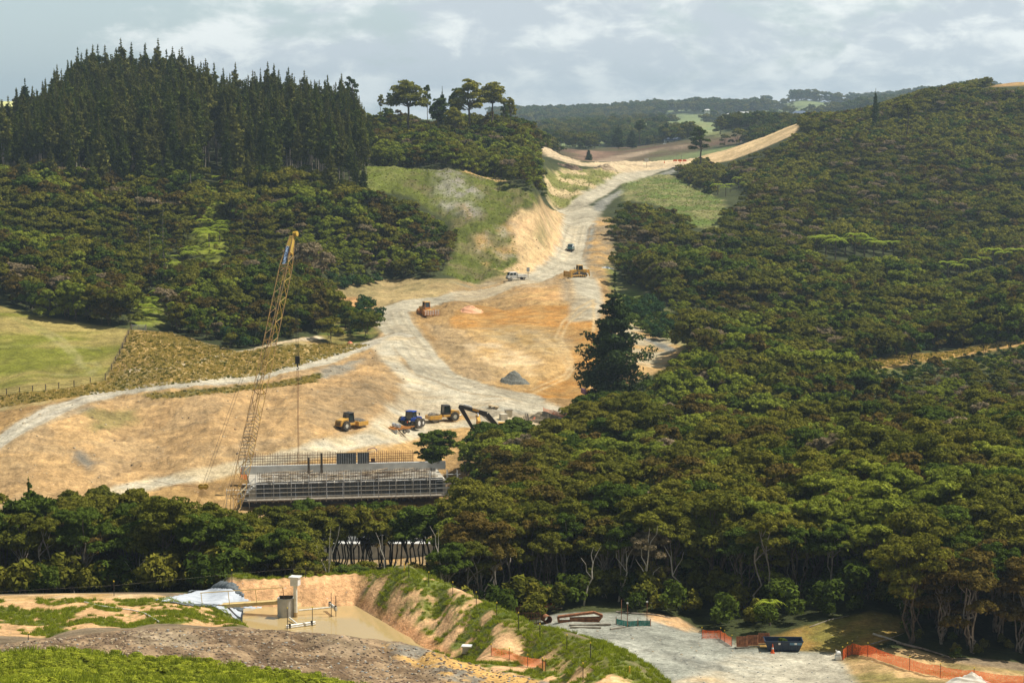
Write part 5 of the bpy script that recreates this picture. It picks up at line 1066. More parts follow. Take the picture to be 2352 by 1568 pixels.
for x, sg in ((-1.3, 1), (1.1, -1)):
    for k in range(11): y = -1.9+.38*k; MB().cyl((x-.06, y, .36), (x+.06, y+.05, .36), .36, .30, 12).build('disc', STL, t)
for y in (-.75, .75): MB().cyl((-.3, y-.4, 1.2), (-.3, y+.4, 1.2), .34, n_=12).build('tank', STL, t)
wheels(t, [(.2, 2.1), (.2, -2.1)], .38, .25, RIM, False)
# bulldozer
t = thing('bulldozer', 'yellow bulldozer with its blade raised left at the top of the haul road', 'bulldozer', P(1327, 636, 480, 640), R(205))
for s in (-1, 1):
    b = MB(); prof = [(-2.3, .35), (-2.0, .1), (1.6, .1), (2.1, .4), (2.0, .9), (.2, 1.55), (-1.9, 1.0), (-2.3, .7)]
    b.prism(prof, s*.95-.28, s*.95+.28); tk = b.build('track', RUB, t, .03)
    r_ = MB(); [r_.cyl((x, s*.95-.31, .38), (x, s*.95+.31, .38), .22, n_=10) for x in (-1.7, -1.1, -.5, .1, .7, 1.3)]; r_.cyl((0.2, s*.95-.31, 1.15), (.2, s*.95+.31, 1.15), .3, n_=10).build('track_roller', YEL, tk)
b = MB().prism([(.3, .8), (.3, 2.0), (2.0, 1.85), (2.2, 1.6), (2.2, .8)], -.6, .6).box(-2.2, .3, -.65, .65, .9, 1.5).box(-2.3, -1.2, -.8, .8, 1.2, 2.0).build('body', YEL, t, .05)
cab(t, -1.2, .2, -.7, .7, 1.5, 3.0, YEL, YEL, .15)
b = MB(); pr = [(2.75, .1), (3.05, .05), (2.85, .5), (2.85, 1.1), (3.1, 1.6), (2.85, 1.6), (2.68, 1.0), (2.68, .5)]; b.prism(pr, -2.1, 2.1).box(2.6, 3.1, 2.08, 2.16, .1, 1.5).box(2.6, 3.1, -2.16, -2.08, .1, 1.5); b.build('blade', YEL, t)
b = MB(); [b.cyl((-.6, s*1.35, .6), (2.75, s*1.35, .45), .12, n_=6) for s in (-1, 1)]; [b.cyl((1.6, s*.6, 1.6), (2.8, s*.7, .9), .09, n_=6) for s in (-1, 1)]; b.build('push_arm', YEL, t)
MB().prism([(-3.6, .2), (-3.3, 1.8), (-3.0, 1.9), (-2.3, 1.3), (-2.3, .9), (-3.0, 1.2), (-3.35, .1)], -.15, .15).box(-2.9, -2.5, -.9, .9, 1.0, 1.3).build('ripper', YEL, t)
MB().cyl((1.2, .35, 1.9), (1.2, .35, 2.6), .07, n_=6).build('exhaust', BLK, t)
# landfill style compactor with comb blade
t = thing('blade_compactor', 'orange and yellow compactor with a striped comb blade beside the track', 'compactor', P(980, 724, 440, 540), R(-62))
b = MB().prism([(-2.6, .8), (-2.6, 1.9), (-.8, 2.1), (-.8, .8)], -.75, .75).box(-.8, 2.0, -.7, .7, .7, 1.4).build('body', YEL, t, .05); cab(t, -.9, .5, -.65, .65, 1.5, 3.0, ORG, YEL, .15)
for x, y in ((-1.7, 1.1), (-1.7, -1.1), (1.2, 1.1), (1.2, -1.1)):
    b = MB().cyl((x, y-.4, .72), (x, y+.4, .72), .66, n_=16)
    for k in range(12):
        for j in (-.25, .0, .25): a = 6.283*(k+(.5 if j == 0 else 0))/12; b.box(x+math.cos(a)*.7-.07, x+math.cos(a)*.7+.07, y+j-.07, y+j+.07, .72+math.sin(a)*.7-.07, .72+math.sin(a)*.7+.07)
    b.build('steel_wheel', ORG, t)
b = MB().box(2.6, 2.75, -1.9, 1.9, .2, 1.15).box(2.0, 2.7, -.9, -.7, .5, .8).box(2.0, 2.7, .7, .9, .5, .8).build('blade', ORG, t)
for k in range(9): MB().box(2.75, 2.80, -1.75+.42*k, -1.6+.42*k, .3, 1.45).build('blade_bar', WHT, b)
# van coming down the road
t = thing('van', 'dark green van driving down the haul road towards us', 'van', P(1311, 576, 560, 680), R(-97))
b = MB().prism([(-2.3, .35), (-2.35, 1.0), (-2.2, 1.15), (2.0, 1.12), (2.3, .95), (2.35, .4)], -.9, .9).prism([(-2.2, 1.13), (-2.05, 1.9), (.95, 1.92), (1.75, 1.13)], -.8, .8).build('body', GRN, t, .08)
MB().prism([(1.02, 1.86), (.99, 1.80), (1.72, 1.14), (1.79, 1.14)], -.72, .72).build('windscreen', GLS, t); MB().box(2.34, 2.38, -.8, .8, .3, .55).build('bumper', BLK, t)
for s in (-1, 1): MB().box(2.28, 2.36, s*.72-.13, s*.72+.13, .68, .88).build('headlight', WHT, t); MB().box(-1.9, .9, s*.805-.01, s*.805+.01, 1.2, 1.75).build('side_window', GLS, t); MB().box(1.35, 1.5, s*1.0-.1, s*1.0+.1, 1.15, 1.35).build('mirror', BLK, t)
wheels(t, [(1.5, .82), (1.5, -.82), (-1.5, .82), (-1.5, -.82)], .34, .22, RIM, False)
# white crew cab truck
t = thing('flatbed_truck', 'white double-cab flatbed truck facing left by the roadside sign', 'truck', P(1186, 643, 480, 640), R(200))
b = MB().prism([(2.55, .5), (2.6, 1.0), (2.25, 1.35), (1.95, 2.05), (.1, 2.08), (.05, .5)], -.85, .85).build('cab_body', WHT, t, .05)
MB().prism([(2.34, 1.36), (2.28, 1.36), (2.0, 1.98), (2.04, 1.98)], -.72, .72).build('windscreen', GLS, b)
for s in (-1, 1): MB().prism([(2.12, 1.35), (1.86, 1.92), (1.25, 1.92), (1.25, 1.35)], s*.86-.01, s*.86+.01).prism([(1.1, 1.35), (1.1, 1.92), (.35, 1.92), (.35, 1.35)], s*.86-.01, s*.86+.01).build('side_window', GLS, b); MB().box(2.56, 2.62, s*.6-.14, s*.6+.14, .72, .9).build('headlight', STL, b)
MB().box(2.55, 2.66, -.85, .85, .35, .6).box(-2.6, 2.3, -.4, .4, .45, .62).build('chassis', BLK, t)
MB().box(-2.7, -.05, -.95, .95, .8, .9).box(-2.7, -.05, -.95, -.91, .9, 1.25).box(-2.7, -.05, .91, .95, .9, 1.25).box(-2.7, -2.66, -.91, .91, .9, 1.25).box(-.09, -.05, -.91, .91, .9, 1.9).build('tray', WHT, t)
wheels(t, [(1.75, .78), (1.75, -.78), (-1.7, .78), (-1.7, -.78)], .36, .24, RIM, False)
# excavator with the long black boom
def seg(b, a, c, w, h0, h1):
    """box beam from a to c, width w, height h0 to h1"""
    a = Vector(a); c = Vector(c); t_ = (c-a).normalized(); s_ = t_.cross(Vector((0, 0, 1))).normalized(); n_ = s_.cross(t_)
    V = [a-s_*w/2-n_*h0/2, a+s_*w/2-n_*h0/2, a+s_*w/2+n_*h0/2, a-s_*w/2+n_*h0/2, c-s_*w/2-n_*h1/2, c+s_*w/2-n_*h1/2, c+s_*w/2+n_*h1/2, c-s_*w/2+n_*h1/2]
    b.add([tuple(v) for v in V], [(3, 2, 1, 0), (4, 5, 6, 7), (0, 1, 5, 4), (1, 2, 6, 5), (2, 3, 7, 6), (3, 0, 4, 7)])
def excavator(label, base, rz, k1, boomm, bodym, reach=1., stickend=None, grp='excavators half hidden by the trees'):
    t = thing('excavator', label, 'excavator', base, rz, grp)
    for s in (-1, 1): MB().prism([(-2.0, .2), (-1.7, 0), (1.7, 0), (2.0, .2), (2.0, .6), (1.7, .8), (-1.7, .8), (-2.0, .6)], s*1.2-.3, s*1.2+.3).build('track', RUB, t)
    MB().box(-1.5, 1.5, -.9, .9, .4, .9).cyl((0, 0, .9), (0, 0, 1.1), .8).build('undercarriage', bodym, t)
    MB().prism([(-2.6, 1.1), (-2.7, 2.0), (-2.3, 2.35), (-.3, 2.35), (1.4, 1.6), (1.4, 1.1)], -1.35, -.1).prism([(-2.6, 1.1), (-2.7, 2.0), (-2.3, 2.35), (-.5, 2.35), (-.4, 1.1)], -.1, 1.35).build('engine_housing', bodym, t, .06)
    cab(t, -.3, 1.4, .35, 1.3, 1.2, 2.85, bodym)
    b = MB(); p0, p1, p2, p3 = k1; seg(b, p0, p1, .5, .65, .85); seg(b, p1, p2, .5, .85, .5); bo = b.build('boom', boomm, t, .03)
    b = MB(); seg(b, p2, p3, .38, .75, .4); b.cyl((p2[0], p2[1]-.35, p2[2]), (p2[0], p2[1]+.35, p2[2]), .22, n_=8).build('stick', boomm, t, .02)
    m1 = Vector(p1)*.45+Vector(p2)*.55+Vector((0, 0, .5)); e_ = Vector(p2)*1.0+(Vector(p2)-Vector(p3)).normalized()*.6
    MB().cyl(m1, m1*.4+e_*.6, .11, n_=8).cyl(m1*.5+e_*.5, e_, .06, n_=6).build('stick_cylinder', STL, bo)
    q = Vector(p1)*.8+Vector(p2)*.2-Vector((0, 0, .35)); MB().cyl((.9, 0, 1.3), q, .11, n_=8).build('boom_cylinder', STL, bo)
    MB().prism([(p3[0]-.5, p3[2]-.9), (p3[0]+.4, p3[2]-1.2), (p3[0]+.6, p3[2]-.6), (p3[0]+.1, p3[2]+.1), (p3[0]-.2, p3[2])], p3[1]-.5, p3[1]+.5).build('bucket', BLK, t)
    return t, bo
eb = at(1163, 1045, 372); gz_ = ground_z(eb.x, eb.y); H1 = 1.0
e0 = Vector((eb.x, eb.y, gz_))
def loc_(u, v): q = at(u, v, eb.y-1.0); return (-(q.x-eb.x), 0, q.z-gz_)
t, bo = excavator('excavator with a long black boom folded over the trees', e0, R(180), [loc_(1146, 985), loc_(1118, 953), loc_(1056, 934), loc_(1096, 1003)], BLK, YEL)
q1 = Vector(loc_(1100, 945)); q2 = Vector(loc_(1085, 941)); b = MB(); seg(b, q1, q2, .53, .35, .35); b.build('yellow_plate', YEL, bo)
eb = at(1105, 1040, 366); e0 = Vector((eb.x, eb.y, ground_z(eb.x, eb.y)))
excavator('orange-yellow excavator seen through the trees beneath the black boom', e0, R(100), [(1.2, 0, 1.4), (2.0, 0, 3.6), (3.6, 0, 4.6), (4.3, 0, 2.2)], YEL, YEL)
# small sprayer beside the big conifer
t = thing('boom_sprayer', 'small purple and yellow machine at the foot of the large conifer', 'sprayer', P(1352, 910, 380, 440), R(15))
MB().box(-1.1, 1.1, -.6, .6, .5, .75).box(-1.2, -1.0, -1.2, 1.2, .6, 1.5).build('frame', PUR, t); MB().cyl((-.7, 0, 1.3), (.7, 0, 1.3), .5, n_=14).build('tank', YEL, t); wheels(t, [(0, .9), (0, -.9)], .5, .25)

# ---------- crawler crane ----------
ft = at(529, 1175, 306); tip = at(672, 541, 333.5); gz_ = ground_z(ft.x, ft.y-2)
cr = thing('crawler_crane', 'tall yellow lattice boom crane rising from behind the front trees', 'crane', (ft.x, ft.y, gz_), R(5))
iv = Matrix.Translation((ft.x, ft.y, gz_)) @ Matrix.Rotation(R(5), 4, 'Z'); iv = iv.inverted()
A_ = iv @ Vector((ft.x, ft.y, gz_+1.8)); B_ = iv @ tip
for s in (-1, 1): MB().prism([(-3.2, .25), (-2.9, 0), (2.9, 0), (3.2, .25), (3.2, .8), (2.9, 1.1), (-2.9, 1.1), (-3.2, .8)], s*2.0-.4, s*2.0+.4).build('track', RUB, cr, .03)
MB().box(-2, 2, -1.6, 1.6, .5, 1.1).cyl((0, 0, 1.1), (0, 0, 1.4), 1.2).box(-4.2, 1.2, -1.5, -.1, 1.4, 3.2).box(-4.2, 1.2, .5, 1.5, 1.4, 3.2).build('machinery_house', CRY, cr, .05); MB().box(-5.0, -4.2, -1.7, 1.7, 1.4, 2.9).build('counterweight', BLK, cr, .05); cab(cr, 1.2, 2.6, .5, 1.5, 1.4, 3.1, CRY)
d = (B_-A_); Lb = d.length; t_ = d.normalized(); s_ = t_.cross(Vector((.55, 1, 0)).normalized()).normalized(); n_ = s_.cross(t_)
def half(q): return .70*min(1, (q+.5)/5.0)*min(1, max(.42, (Lb+1.0-q)/6.5))
def corner(q, i): h_ = half(q); return A_+t_*q+s_*h_*(1, 1, -1, -1)[i]+n_*h_*(1, -1, -1, 1)[i]
b = MB(); bz = MB(); st = 1.75; nseg = int(Lb/st)
for i in range(4):
    qs = [0, 5.0, Lb*.5, Lb-5.5, Lb-.3]
    for a, c in zip(qs[:-1], qs[1:]): b.cyl(corner(a, i), corner(c, i), .055, n_=5)
for k in range(nseg):
    q0 = k*Lb/nseg; q1 = (k+1)*Lb/nseg
    for i in range(4):
        j = (i+1) % 4; (bz if i in (2, 3) else b).cyl(corner(q0, i if k % 2 else j), corner(q1, j if k % 2 else i), .038, n_=4)
for q in (.3, 5, Lb*.19+5, Lb*.45, Lb*.62, Lb-6.2, Lb-5.6, Lb-.5):
    for i in range(4): b.cyl(corner(q, i), corner(q, (i+1) % 4), .06, n_=4)
    b.cyl(corner(q, 0), corner(q, 2), .04, n_=4)
boom = b.build('boom', CRR, cr); bz.build('lacing', CRY, boom)
hb = MB(); V = [corner(Lb-3.2, i) for i in range(4)]+[corner(Lb-.2, i) for i in range(4)]; hb.add([tuple(v*1.0) for v in V], [(0, 1, 2, 3), (4, 5, 6, 7), (0, 1, 5, 4), (1, 2, 6, 5), (2, 3, 7, 6), (3, 0, 4, 7)])
hd = hb.build('boom_head', CRY, boom)
for k in (-.25, 0, .25): MB().cyl(B_+s_*(k-.06)+Vector((.45, 0, .25)), B_+s_*(k+.06)+Vector((.45, 0, .25)), .42, n_=14).build('sheave', CRY, hd)
# walkway mat lashed inside the lower boom
wm = MB(); 
for a_, c_ in ((Lb*.22, Lb*.38),):
    for k in range(14):
        q0 = a_+(c_-a_)*k/14; wm.cyl(corner(q0, 2), corner(q0, 3), .05, n_=4).cyl(corner(q0, 1), corner(q0, 2), .05, n_=4)
wm.build('walkway', TMG, boom)
# name board with lettering on the left face near the head
qa, qb = Lb-5.4, Lb-2.4
pl_o = tip
c0 = A_+t_*((qa+qb)/2); side = None
best = max(range(4), key=lambda i: -(((corner(qa, i)+corner(qa, (i+1) % 4))/2-c0-t_*(qa-(qa+qb)/2)).normalized().y)*1.0-((corner(qa, i)+corner(qa, (i+1) % 4))/2-(A_+t_*qa)).normalized().x*.55)
i, j = best, (best+1) % 4; fn = (((corner(qa, i)+corner(qa, j))/2)-(A_+t_*qa)).normalized(); fw = t_.cross(fn).normalized()
hw = .34; cc = (corner((qa+qb)/2, i)+corner((qa+qb)/2, j))/2+fn*.1; fw = -fw if fw.x > 0 and False else fw
bd = MB(); L2 = (qb-qa)/2
V = [cc-t_*L2-fw*hw, cc+t_*L2-fw*hw, cc+t_*L2+fw*hw, cc-t_*L2+fw*hw]; V += [v+fn*.05 for v in V]
bd.add([tuple(v) for v in V], [(0, 1, 2, 3), (4, 5, 6, 7), (0, 1, 5, 4), (1, 2, 6, 5), (2, 3, 7, 6), (3, 0, 4, 7)]); nb = bd.build('name_board', pbsdf('board_blue', (.03, .045, .10), .5), boom)
fc = bpy.data.curves.new('lettering', 'FONT'); fc.body = 'SUMITOMO'; fc.size = .62; fc.align_x = 'CENTER'; fc.align_y = 'CENTER'; fc.offset = .012; fc.extrude = .01
to = bpy.data.objects.new('lettering_source', fc); me = bpy.data.meshes.new_from_object(to); me.name = 'lettering'; bpy.data.objects.remove(to)
ex_ = t_; ez_ = fn; ey_ = ez_.cross(ex_)
Mx = Matrix((( *(ex_), 0), (*(ey_), 0), (*(ez_), 0), (0, 0, 0, 1))).transposed(); Mx.translation = cc+fn*.07; me.transform(Mx)
me.materials.append(pbsdf('letter_pale_blue', (.55, .70, .90), .5)); link('lettering', me, nb)
yk = iv @ at(467, 1117, 314); gan = iv @ at(447, 1175, 315)
for k in (-.25, .25): MB().path([B_+s_*k, yk+s_*k], .025, 4).build('pendant_cable', BLK, cr)
for k in (-.2, .2): MB().path([corner(Lb*.97, 3)+s_*k, A_+Vector((-1.5+k, 0, .8))], .02, 4).build('hoist_cable', BLK, cr)
for k in (-.3, -.1, .1, .3): MB().path([yk+s_*k, gan+s_*k], .02, 4).build('luffing_cable', CRR, cr)
MB().cyl(yk-Vector((.5, 0, 0)), yk+Vector((.5, 0, 0)), .16, n_=8).cyl(yk+Vector((-.35, -.1, 0)), yk+Vector((-.35, .1, 0)), .42, n_=14).cyl(yk+Vector((.35, -.1, 0)), yk+Vector((.35, .1, 0)), .42, n_=14).build('yoke', CRY, cr)
MB().cyl(gan, (-3.6, .3, 3.2), .14, n_=6).cyl(gan, (-1.2, .3, 3.2), .1, n_=6).build('gantry', CRY, cr)
rt = tip+Vector((.55, 0, 0)); hk = Vector((rt.x, rt.y, at(692, 828, rt.y).z)); hi_ = iv @ hk; rti = iv @ rt
for k in (-.22, -.08, .08, .22): MB().path([rti+Vector((k, 0, 0)), hi_+Vector((k, 0, .6))], .02, 4).build('hoist_rope', BLK, cr)
hb_ = MB().box(hi_.x-.36, hi_.x+.36, hi_.y-.22, hi_.y+.22, hi_.z-.5, hi_.z+.7).cyl(hi_+Vector((0, 0, -.5)), hi_+Vector((0, 0, -1.0)), .12, n_=8).path([hi_+Vector((0, 0, -.9)), hi_+Vector((.18, 0, -1.15)), hi_+Vector((0, 0, -1.4)), hi_+Vector((-.16, 0, -1.2))], .06).build('hook_block', BLK, cr, .03)
zend = at(703, 1062, rt.y).z-gz_
MB().path([hi_+Vector((-.1, 0, -1.3)), Vector((hi_.x-.05, hi_.y, zend))], .03, 4).path([hi_+Vector((.1, 0, -1.3)), Vector((hi_.x+.08, hi_.y, zend))], .03, 4).build('sling', RSO, cr)
tl = MB().path([at(352, 1103, 330), at(400, 1113, 322), at(460, 1118, 314)], .025, 4); solo(tl, 'tagline', RSO, 'slack rusty line strung left of the crane yoke', 'cable')
# ---------- bridge works ----------
O = at(569, 1146, 325); X2 = at(1047, 1132, 330.2); ang = math.atan2(X2.y-O.y, X2.x-O.x); LX = math.hypot(X2.x-O.x, X2.y-O.y)
WM = Matrix.Translation(O) @ Matrix.Rotation(ang, 4, 'Z')
def wthing(name, label, cat, x, y, z, group=None):
    t = thing(name, label, cat, WM @ Vector((x, y, z)), ang, group); return t
# deck slab and pier
t = wthing('bridge_deck', 'long concrete bridge deck under construction with rubble on top', 'bridge', 0, 0, 0)
MB().box(.4, LX-1.5, .25, 11.5, -.5, 2.1).build('deck_slab', pbsdf('dirty_concrete', (.50, .45, .36), .9, nscale=.7, c2=(.30, .27, .21)), t, .03); MB().box(-.5, LX-.2, 10.2, 11.0, 2.1, 3.35, 0, .06).build('rear_upstand', CONW, t, .03)
MB().box(-.8, LX-9, .6, 11.2, -1.3, -.502).build('soffit_shade', BLK, t)  # black box under the slab: the deck's shadow put in as colour
for x in (10.5, 24.5):
    MB().box(x-.9, x+.9, 2.0, 6.5, -9, -1.3).build('pier', CON, t, .05)
    r_ = MB(); [r_.cyl((x-1.2+.28*k, 1.8, -4.5), (x-1.2+.28*k, 1.8, -.6), .035, n_=4) for k in range(10)]; [r_.cyl((x-1.25, 1.8, -4.3+.5*k), (x+1.4, 1.8, -4.3+.5*k), .03, n_=4) for k in range(8)]; r_.build('pier_reinforcement', RST, t)
# scaffold platform
t = wthing('scaffold', 'galvanised tube scaffold along the front face of the bridge deck', 'scaffold', 0, 0, 0)
MB().box(-.9, LX+.1, -1.55, .2, -.12, 0).build('walk_boards', TMG, t); b = MB(); [b.box(-.9+.9*k, -.8+.9*k, -1.5, .2, -.42, -.12) for k in range(36)]; b.build('bearer', TMG, t)
px_ = [1.2+LX*k/12.0 for k in range(12)]
for x in px_: MB().cyl((x, -1.3, -.4), (x, -1.3, 3.4+.25*((int(x*7)) % 3)), .06, n_=6).build('upright', STL, t)
for k, z in enumerate((.45, 1.1, 1.75, 2.5)): MB().cyl((-.8, -1.28, z), (LX+(.8 if k % 2 else .3), -1.28, z), .055, n_=6).build('rail', WHT, t)
b = MB()
for x in px_[-2:]+[LX+.1]:
    for y in (-1.2, -.2): b.cyl((x, y, 0), (x, y, 3.8), .045, n_=6)
for z in (1.0, 2.0, 3.0): b.cyl((LX-3, -.2, z), (LX+.8, -.2, z), .04, n_=6).cyl((LX+.1, -1.8, z+.05), (LX+.1, .6, z+.05), .04, n_=6)
b.build('end_tower', WHT, t)
b = MB()
for s in (0, .9):
    b.cyl((-1.6, s-1.2, -.2), (1.1, s-1.2, 2.3), .05, n_=6).cyl((-1.6, s-1.2, .8), (1.1, s-1.2, 3.3), .04, n_=6)
    for k in range(5): x = -1.6+.67*k; b.cyl((x, s-1.2, -.2+.62*k), (x, s-1.2, .8+.62*k), .03, n_=4)
for k in range(9): b.box(-1.6+.3*k, -1.3+.3*k, -1.2, -.3, -.2+.28*k, -.16+.28*k)
b.build('stair', WHT, t)
b = MB()
for z in (.4, 1.0, 1.6): b.cyl((-3.2, -1.0, z), (1.0, -1.0, z), .035, n_=4)
for x in (-3.2, -2.2, -1.0, .2): b.cyl((x, -1.0, -1.2), (x, -1.0, 1.9), .035, n_=4)
b.build('handrail', WHT, t)
# formwork panels, one thing each
for k in range(12):
    x0 = 1.3+k*(LX-3.2)/12; w_ = (LX-3.2)/12-.12
    f = wthing('formwork_panel', 'dark steel-framed deck form, %s from the left behind the scaffold rails' % ordn(k+1), 'formwork', x0, 0, 0, 'side forms of the bridge deck')
    MB().box(0, w_, 0, .08, .15, 2.5).build('face', FRM, f); b = MB()
    for z in (.35, 1.25, 2.15): b.box(0, w_, -.14, -.002, z-.035, z+.035)
    for j in range(4): b.box(.05+j*(w_-.15)/3, .10+j*(w_-.15)/3, -.2, -.003, .12, 2.5)
    b.build('waler', pbsdf('dark_steel', (.20, .21, .22), .5, .1, c2=(.10, .10, .10)), f); MB().cyl((w_*.5, -.16, 2.1), (w_*.5, -.75, .05), .03, n_=5).build('prop', STL, f)
def cage(label, x0, x1, y, z0, z1, mat=RST, sp=.30, rows=4, r=.022, ragged=.15):
    t = wthing('rebar_cage', label, 'reinforcement', x0, y, z0, 'reinforcing steel of the bridge works'); b = MB(); c = MB(); n_ = int((x1-x0)/sp)
    for dy in (0, .45):
        for k in range(n_+1): b.cyl((k*sp, dy, 0), (k*sp+random.uniform(-.03, .03), dy, z1-z0-random.random()*ragged), r, n_=4)
        for j in range(rows): c.cyl((0, dy+.03, (j+.6)*(z1-z0)*.8/rows), (x1-x0, dy+.03, (j+.6)*(z1-z0)*.8/rows+random.uniform(-.05, .05)), r, n_=4)
    b.build('upright_bars', mat, t); c.build('tie_bars', mat, t); return t
cage('dense rusty reinforcement standing along the front edge of the deck', 1.6, LX-3.0, .55, 2.1, 4.0, pbsdf('dull_rebar', (.15, .10, .07), .9, nscale=3, c2=(.09, .06, .05)), .26, 3)
cage('rusty orange reinforcement on top of the rear upstand, left half', .2, 15.5, 10.35, 3.35, 5.4, RST, .26, 4)
cage('rusty orange reinforcement on top of the rear upstand, right half', 16.2, LX-5.2, 10.35, 3.35, 5.3, RSO, .3, 4)
for k, (xa, xb) in enumerate(((14.3, 17.4), (17.6, 19.4))):
    f = wthing('wall_form', ('wide black ribbed wall form leaning on the rear reinforcement', 'narrow black ribbed wall form right of the wide one')[k], 'formwork', xa, 9.9, 3.4, 'wall forms on the rear upstand')
    MB().box(0, xb-xa, 0, .08, 0, 1.7).build('face', FRM, f); b = MB(); [b.box(q*.36, q*.36+.07, -.12, -.002, 0, 1.72) for q in range(int((xb-xa)/.36)+1)]; b.build('rib', STL, f); MB().box(-.05, xb-xa+.05, -.14, .1, 1.72, 1.82).build('top_timber', TIM, f)
for i, (x, y, z, l, a, mt, lb) in enumerate(((17.5, 7.5, 2.15, 6, .1, TIM, 'long pale plank lying on the deck rubble'), (18, 8.2, 2.2, 5, -.25, TIM, 'pale plank propped across the deck rubble'), (20.5, 7.0, 2.3, 4, .05, TIM, 'short stack of yellow timber on the deck'), (8, 7, 2.15, 5, .05, TMG, 'grey weathered board on the deck'), (12, 6, 2.15, 4, -.1, TMG, 'second grey board on the deck'))):
    b = MB(); b.M = WM @ Matrix.Translation((x, y, z)) @ Matrix.Rotation(a, 4, 'Z') @ Matrix.Rotation(-.06 if i == 1 else 0, 4, 'Y'); [b.box(0, l, q*.24, q*.24+.2, 0, .07) for q in range(3 if i == 2 else 2)]; solo(b, 'plank', mt, lb, 'plank')
b = MB(); rr = random.Random(5)
for k in range(150):
    x = rr.uniform(2, LX-4); y = rr.uniform(1.6, 9.6); a = rr.uniform(-.5, .5) if rr.random() < .7 else rr.uniform(-1.5, 1.5); l = rr.uniform(.6, 3.2); z = 2.13+rr.random()*.35; r_ = rr.choice((.03, .05, .09)); b.cyl((x, y, z), (x+l*math.cos(a), y+l*math.sin(a), z+rr.uniform(-.05, .25)), r_, n_=4)
b.M = WM; b.V = [tuple(WM @ Vector(v)) for v in b.V]; solo(b, 'bar_offcuts', pbsdf('mixed_debris', (.45, .36, .24), .9, nscale=.6, c2=(.14, .10, .07)), 'litter of bars and offcuts strewn over the bridge deck', 'offcuts')
for x, h_, lb in ((9.9, 2.6, 'dark steel soldier post at the left third of the rear wall'), (11.9, 3.2, 'dark steel soldier post right beside the crane sling')):
    b = MB(); b.M = WM @ Matrix.Translation((x, 9.4, 2.1)); b.box(-.12, .12, -.12, .12, 0, h_).box(-.18, .18, -.2, -.12, 0, h_); solo(b, 'steel_post', BARK, lb, 'post')
g_ = wthing('generator', 'small machine with a tall purple roll bar behind the wall forms', 'machine', 20.3, 13.5, 1.9)
MB().box(-.6, .6, -.4, .4, .2, 1.1).box(-.2, .4, -.3, .3, 1.1, 1.7).build('engine', BLK, g_, .05); MB().path([(-.7, 0, 0), (-.7, 0, 3.2), (.3, 0, 3.4), (.7, 0, 3.1), (.75, 0, 0)], .06).build('roll_bar', PUR, g_)
# soil shelf and rubble under the deck is ground relief; retaining wall seen between the trees
A0 = at(688, 1290, 297); A1 = at(1012, 1290, 297)
t = thing('retaining_wall', 'pale concrete culvert wall glimpsed between the front tree trunks', 'wall', (A0.x, A0.y, A0.z)); L_ = A1.x-A0.x; zt = at(700, 1207, 299).z-A0.z; zm = at(700, 1250, 297).z-A0.z
hx0 = (781-688)/F*297
MB().box(0, L_, 0, 1.6, -2, zm).build('lower_wall', CON, t); MB().box(-.1, L_+.1, -.12, 1.7, zm, zm+.16).build('ledge', CONW, t)
MB().box(0, hx0-.4, 1.75, 2.4, zm+.1, zt).box(hx0+.4, L_*.9, 1.75, 2.4, zm+.1, zt).box(hx0-.4, hx0+.4, 1.75, 2.4, zm+.1, zm+.35).box(hx0-.4, hx0+.4, 1.75, 2.4, zm+1.15, zt).build('upper_wall', CONW, t); MB().box(-.1, L_*.9+.1, 1.7, 2.5, zt, zt+.12).build('coping', WHT, t)
b = MB(); q = at(1056, 1214, 300); b.box(q.x-.4, q.x+.4, q.y-.3, q.y+.3, q.z-5, q.z+.75); solo(b, 'concrete_stub', CONW, 'pale concrete post end right of the culvert wall', 'post')
# concrete blocks, planks and odds on the pad
for u, v, s, rz_, lb in ((1156, 964, 1.25, .4, 'pale square concrete block, lower left of the pair'), (1168, 955, 1.2, .25, 'pale square concrete block with a timber lid, upper right of the pair')):
    p = P(u, v, 340, 420); t = thing('concrete_block', lb, 'block', p, rz_, 'concrete blocks on the pad'); MB().box(-s*.5, s*.5, -s*.45, s*.45, -.1, s*.9).build('block', pbsdf('cream_concrete', (.66, .60, .46), .9, nscale=1.5, c2=(.5, .45, .34)), t, .03)
    if u > 1160: MB().box(-.75, .75, -.65, -.2, s*.9+.01, s*.9+.1).box(-.75, .75, .1, .6, s*.9+.01, s*.9+.1).build('lid', TMG, t)
p = P(1133, 937, 340, 430); b = MB(); b.M = Matrix.Translation(p) @ Matrix.Rotation(-.25, 4, 'Z') @ Matrix.Rotation(.18, 4, 'Y'); [b.box(-.95, .95, -.6+.3*k, -.35+.3*k, .35, .45) for k in range(4)]; b.box(-.8, -.6, -.6, .6, 0, .35).box(.5, .7, -.6, .6, 0, .35); solo(b, 'timber_pallet', TIM, 'tilted timber pallet at the crest above the excavator', 'pallet')
p0 = P(1045, 959, 340, 420); p1 = P(1059, 954, 340, 420); solo(MB().cyl(p0+Vector((0, 0, .15)), p1+Vector((0, 0, .15)), .13, n_=10), 'pipe', PVC, 'short white pipe lying right of the second roller', 'pipe')
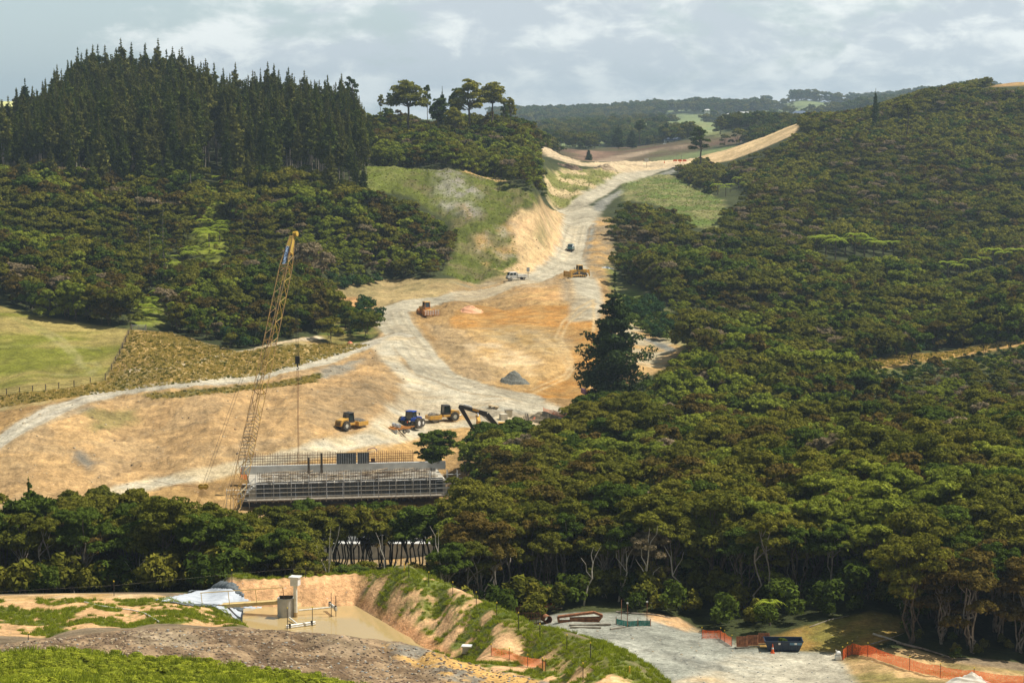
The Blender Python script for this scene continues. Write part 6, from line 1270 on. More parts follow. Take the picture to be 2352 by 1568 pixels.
def heap(name, label, cat, u, v, rx, ry, h_, mat, rough_=.15, y0=100, y1=1100, seed=0, group=None, rot=0.):
    p = P(u, v, y0, y1); rng = np.random.default_rng(seed); n_ = 26; V = []; Fc = []
    for i in range(n_+1):
        r = i/n_
        for k in range(36):
            a = 6.283*k/36; z = h_*max(0, 1-r)**.85*(1-.3*math.exp(-((1-r)*3)))-.12*(r > .97); j = rough_*(vnoise(np.array([r*6+seed]), np.array([math.cos(a)*3*r+math.sin(a)*7*r]), seed)[0]-.5)*2*(r < .97)
            x = rx*r*math.cos(a)*(1+.15*math.sin(3*a+seed)); y = ry*r*math.sin(a); V.append((x, y, z+j*h_+(ground_z(p.x+x, p.y+y)-p.z)))
    for i in range(n_):
        for k in range(36): Fc.append((i*36+k, (i+1)*36+k, (i+1)*36+(k+1) % 36, i*36+(k+1) % 36))
    me = new_mesh(name, V, Fc, [mat], True); o = link(name, me); o.location = p; return tag(o, label, cat, group)
GRV = pbsdf('grey_gravel', (.20, .20, .17), .95, nscale=4, c2=(.11, .11, .09), bump=.8, spec=.1); SPO = pbsdf('brown_spoil', (.30, .24, .15), .95, nscale=3, c2=(.16, .13, .09), bump=.8, spec=.1)
heap('gravel_pile', 'dark grey gravel pile on the pale clay beside the orange platform', 'gravel pile', 1182, 876, 2.9, 2.6, 2.2, GRV, .1, 380, 470, 3)
heap('spoil_heap', 'grey-brown spoil heap behind the orange mesh on the pad edge', 'spoil heap', 1252, 966, 3.6, 3.0, 1.7, SPO, .25, 340, 430, 5)
NETM = pbsdf('bundled_orange_net', (.85, .22, .10), .8, nscale=6, c2=(.62, .34, .2), bump=.8)
heap('net_pile', 'bundle of orange netting at the foot of the spoil heap', 'netting', 1228, 967, .75, .6, .7, NETM, .4, 340, 430, 6)
heap('netted_mound', 'mound draped in faded orange net above the orange platform', 'netting', 1081, 714, 2.6, 3.4, 1.3, pbsdf('salmon_net', (.80, .36, .20), .9, nscale=5, c2=(.62, .40, .22), bump=.5), .3, 440, 560, 8)
heap('net_pile', 'scrap of orange netting beside the bend of the left track', 'netting', 803, 789, .6, .5, .5, NETM, .4, 400, 480, 7)
heap('white_sheet_pile', 'crumpled white sheet on the verge right of the bulldozer', 'sheet', 1396, 616, 1.7, 1.0, .5, pbsdf('white_sheet', (.75, .76, .76), .7, nscale=2, c2=(.6, .6, .6)), .3, 500, 640, 9)
heap('tarpaulin_heap', 'white sheet covered heap at the bottom right corner', 'tarpaulin', 2232, 1572, 2.3, 1.6, 1.1, pbsdf('dusty_white_sheet', (.62, .58, .5), .8, nscale=2, c2=(.5, .45, .36)), .2, 180, 215, 10)
heap('rock_heap', 'tumbled pale rocks at the bend of the far cutting', 'rock heap', 1392, 388, 4.5, 3.0, 1.6, pbsdf('tan_rock', (.5, .38, .24), .95, nscale=2, c2=(.3, .22, .14), bump=.6), .5, 700, 960, 11)
heap('brush_pile', 'heap of cleared dead branches beside the far cutting', 'brush pile', 1312, 388, 5.0, 2.0, 1.5, pbsdf('dead_brush', (.22, .15, .10), .95, nscale=3, c2=(.10, .07, .05), bump=.8), .6, 700, 960, 12)
t = thing('wire_hoop', 'curled black reinforcing mesh standing beside the spoil heap', 'mesh', P(1215, 972, 340, 430)); b = MB()
for k in range(9):
    z = .22*k; pts = [(.5*math.cos(a*.35-.6)-.4-.12*k*.3, .5*math.sin(a*.35-.6), z) for a in range(8)]; b.path(pts, .03, 4)
for a in range(0, 8, 2): b.path([(.5*math.cos(a*.35-.6)-.4-.036*k, .5*math.sin(a*.35-.6), .22*k) for k in range(9)], .03, 4)
b.build('mesh', BLK, t)
def netfence(name, label, pts, hgt, mat, postm=BLK, cap=True, sag=.12, y0=100, y1=1100, grp=None, psize=.03, on=None):
    Q = [P(u, v, y0, y1) if len(pts[0]) == 2 else at(*q) for q in pts for u, v in [q[:2]]]
    t = thing(name, label, 'fence', Q[0], 0, grp); b = Q[0]; V = []; Fc = []; m_ = 0; n_ = MB()
    for i, (a, c) in enumerate(zip(Q[:-1], Q[1:])):
        st_ = 8
        for k in range(st_+(i == len(Q)-2)):
            f = k/st_; q = a.lerp(c, f)-b; w_ = .07*math.sin(k*2.1+i); zg = ground_z(q.x+b.x, q.y+b.y)-b.z; zz = max(q.z, zg)
            V += [(q.x, q.y+w_, zz+.02), (q.x, q.y, zz+hgt*(1-sag*4*f*(1-f)))]
    m_ = len(V)//2; n_.add(V, [(2*k, 2*k+2, 2*k+3, 2*k+1) for k in range(m_-1)]); n_.build('net', mat, t)
    for q in Q:
        q = q-b; po = MB().cyl((q.x, q.y, q.z-.2), (q.x, q.y, q.z+hgt+.15), psize, n_=6).build('post', postm, t)
        if cap: MB().cyl((q.x, q.y, q.z+hgt+.15), (q.x, q.y, q.z+hgt+.25), psize*1.7, n_=6).build('cap', YCAP, po)
    return t
OF = 'orange safety mesh fences'
netfence('mesh_fence', 'faint orange mesh fence on the crest behind the spoil heap', [(1248, 948), (1272, 953), (1292, 959), (1306, 962)], 1.0, ONET2, RED, False, y0=340, y1=430, grp=OF)
netfence('mesh_fence', 'orange mesh strip beside the crane boom foot', [(553, 1095), (562, 1101), (572, 1104)], 1.4, ONET, RED, False, y0=310, y1=360, grp=OF)
netfence('mesh_fence', 'bright orange mesh panel behind the reinforcing bars at the yard back', [(1139, 1403), (1180, 1401), (1228, 1399), (1275, 1397)], 1.35, ONET, y0=215, y1=235, grp=OF, sag=.03)
netfence('mesh_fence', 'orange mesh fence corner at the foot of the forest, mid yard', [(1612, 1466), (1655, 1467), (1664, 1473), (1681, 1484)], .95, ONET, y0=200, y1=235, grp=OF)
netfence('mesh_fence', 'low faded orange mesh across the batter below the fence posts', [(1128, 1505), (1170, 1514), (1212, 1530), (1253, 1541)], .75, ONET2, y0=140, y1=185, grp=OF)
netfence('mesh_fence', 'long sagging orange mesh fence running to the bottom right corner', [(1935, 1516), (1946, 1507), (1957, 1502), (1993, 1507), (2089, 1539), (2160, 1556), (2237, 1566), (2352, 1580), (2440, 1590)], 1.15, ONET, y0=185, y1=225, grp=OF)
netfence('silt_fence', 'dark green silt cloth fence in the yard behind the timbers', [(1415, 1433), (1441, 1439), (1465, 1437), (1494, 1437)], .62, GNET, RSO, False, y0=205, y1=235, psize=.04, sag=.05)
for i, (u, v0, v1) in enumerate(((1427, 1375, 1434), (1441, 1384, 1437), (1486, 1381, 1434))):
    p = P(u, v1, 205, 235); h_ = (v1-v0)*p.y/F; t = thing('marker_stake', ('thin rusty stake, left of the three by the green cloth', 'rusty stake with a white tag, middle of the three', 'rusty stake with a white tag, right of the three')[i], 'stake', p); MB().cyl((0, 0, -.3), (0, 0, h_), .035, n_=5).build('stake', RSO, t)
    if i: MB().box(-.1, .1, -.05, .05, h_, h_+.14).build('tag', WHT, t)
# ---------- yard ----------
p = P(1255, 1429, 205, 235); t = thing('steel_drum', 'rusty orange steel pipe section lying on the gravel', 'pipe', p, R(20)); b = MB(); n_ = 20
V = [(y, r*math.cos(6.2832*k/n_), .42+r*math.sin(6.2832*k/n_)) for (y, r) in ((-.6, .42), (.7, .42), (.7, .39), (-.6, .39)) for k in range(n_)]
V = [(v[1], v[0], v[2]) for v in V]; b.add(V, [(j*n_+k, j*n_+(k+1) % n_, ((j+1) % 4)*n_+(k+1) % n_, ((j+1) % 4)*n_+k) for j in range(4) for k in range(n_)]); b.build('shell', RSO, t)
p = P(1283, 1431, 205, 235); t = thing('steel_truss', 'rusty triangular steel frame lying on the gravel', 'frame', p, R(4)); s_ = p.y/F
def fp(u, v): return ((u-1283)*s_, 0.2, (1431-v)*s_*.98)
b = MB()
for a, c in (((1282, 1416), (1366, 1406)), ((1366, 1406), (1386, 1414)), ((1386, 1414), (1376, 1427)), ((1284, 1427), (1376, 1427)), ((1282, 1416), (1284, 1428)), ((1310, 1421), (1380, 1420))):
    seg(b, Vector(fp(*a)), Vector(fp(*c)), .5, .22, .22)
b.build('beam', RSO, t)
for i, (u0, v0, u1, v1, lb) in enumerate(((1308, 1437, 1403, 1435, 'upper of the two long timbers on the gravel'), (1310, 1442, 1380, 1443, 'lower of the two long timbers on the gravel'), (1402, 1446, 1436, 1441, 'short timber in front of the green cloth'), (1240, 1400, 1290, 1398, 'pale timber behind the rusty pipe'))):
    a = P(u0, v0, 205, 240); c = P(u1, v1, 205, 240); b = MB(); seg(b, a+Vector((0, 0, .1)), c+Vector((0, 0, .1)), .22, .16, .16); solo(b, 'timber_beam', TMG if i < 3 else TIM, lb, 'timber')
def rebarmat(label, u0, v0, u1, v1, htop, y0, y1, sp, rows):
    a = P(u0, v0, y0, y1); c = P(u1, v1, y0, y1); t = thing('rebar_mat', label, 'reinforcement', a, 0, 'reinforcing steel in the yard'); d = c-a; L_ = d.length; n_ = int(L_/sp); b = MB(); r_ = MB()
    for k in range(n_+1): q = d*(k/n_); b.cyl((q.x, q.y, q.z-.3), (q.x, q.y, q.z+htop*(.9+.15*random.random())), .022, n_=4)
    for j in range(rows): z = htop*(.25+.7*j/max(1, rows-1)); r_.cyl((0, 0, z), (d.x, d.y, d.z+z), .025, n_=4)
    b.build('upright_bars', RST, t); r_.build('cross_bars', RST, t)
rebarmat('long rusty reinforcing grid standing behind the grassed bank', 1078, 1400, 1215, 1398, 2.2, 214, 235, .32, 3)
rebarmat('rusty starter bars in front of the orange mesh panel', 1165, 1432, 1242, 1432, 2.0, 205, 232, .28, 4)
rebarmat('second row of rusty starter bars beside the pipe section', 1180, 1440, 1240, 1440, 1.6, 205, 225, .35, 3)
t = thing('skip_bin', 'navy blue skip bin with flared ends by the traffic cone', 'skip', P(1800, 1491, 195, 230), R(-2))
b = MB(); k_ = 1.05
V = [(-1.55, -.8, .05), (1.45, -.8, .05), (1.45, .8, .05), (-1.55, .8, .05), (-1.95, -.95, k_), (1.85, -.95, k_), (1.85, .95, k_), (-1.95, .95, k_)]; Vi = [(x*.96, y*.94, max(z, .12)) for x, y, z in V]
b.add(V+Vi, [(3, 2, 1, 0), (0, 1, 5, 4), (1, 2, 6, 5), (2, 3, 7, 6), (3, 0, 4, 7), (8, 9, 10, 11), (12, 13, 9, 8), (13, 14, 10, 9), (14, 15, 11, 10), (15, 12, 8, 11), (4, 5, 13, 12), (5, 6, 14, 13), (6, 7, 15, 14), (7, 4, 12, 15)])
b.build('bin', NAVY, t); b = MB().box(-1.98, 1.88, -1.0, -.93, k_-.07, k_+.03).box(-1.98, 1.88, .93, 1.0, k_-.07, k_+.03); [b.box(x-.04, x+.04, -.98, -.86, .2, k_-.07) for x in (-1.1, -.3, .5, 1.2)]; b.build('rim_and_ribs', NAVY, t)
MB().box(.5, 1.7, -1.02, -1.0, k_-.34, k_-.1).build('pale_stripe', pbsdf('faded_blue', (.14, .28, .42), .5), t); MB().box(.95, 1.2, -1.035, -1.021, k_-.3, k_-.12).box(-.62, -.4, -1.015, -.975, k_-.32, k_-.12).build('sticker', WHT, t)
t = thing('traffic_cone', 'orange and white traffic cone in front of the navy skip', 'traffic cone', P(1771, 1491.5, 195, 230)-Vector((0, 1.3, 0)))
MB().box(-.2, .2, -.2, .2, 0, .04).cyl((0, 0, .04), (0, 0, .42), .15, .10, 14).cyl((0, 0, .58), (0, 0, .92), .075, .025, 14).build('cone', RED, t); MB().cyl((0, 0, .42), (0, 0, .58), .105, .08, 14).build('white_band', WHT, t)
for i, (u, v, w_) in enumerate(((1705, 1487, 1.15), (1729, 1484, 1.15), (1755, 1479, 1.15))):
    t = thing('sheet_pile_stack', 'rusty corrugated steel trough, %s of three left of the skip' % ('leftmost', 'middle', 'rightmost')[i], 'steel trough', P(u, v, 195, 232), R(8-3*i), 'rusty troughs by the skip'); t.rotation_euler.x = R(-14); b = MB()
    for k in range(7): x = -w_/2+w_*k/7; b.box(x, x+w_/14, -.06, .02, .12, 1.15).box(x+w_/14, x+w_/7, 0, .08, .12, 1.15)
    b.build('corrugated_plate', RSO, t); MB().box(-w_/2-.1, w_/2+.1, -.25, .8, 0, .1).build('skid', TMG, t)
t = thing('bulk_bag', 'white bulk bag slumped at the left end of the orange fence', 'bag', P(1925, 1514, 195, 225)); MB().box(-.32, .32, -.3, .3, 0, .5, .03, .03).box(-.28, .3, -.26, .28, .5, .85, .1, .1).build('bag', WHT, t, .1); MB().path([(-.2, -.1, .8), (-.28, -.1, 1.0), (-.05, -.05, .85)], .03).build('strap', WHT, t)
def logo(label, pts, r0, mat=BARKP, y0=190, y1=235):
    Q = [P(u, v, y0, y1)+Vector((0, 0, r0)) for u, v in pts]; V, Fc = tube_geo([(Q, list(np.linspace(r0, r0*.4, len(Q))))], 7); b = MB(); b.V = V; b.F = Fc; return solo(b, 'fallen_log', mat, label, 'log', 'fallen logs at the clearing edge')
PALE = pbsdf('bleached_wood', (.58, .52, .42), .9, nscale=2, c2=(.4, .34, .26))
logo('bleached log slanting down the brown bank', [(2006, 1458), (2040, 1468), (2088, 1485)], .13, PALE); logo('long grey log along the top of the orange fence slope', [(2060, 1478), (2120, 1492), (2190, 1514)], .14)
logo('thin dead branch across the forest edge', [(2000, 1480), (2040, 1468), (2075, 1455)], .07); logo('grey fallen trunk behind the green silt cloth', [(1415, 1406), (1450, 1409), (1500, 1412), (1540, 1420)], .09); logo('dead branch at the forest foot above the mesh fence', [(1860, 1440), (1905, 1424), (1950, 1414)], .06)
# pale dead stems in the front rank of trees
for i, (u, vb, vt, y, ln) in enumerate(((1468, 1420, 1240, 228, 1), (1500, 1405, 1300, 228, -1), (1340, 1405, 1270, 228, 1), (1560, 1418, 1260, 230, -1), (1960, 1400, 1210, 232, 1), (2040, 1405, 1230, 232, -1), (2110, 1420, 1260, 228, 1), (2195, 1440, 1270, 222, -1), (1420, 1405, 1265, 230, 1), (1820, 1400, 1255, 232, -1), (2290, 1470, 1330, 218, 1), (740, 1315, 1215, 226, 1), (905, 1310, 1230, 226, -1), (300, 1362, 1270, 222, 1), (1030, 1340, 1215, 222, -1))):
    p = at(u, vb, y); g0 = ground_z(p.x, y); h_ = (vb-vt)*y/F+max(0, p.z-g0); r_ = np.random.default_rng(i+60); t0 = wob((0, 0, -.3), (ln*1.0, 0, h_*.75), 6, .22, r_)
    V, Fc = tube_geo([(t0, np.linspace(.12, .06, 7)), (wob(t0[4], t0[4]+np.array((-ln*1.2, .3, h_*.35)), 3, .15, r_), np.linspace(.06, .02, 4)), (wob(t0[6], t0[6]+np.array((ln*.9, 0, h_*.3)), 3, .15, r_), np.linspace(.06, .015, 4)), (wob(t0[5], t0[5]+np.array((ln*.2, .5, h_*.4)), 3, .12, r_), np.linspace(.045, .012, 4))], 5)
    b = MB(); b.V = V; b.F = Fc; o = b.build('dead_tree', PALE); o.location = (p.x, y, g0)
    tag(o, 'bleached leafless stem in the front rank, %s from the left' % ordn(1+sorted([300, 740, 905, 1030, 1340, 1420, 1468, 1500, 1560, 1820, 1960, 2040, 2110, 2195, 2290]).index(u)), 'dead tree', 'bleached dead stems among the front trees')
# ---------- pond furniture ----------
def wp(u, v):
    S, T = to_ST(u, v); y = 46.6/float(T); return Vector((float(S)*y, y, WZ))
c = wp(657, 1414); t = thing('concrete_manhole', 'open-topped concrete manhole ring standing in the pond', 'manhole', c)
b = MB(); n_ = 28; rings = ((-1.2, .80), (1.75, .80), (1.75, .68), (-.2, .68)); V = [(r*math.cos(6.2832*k/n_), r*math.sin(6.2832*k/n_), z) for z, r in rings for k in range(n_)]
b.add(V, [(j*n_+k, j*n_+(k+1) % n_, (j+1)*n_+(k+1) % n_, (j+1)*n_+k) for j in range(3) for k in range(n_)]); b.build('ring', CON, t); MB().box(-.65, .65, .3, .34, 1.2, 1.9).build('black_cover', BLK, t)
c = wp(679, 1416); t = thing('riser_pipe', 'white riser pipe topped by a square white box in the pond', 'pipe', c); MB().cyl((0, 0, -1), (0, 0, 3.05), .185, n_=20).build('pipe', PVC, t); MB().cyl((0, 0, -.05), (0, 0, .45), .19, n_=20).build('stain', pbsdf('rust_stain', (.55, .38, .18), .7), t)
b = MB(); b.M = Matrix.Rotation(R(-14), 4, 'Z'); b.box(-.38, .38, -.38, .38, 3.0, 3.75).build('box', WHT, t, .01); b = MB(); b.M = Matrix.Rotation(R(-14), 4, 'Z'); b.box(-.5, .5, -.5, .5, 3.751, 3.86).build('lid', WHT, t, .01)
a = at(468, 1389, 201.5); c = at(667, 1376, 199.6); d = c-a; t = thing('catwalk', 'yellow timber catwalk with a handrail reaching out to the manhole', 'walkway', a, math.atan2(d.y, d.x), ry=-math.atan2(d.z, math.hypot(d.x, d.y))); L_ = d.length
YT = pbsdf('yellow_timber', (.68, .50, .20), .7, nscale=2, c2=(.5, .36, .16)); MB().box(0, L_, -.4, .4, -.08, 0).box(0, L_, -.44, -.38, -.3, .02).box(0, L_, .38, .44, -.3, .02).build('deck', YT, t)
for k in range(4): MB().cyl((.03+(L_-.5)*k/3, -.4, -.1), (.03+(L_-.5)*k/3, -.4, 1.25), .035, n_=6).build('post', RSO if k == 3 else YT, t)
MB().cyl((-.02, -.4, 1.26), (L_-.4, -.4, 1.26), .045, n_=6).build('handrail', YT, t)
def tbar(label, a, c, j0, j1, ups, rr=.1):
    t = thing('float_decant', label, 'float pipe', a, 0, 'floating decant pipes in the pond'); d = c-a
    off = Vector((0, 0, .17)); MB().cyl((0, 0, 0), d, rr, n_=12).build('bar', PVC, t); MB().cyl(off, d+off, rr*.95, n_=12).build('upper_bar', PVC, t); MB().cyl(j0-a, j1-a, rr*.8, n_=12).build('arm', PVC, t)
    for p_ in (.12, .88): q = d*p_; MB().cyl(q+Vector((0, -.02, -.15)), q+Vector((0, -.02, .34)), rr*1.15, n_=8).build('clamp', BLK, t)
tbar('white float pipe nearest us with its arm to the manhole', wp(657.5, 1443)+Vector((0, 0, .08)), wp(724, 1434)+Vector((0, 0, .08)), wp(665, 1424)+Vector((0, 0, .25)), wp(682, 1435)+Vector((0, 0, .15)), 0)
a = wp(756, 1402)+Vector((0, 0, .62)); c = wp(773, 1415)+Vector((0, 0, .62)); tbar('raised white float pipe near the far batter', a, c, wp(686, 1412)+Vector((0, 0, .45)), (a+c)/2, 0)
def post(u, v0, v1, lb, p=None, mat=BLK, cap=True, r=.035, nm='fence_post', grp='black posts with yellow caps round the pond', y0=120, y1=230):
    p = p or P(u, v1, y0, y1); h_ = (v1-v0)*p.y/F*1.02; t = thing(nm, lb, 'post', p, 0, grp); MB().cyl((0, 0, -.3), (0, 0, h_), r, n_=6).build('post', mat, t)
    if cap: MB().cyl((0, 0, h_), (0, 0, h_+.12), r*1.6, n_=6).build('cap', YCAP, t)
    return p, h_
for i, (u, v0, v1, lb) in enumerate(((660.5, 1396, 1444.5, 'black post at the left end of the nearest float pipe'), (717.7, 1394, 1437, 'black post at the right end of the nearest float pipe'), (761, 1360, 1416, 'black post at the left of the raised float pipe'), (771.6, 1367, 1414.5, 'black post at the right of the raised float pipe'))): post(u, v0, v1, lb, wp(u, v1), grp='black posts standing in the pond', cap=i < 2)
tops = []
bank_posts = ((939, 1295, 1326), (985, 1314, 1346), (1040, 1337, 1368), (1094, 1360, 1390), (1141, 1384, 1416), (1191, 1407, 1444), (1240, 1433, 1468), (1302, 1458, 1498), (1356, 1476, 1516))
for i, (u, v0, v1) in enumerate(bank_posts): tops.append(post(u, v0, v1, 'yellow-capped black post on the right batter crest, %s from the far corner' % ordn(i+1)))
post(1339, 1523, 1565, 'black post with yellow cap low on the batter at the bottom edge'); post(1246, 1512, 1540, 'short post at the right end of the faded orange mesh')
post(65, 1453, 1469, 'tiny dark stub in the grass at the far left'); lt = [post(262, 1335, 1368, 'black post with yellow cap on the left pond bank'), post(533, 1309, 1342, 'black post with yellow cap behind the dark cloth hump'), post(702, 1295, 1326, 'black post with yellow cap behind the riser pipe')]
for u, v0, v1, lb in ((929, 1293, 1311, 'yellow peg at the far corner of the pond bank'), (1446, 1529, 1546, 'yellow peg on the low crest near the gravel')): post(u, v0, v1, lb, None, pbsdf('orange_peg', (.85, .5, .06), .6), False, .06, 'survey_peg', 'survey pegs on the bank')
w0 = P(-60, 1383, 180, 215)+Vector((0, 0, .9)); wl = [w0]+[p+Vector((0, 0, h_*.75)) for p, h_ in lt]+[tops[0][0]+Vector((0, 0, tops[0][1]*.8))]
b = MB(); b.path(wl, .004, 3); solo(b, 'fence_wire', TMG, 'thin wire strung behind the left and far pond banks', 'wire')
b = MB(); b.path([p+Vector((0, 0, h_*.8)) for p, h_ in tops], .004, 3); solo(b, 'fence_wire', TMG, 'thin wire joining the posts along the right batter', 'wire')
p = P(1072, 1496, 150, 185); t = thing('inlet_box', 'small white lidded box on the batter above the mound', 'box', p+Vector((0, 0, -.1)), R(-8)); MB().box(-.33, .33, -.3, .3, 0, .55).build('box', CON, t); MB().box(-.43, .43, -.4, .4, .551, .67).build('lid', WHT, t, .01)
pts = [P(u, v, 150, 215)+Vector((0, 0, .07)) for u, v in ((194, 1383), (225, 1391), (262, 1397), (300, 1401), (330, 1408), (350, 1419), (366, 1429))]; b = MB().path(pts, .055, 8); solo(b, 'loose_pipe', PVC, 'long white pipe lying loose on the left bank', 'pipe')
def drape(name, label, poly, mat, lift=.06, bulge=None, y0=187, y1=215, st_=.22, wr=.06):
    Q = hits(*densify(pp(poly), True, 8).T, y0=y0, y1=y1); xs = np.arange(Q[:, 0].min()-st_, Q[:, 0].max()+st_, st_); ys = np.arange(Q[:, 1].min()-st_, Q[:, 1].max()+st_, st_); a, b_ = np.meshgrid(xs, ys); d = sdist(Q, True, a, b_); z = gz_v(a, b_)
    z = z+lift+(fbm(a, b_, .9, 3, 8)-.4)*wr*2
    if bulge is not None: z = z+bulge*sstep(0, 1.2, -d)
    ok = d < .1; id_ = -np.ones(a.shape, int); id_[ok] = np.arange(ok.sum()); V = np.stack([a[ok], b_[ok], z[ok]], -1); q = np.stack([id_[:-1, :-1], id_[:-1, 1:], id_[1:, 1:], id_[1:, :-1]], -1).reshape(-1, 4); q = q[(q >= 0).all(1)]
    c_ = V.mean(0); me = new_mesh(name, V-c_, q, [mat], True); o = link(name, me); o.location = c_; md = o.modifiers.new('thickness', 'SOLIDIFY'); md.thickness = .03; return tag(o, label, 'cloth')
drape('geotextile_sheet', 'broad white geotextile sheet over the bank left of the catwalk', '350,1377 400,1370 440,1362 470,1350 530,1352 558,1370 588,1390 560,1393 500,1390 430,1386 380,1383', GEO, .08)
drape('geotextile_sheet', 'white geotextile strip running down under the catwalk to the water', '490,1393 545,1396 600,1428 632,1464 612,1466 570,1440', GEO, .1)
drape('geotextile_sheet', 'white geotextile tongue left of the manhole', '548,1394 600,1397 645,1405 690,1412 650,1428 610,1420', GEO, .16)
drape('silt_cloth', 'dark cloth hump at the top of the white sheet', '432,1362 462,1343 500,1336 540,1340 575,1385 555,1372 530,1354 470,1352', GEOD, .12, .55)
drape('silt_cloth', 'narrow dark cloth band between the white strips', '520,1393 545,1394 640,1428 665,1434 690,1420 675,1436 640,1436 600,1428', GEOD, .2)
drape('silt_cloth', 'dark border of the sheet below the catwalk', '385,1383 430,1386 500,1390 500,1395 430,1392', GEOD, .1)
# ---------- paddock fence, signs, far buildings ----------
def wirefence(name, label, pts, n_, hgt, y0, y1, mat=TMG):
    Q = densify(pp(pts), False, 9999); Wp = [P(u, v, y0, y1) for u, v in densify(pp(pts), False, 14)]
    t = thing(name, label, 'fence', Wp[0]); o0 = Wp[0]
    step = max(1, len(Wp)//n_)
    for q in Wp[::step]: r = q-o0; MB().cyl((r.x, r.y, r.z-.2), (r.x, r.y, r.z+hgt), .09, n_=5).build('post', mat, t)
    b = MB(); [b.path([q-o0+Vector((0, 0, hgt*f)) for q in Wp], .025, 3) for f in (.35, .65, .95)]; b.build('wire', mat, t)
wirefence('paddock_fence', 'dark post and wire fence down the right side of the paddock', '301,757 275,815 256,850 242,871', 10, 1.15, 380, 480, BARK)
wirefence('paddock_fence', 'post and wire fence along the bottom of the paddock', '242,873 190,884 150,890 90,898 0,908 -60,912', 9, 1.15, 380, 480, BARK)
t = thing('field_gate', 'pale metal gate in the top corner of the paddock', 'gate', P(304, 760, 400, 480), R(6)); b = MB(); [b.cyl((0, 0, .25+.22*k), (2.6, 0, .25+.22*k), .04, n_=4) for k in range(5)]; [b.cyl((x, 0, .2), (x, 0, 1.2), .04, n_=4) for x in (0, 1.3, 2.6)]; b.build('frame', STL, t); [MB().cyl((x, 0, -.2), (x, 0, 1.4), .09, n_=6).build('post', TMG, t) for x in (-.15, 2.75)]
def sign(label, u, vb, vt, w_, h_, y0, y1, lines, legs=1):
    p = P(u, vb, y0, y1); H_ = (vb-vt)*p.y/F; t = thing('road_sign', label, 'sign', p, 0, 'roadside signs')
    for x in ((0,) if legs == 1 else (-w_*.35, w_*.35)): MB().box(x-.07, x+.07, -.05, .05, -.3, H_).build('post', TIM, t)
    bo_ = MB().box(-w_/2, w_/2, -.09, -.052, H_-h_, H_).build('board', WHT, t)
    b = MB()
    for k in range(lines): z = H_-h_*(.2+.6*k/max(1, lines-1)); b.box(-w_*.38, w_*.38, -.096, -.0905, z-.05, z+.04)
    b.build('lettering_lines', BLK, bo_)
sign('white sign on a timber post beside the white truck', 1213, 639, 614, .8, 1.1, 480, 640, 3); sign('small square white sign at the far bend of the haul road', 1485, 386, 364, 1.6, 1.5, 860, 1000, 3)
for i, (u, v) in enumerate(((1526, 375), (1562, 374))):
    t = thing('traffic_cone', ('left', 'right')[i]+' orange cone at the far end of the haul road', 'traffic cone', P(u, v, 860, 1050), 0, 'cones on the far road'); MB().box(-.25, .25, -.25, .25, 0, .06).cyl((0, 0, .06), (0, 0, 1.1), .22, .05, 10).build('cone', RED, t)
t = thing('barrier', 'orange plastic barriers across the far road end', 'barrier', P(1546, 371, 860, 1050)); [MB().prism([(k*2.05, 0), (k*2.05+1.9, 0), (k*2.05+1.75, .8), (k*2.05+.15, .8)], -.2, .2).build('segment', RED, t) for k in range(3)]
p = P(1565, 366, 860, 1080); t = thing('utility_pole', 'thin pole at the far road bend', 'pole', p); MB().cyl((0, 0, -.5), (0, 0, 4.2), .12, n_=6).build('pole', TMG, t)
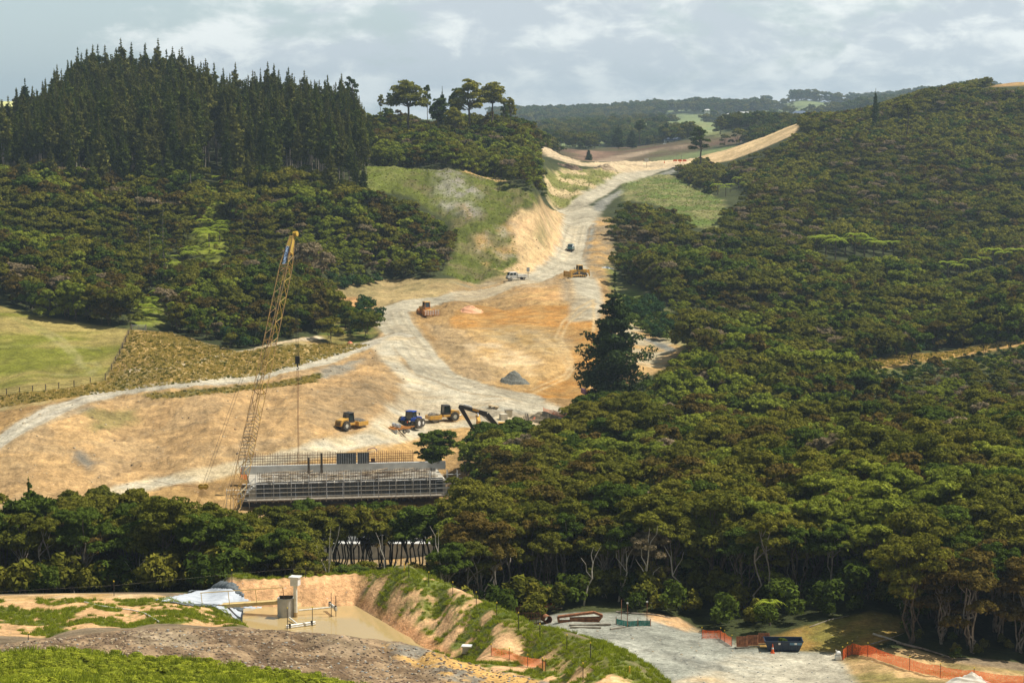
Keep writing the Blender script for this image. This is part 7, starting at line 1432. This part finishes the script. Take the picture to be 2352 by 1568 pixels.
def house(label, u, vb, w_, h_, dpt, wall, roof, y0, y1, rz_=0, y=None, wins=4):
    p = at(u, vb, y) if y else P(u, vb, y0, y1); t = thing('house', label, 'house', p, rz_, 'houses on the far hills'); MB().box(-w_/2, w_/2, 0, dpt, -3, h_).build('wall', wall, t)
    MB().prism([(-.6, h_), (dpt+.6, h_), (dpt/2, h_+dpt*.25)], -w_/2-.5, w_/2+.5)
    b = MB(); b.add([(-w_/2-.6, -.6, h_), (w_/2+.6, -.6, h_), (w_/2+.6, dpt+.6, h_), (-w_/2-.6, dpt+.6, h_), (-w_/2+dpt*.3, dpt/2, h_+dpt*.28), (w_/2-dpt*.3, dpt/2, h_+dpt*.28)], [(3, 2, 1, 0), (0, 1, 5, 4), (2, 3, 4, 5), (1, 2, 5), (3, 0, 4)]); b.build('roof', roof, t)
    for k in range(wins): x = -w_/2+w_*(k+.5)/wins; MB().box(x-w_/wins*.28, x+w_/wins*.28, -.03, -.002, h_*.3, h_*.8).build('window', GLS, t)
RF = pbsdf('slate_blue_roof', (.10, .14, .22), .6); WR = pbsdf('pale_roof', (.62, .62, .6), .6)
# 
house('low house with a slate blue roof beyond the far road bend', 1550, 333, 11, 2.6, 7, WHT, RF, 0, 0, .1, 1330, 5); house('tiny white house on the distant hillside, leftmost', 1625, 258, 6, 2.2, 5, WHT, WR, 0, 0, 0, 2500, 3)
house('long white shed on the distant hillside', 1684, 270, 13, 2.4, 6, WHT, WR, 0, 0, .2, 2200, 4); house('long pale building right of the white shed', 1710, 267, 11, 2.6, 6, WHT, WR, 0, 0, -.1, 2150, 4); house('grey roofed house below the distant ridge at right', 1838, 268, 12, 3, 7, WHT, RF, 0, 0, 0, 1900, 4)
t = thing('parked_van', 'small white van beside the slate-roofed house', 'van', at(1529, 337, 1315), R(190)); MB().prism([(-2.3, .35), (-2.3, 1.95), (1.2, 1.95), (1.9, 1.2), (2.4, 1.0), (2.4, .35)], -.9, .9).build('body', WHT, t, .08); wheels(t, [(1.5, .8), (1.5, -.8), (-1.5, .8), (-1.5, -.8)], .35, .2, RIM, False)
p = at(8, 262, 900); t = thing('barn', 'barn with a pale yellow roof at the far left skyline', 'barn', p, .05); YR_ = pbsdf('straw_roof', (.62, .62, .25), .7); MB().box(-8, 8, 0, 10, -6, 3.0).build('wall', TMG, t); b = MB(); b.add([(-8.5, -.5, 3), (8.5, -.5, 3), (8.5, 10.5, 3), (-8.5, 10.5, 3), (-8.5, 5, 5.2), (8.5, 5, 5.2)], [(3, 2, 1, 0), (0, 1, 5, 4), (2, 3, 4, 5), (1, 2, 5), (3, 0, 4)]); b.build('roof', YR_, t)
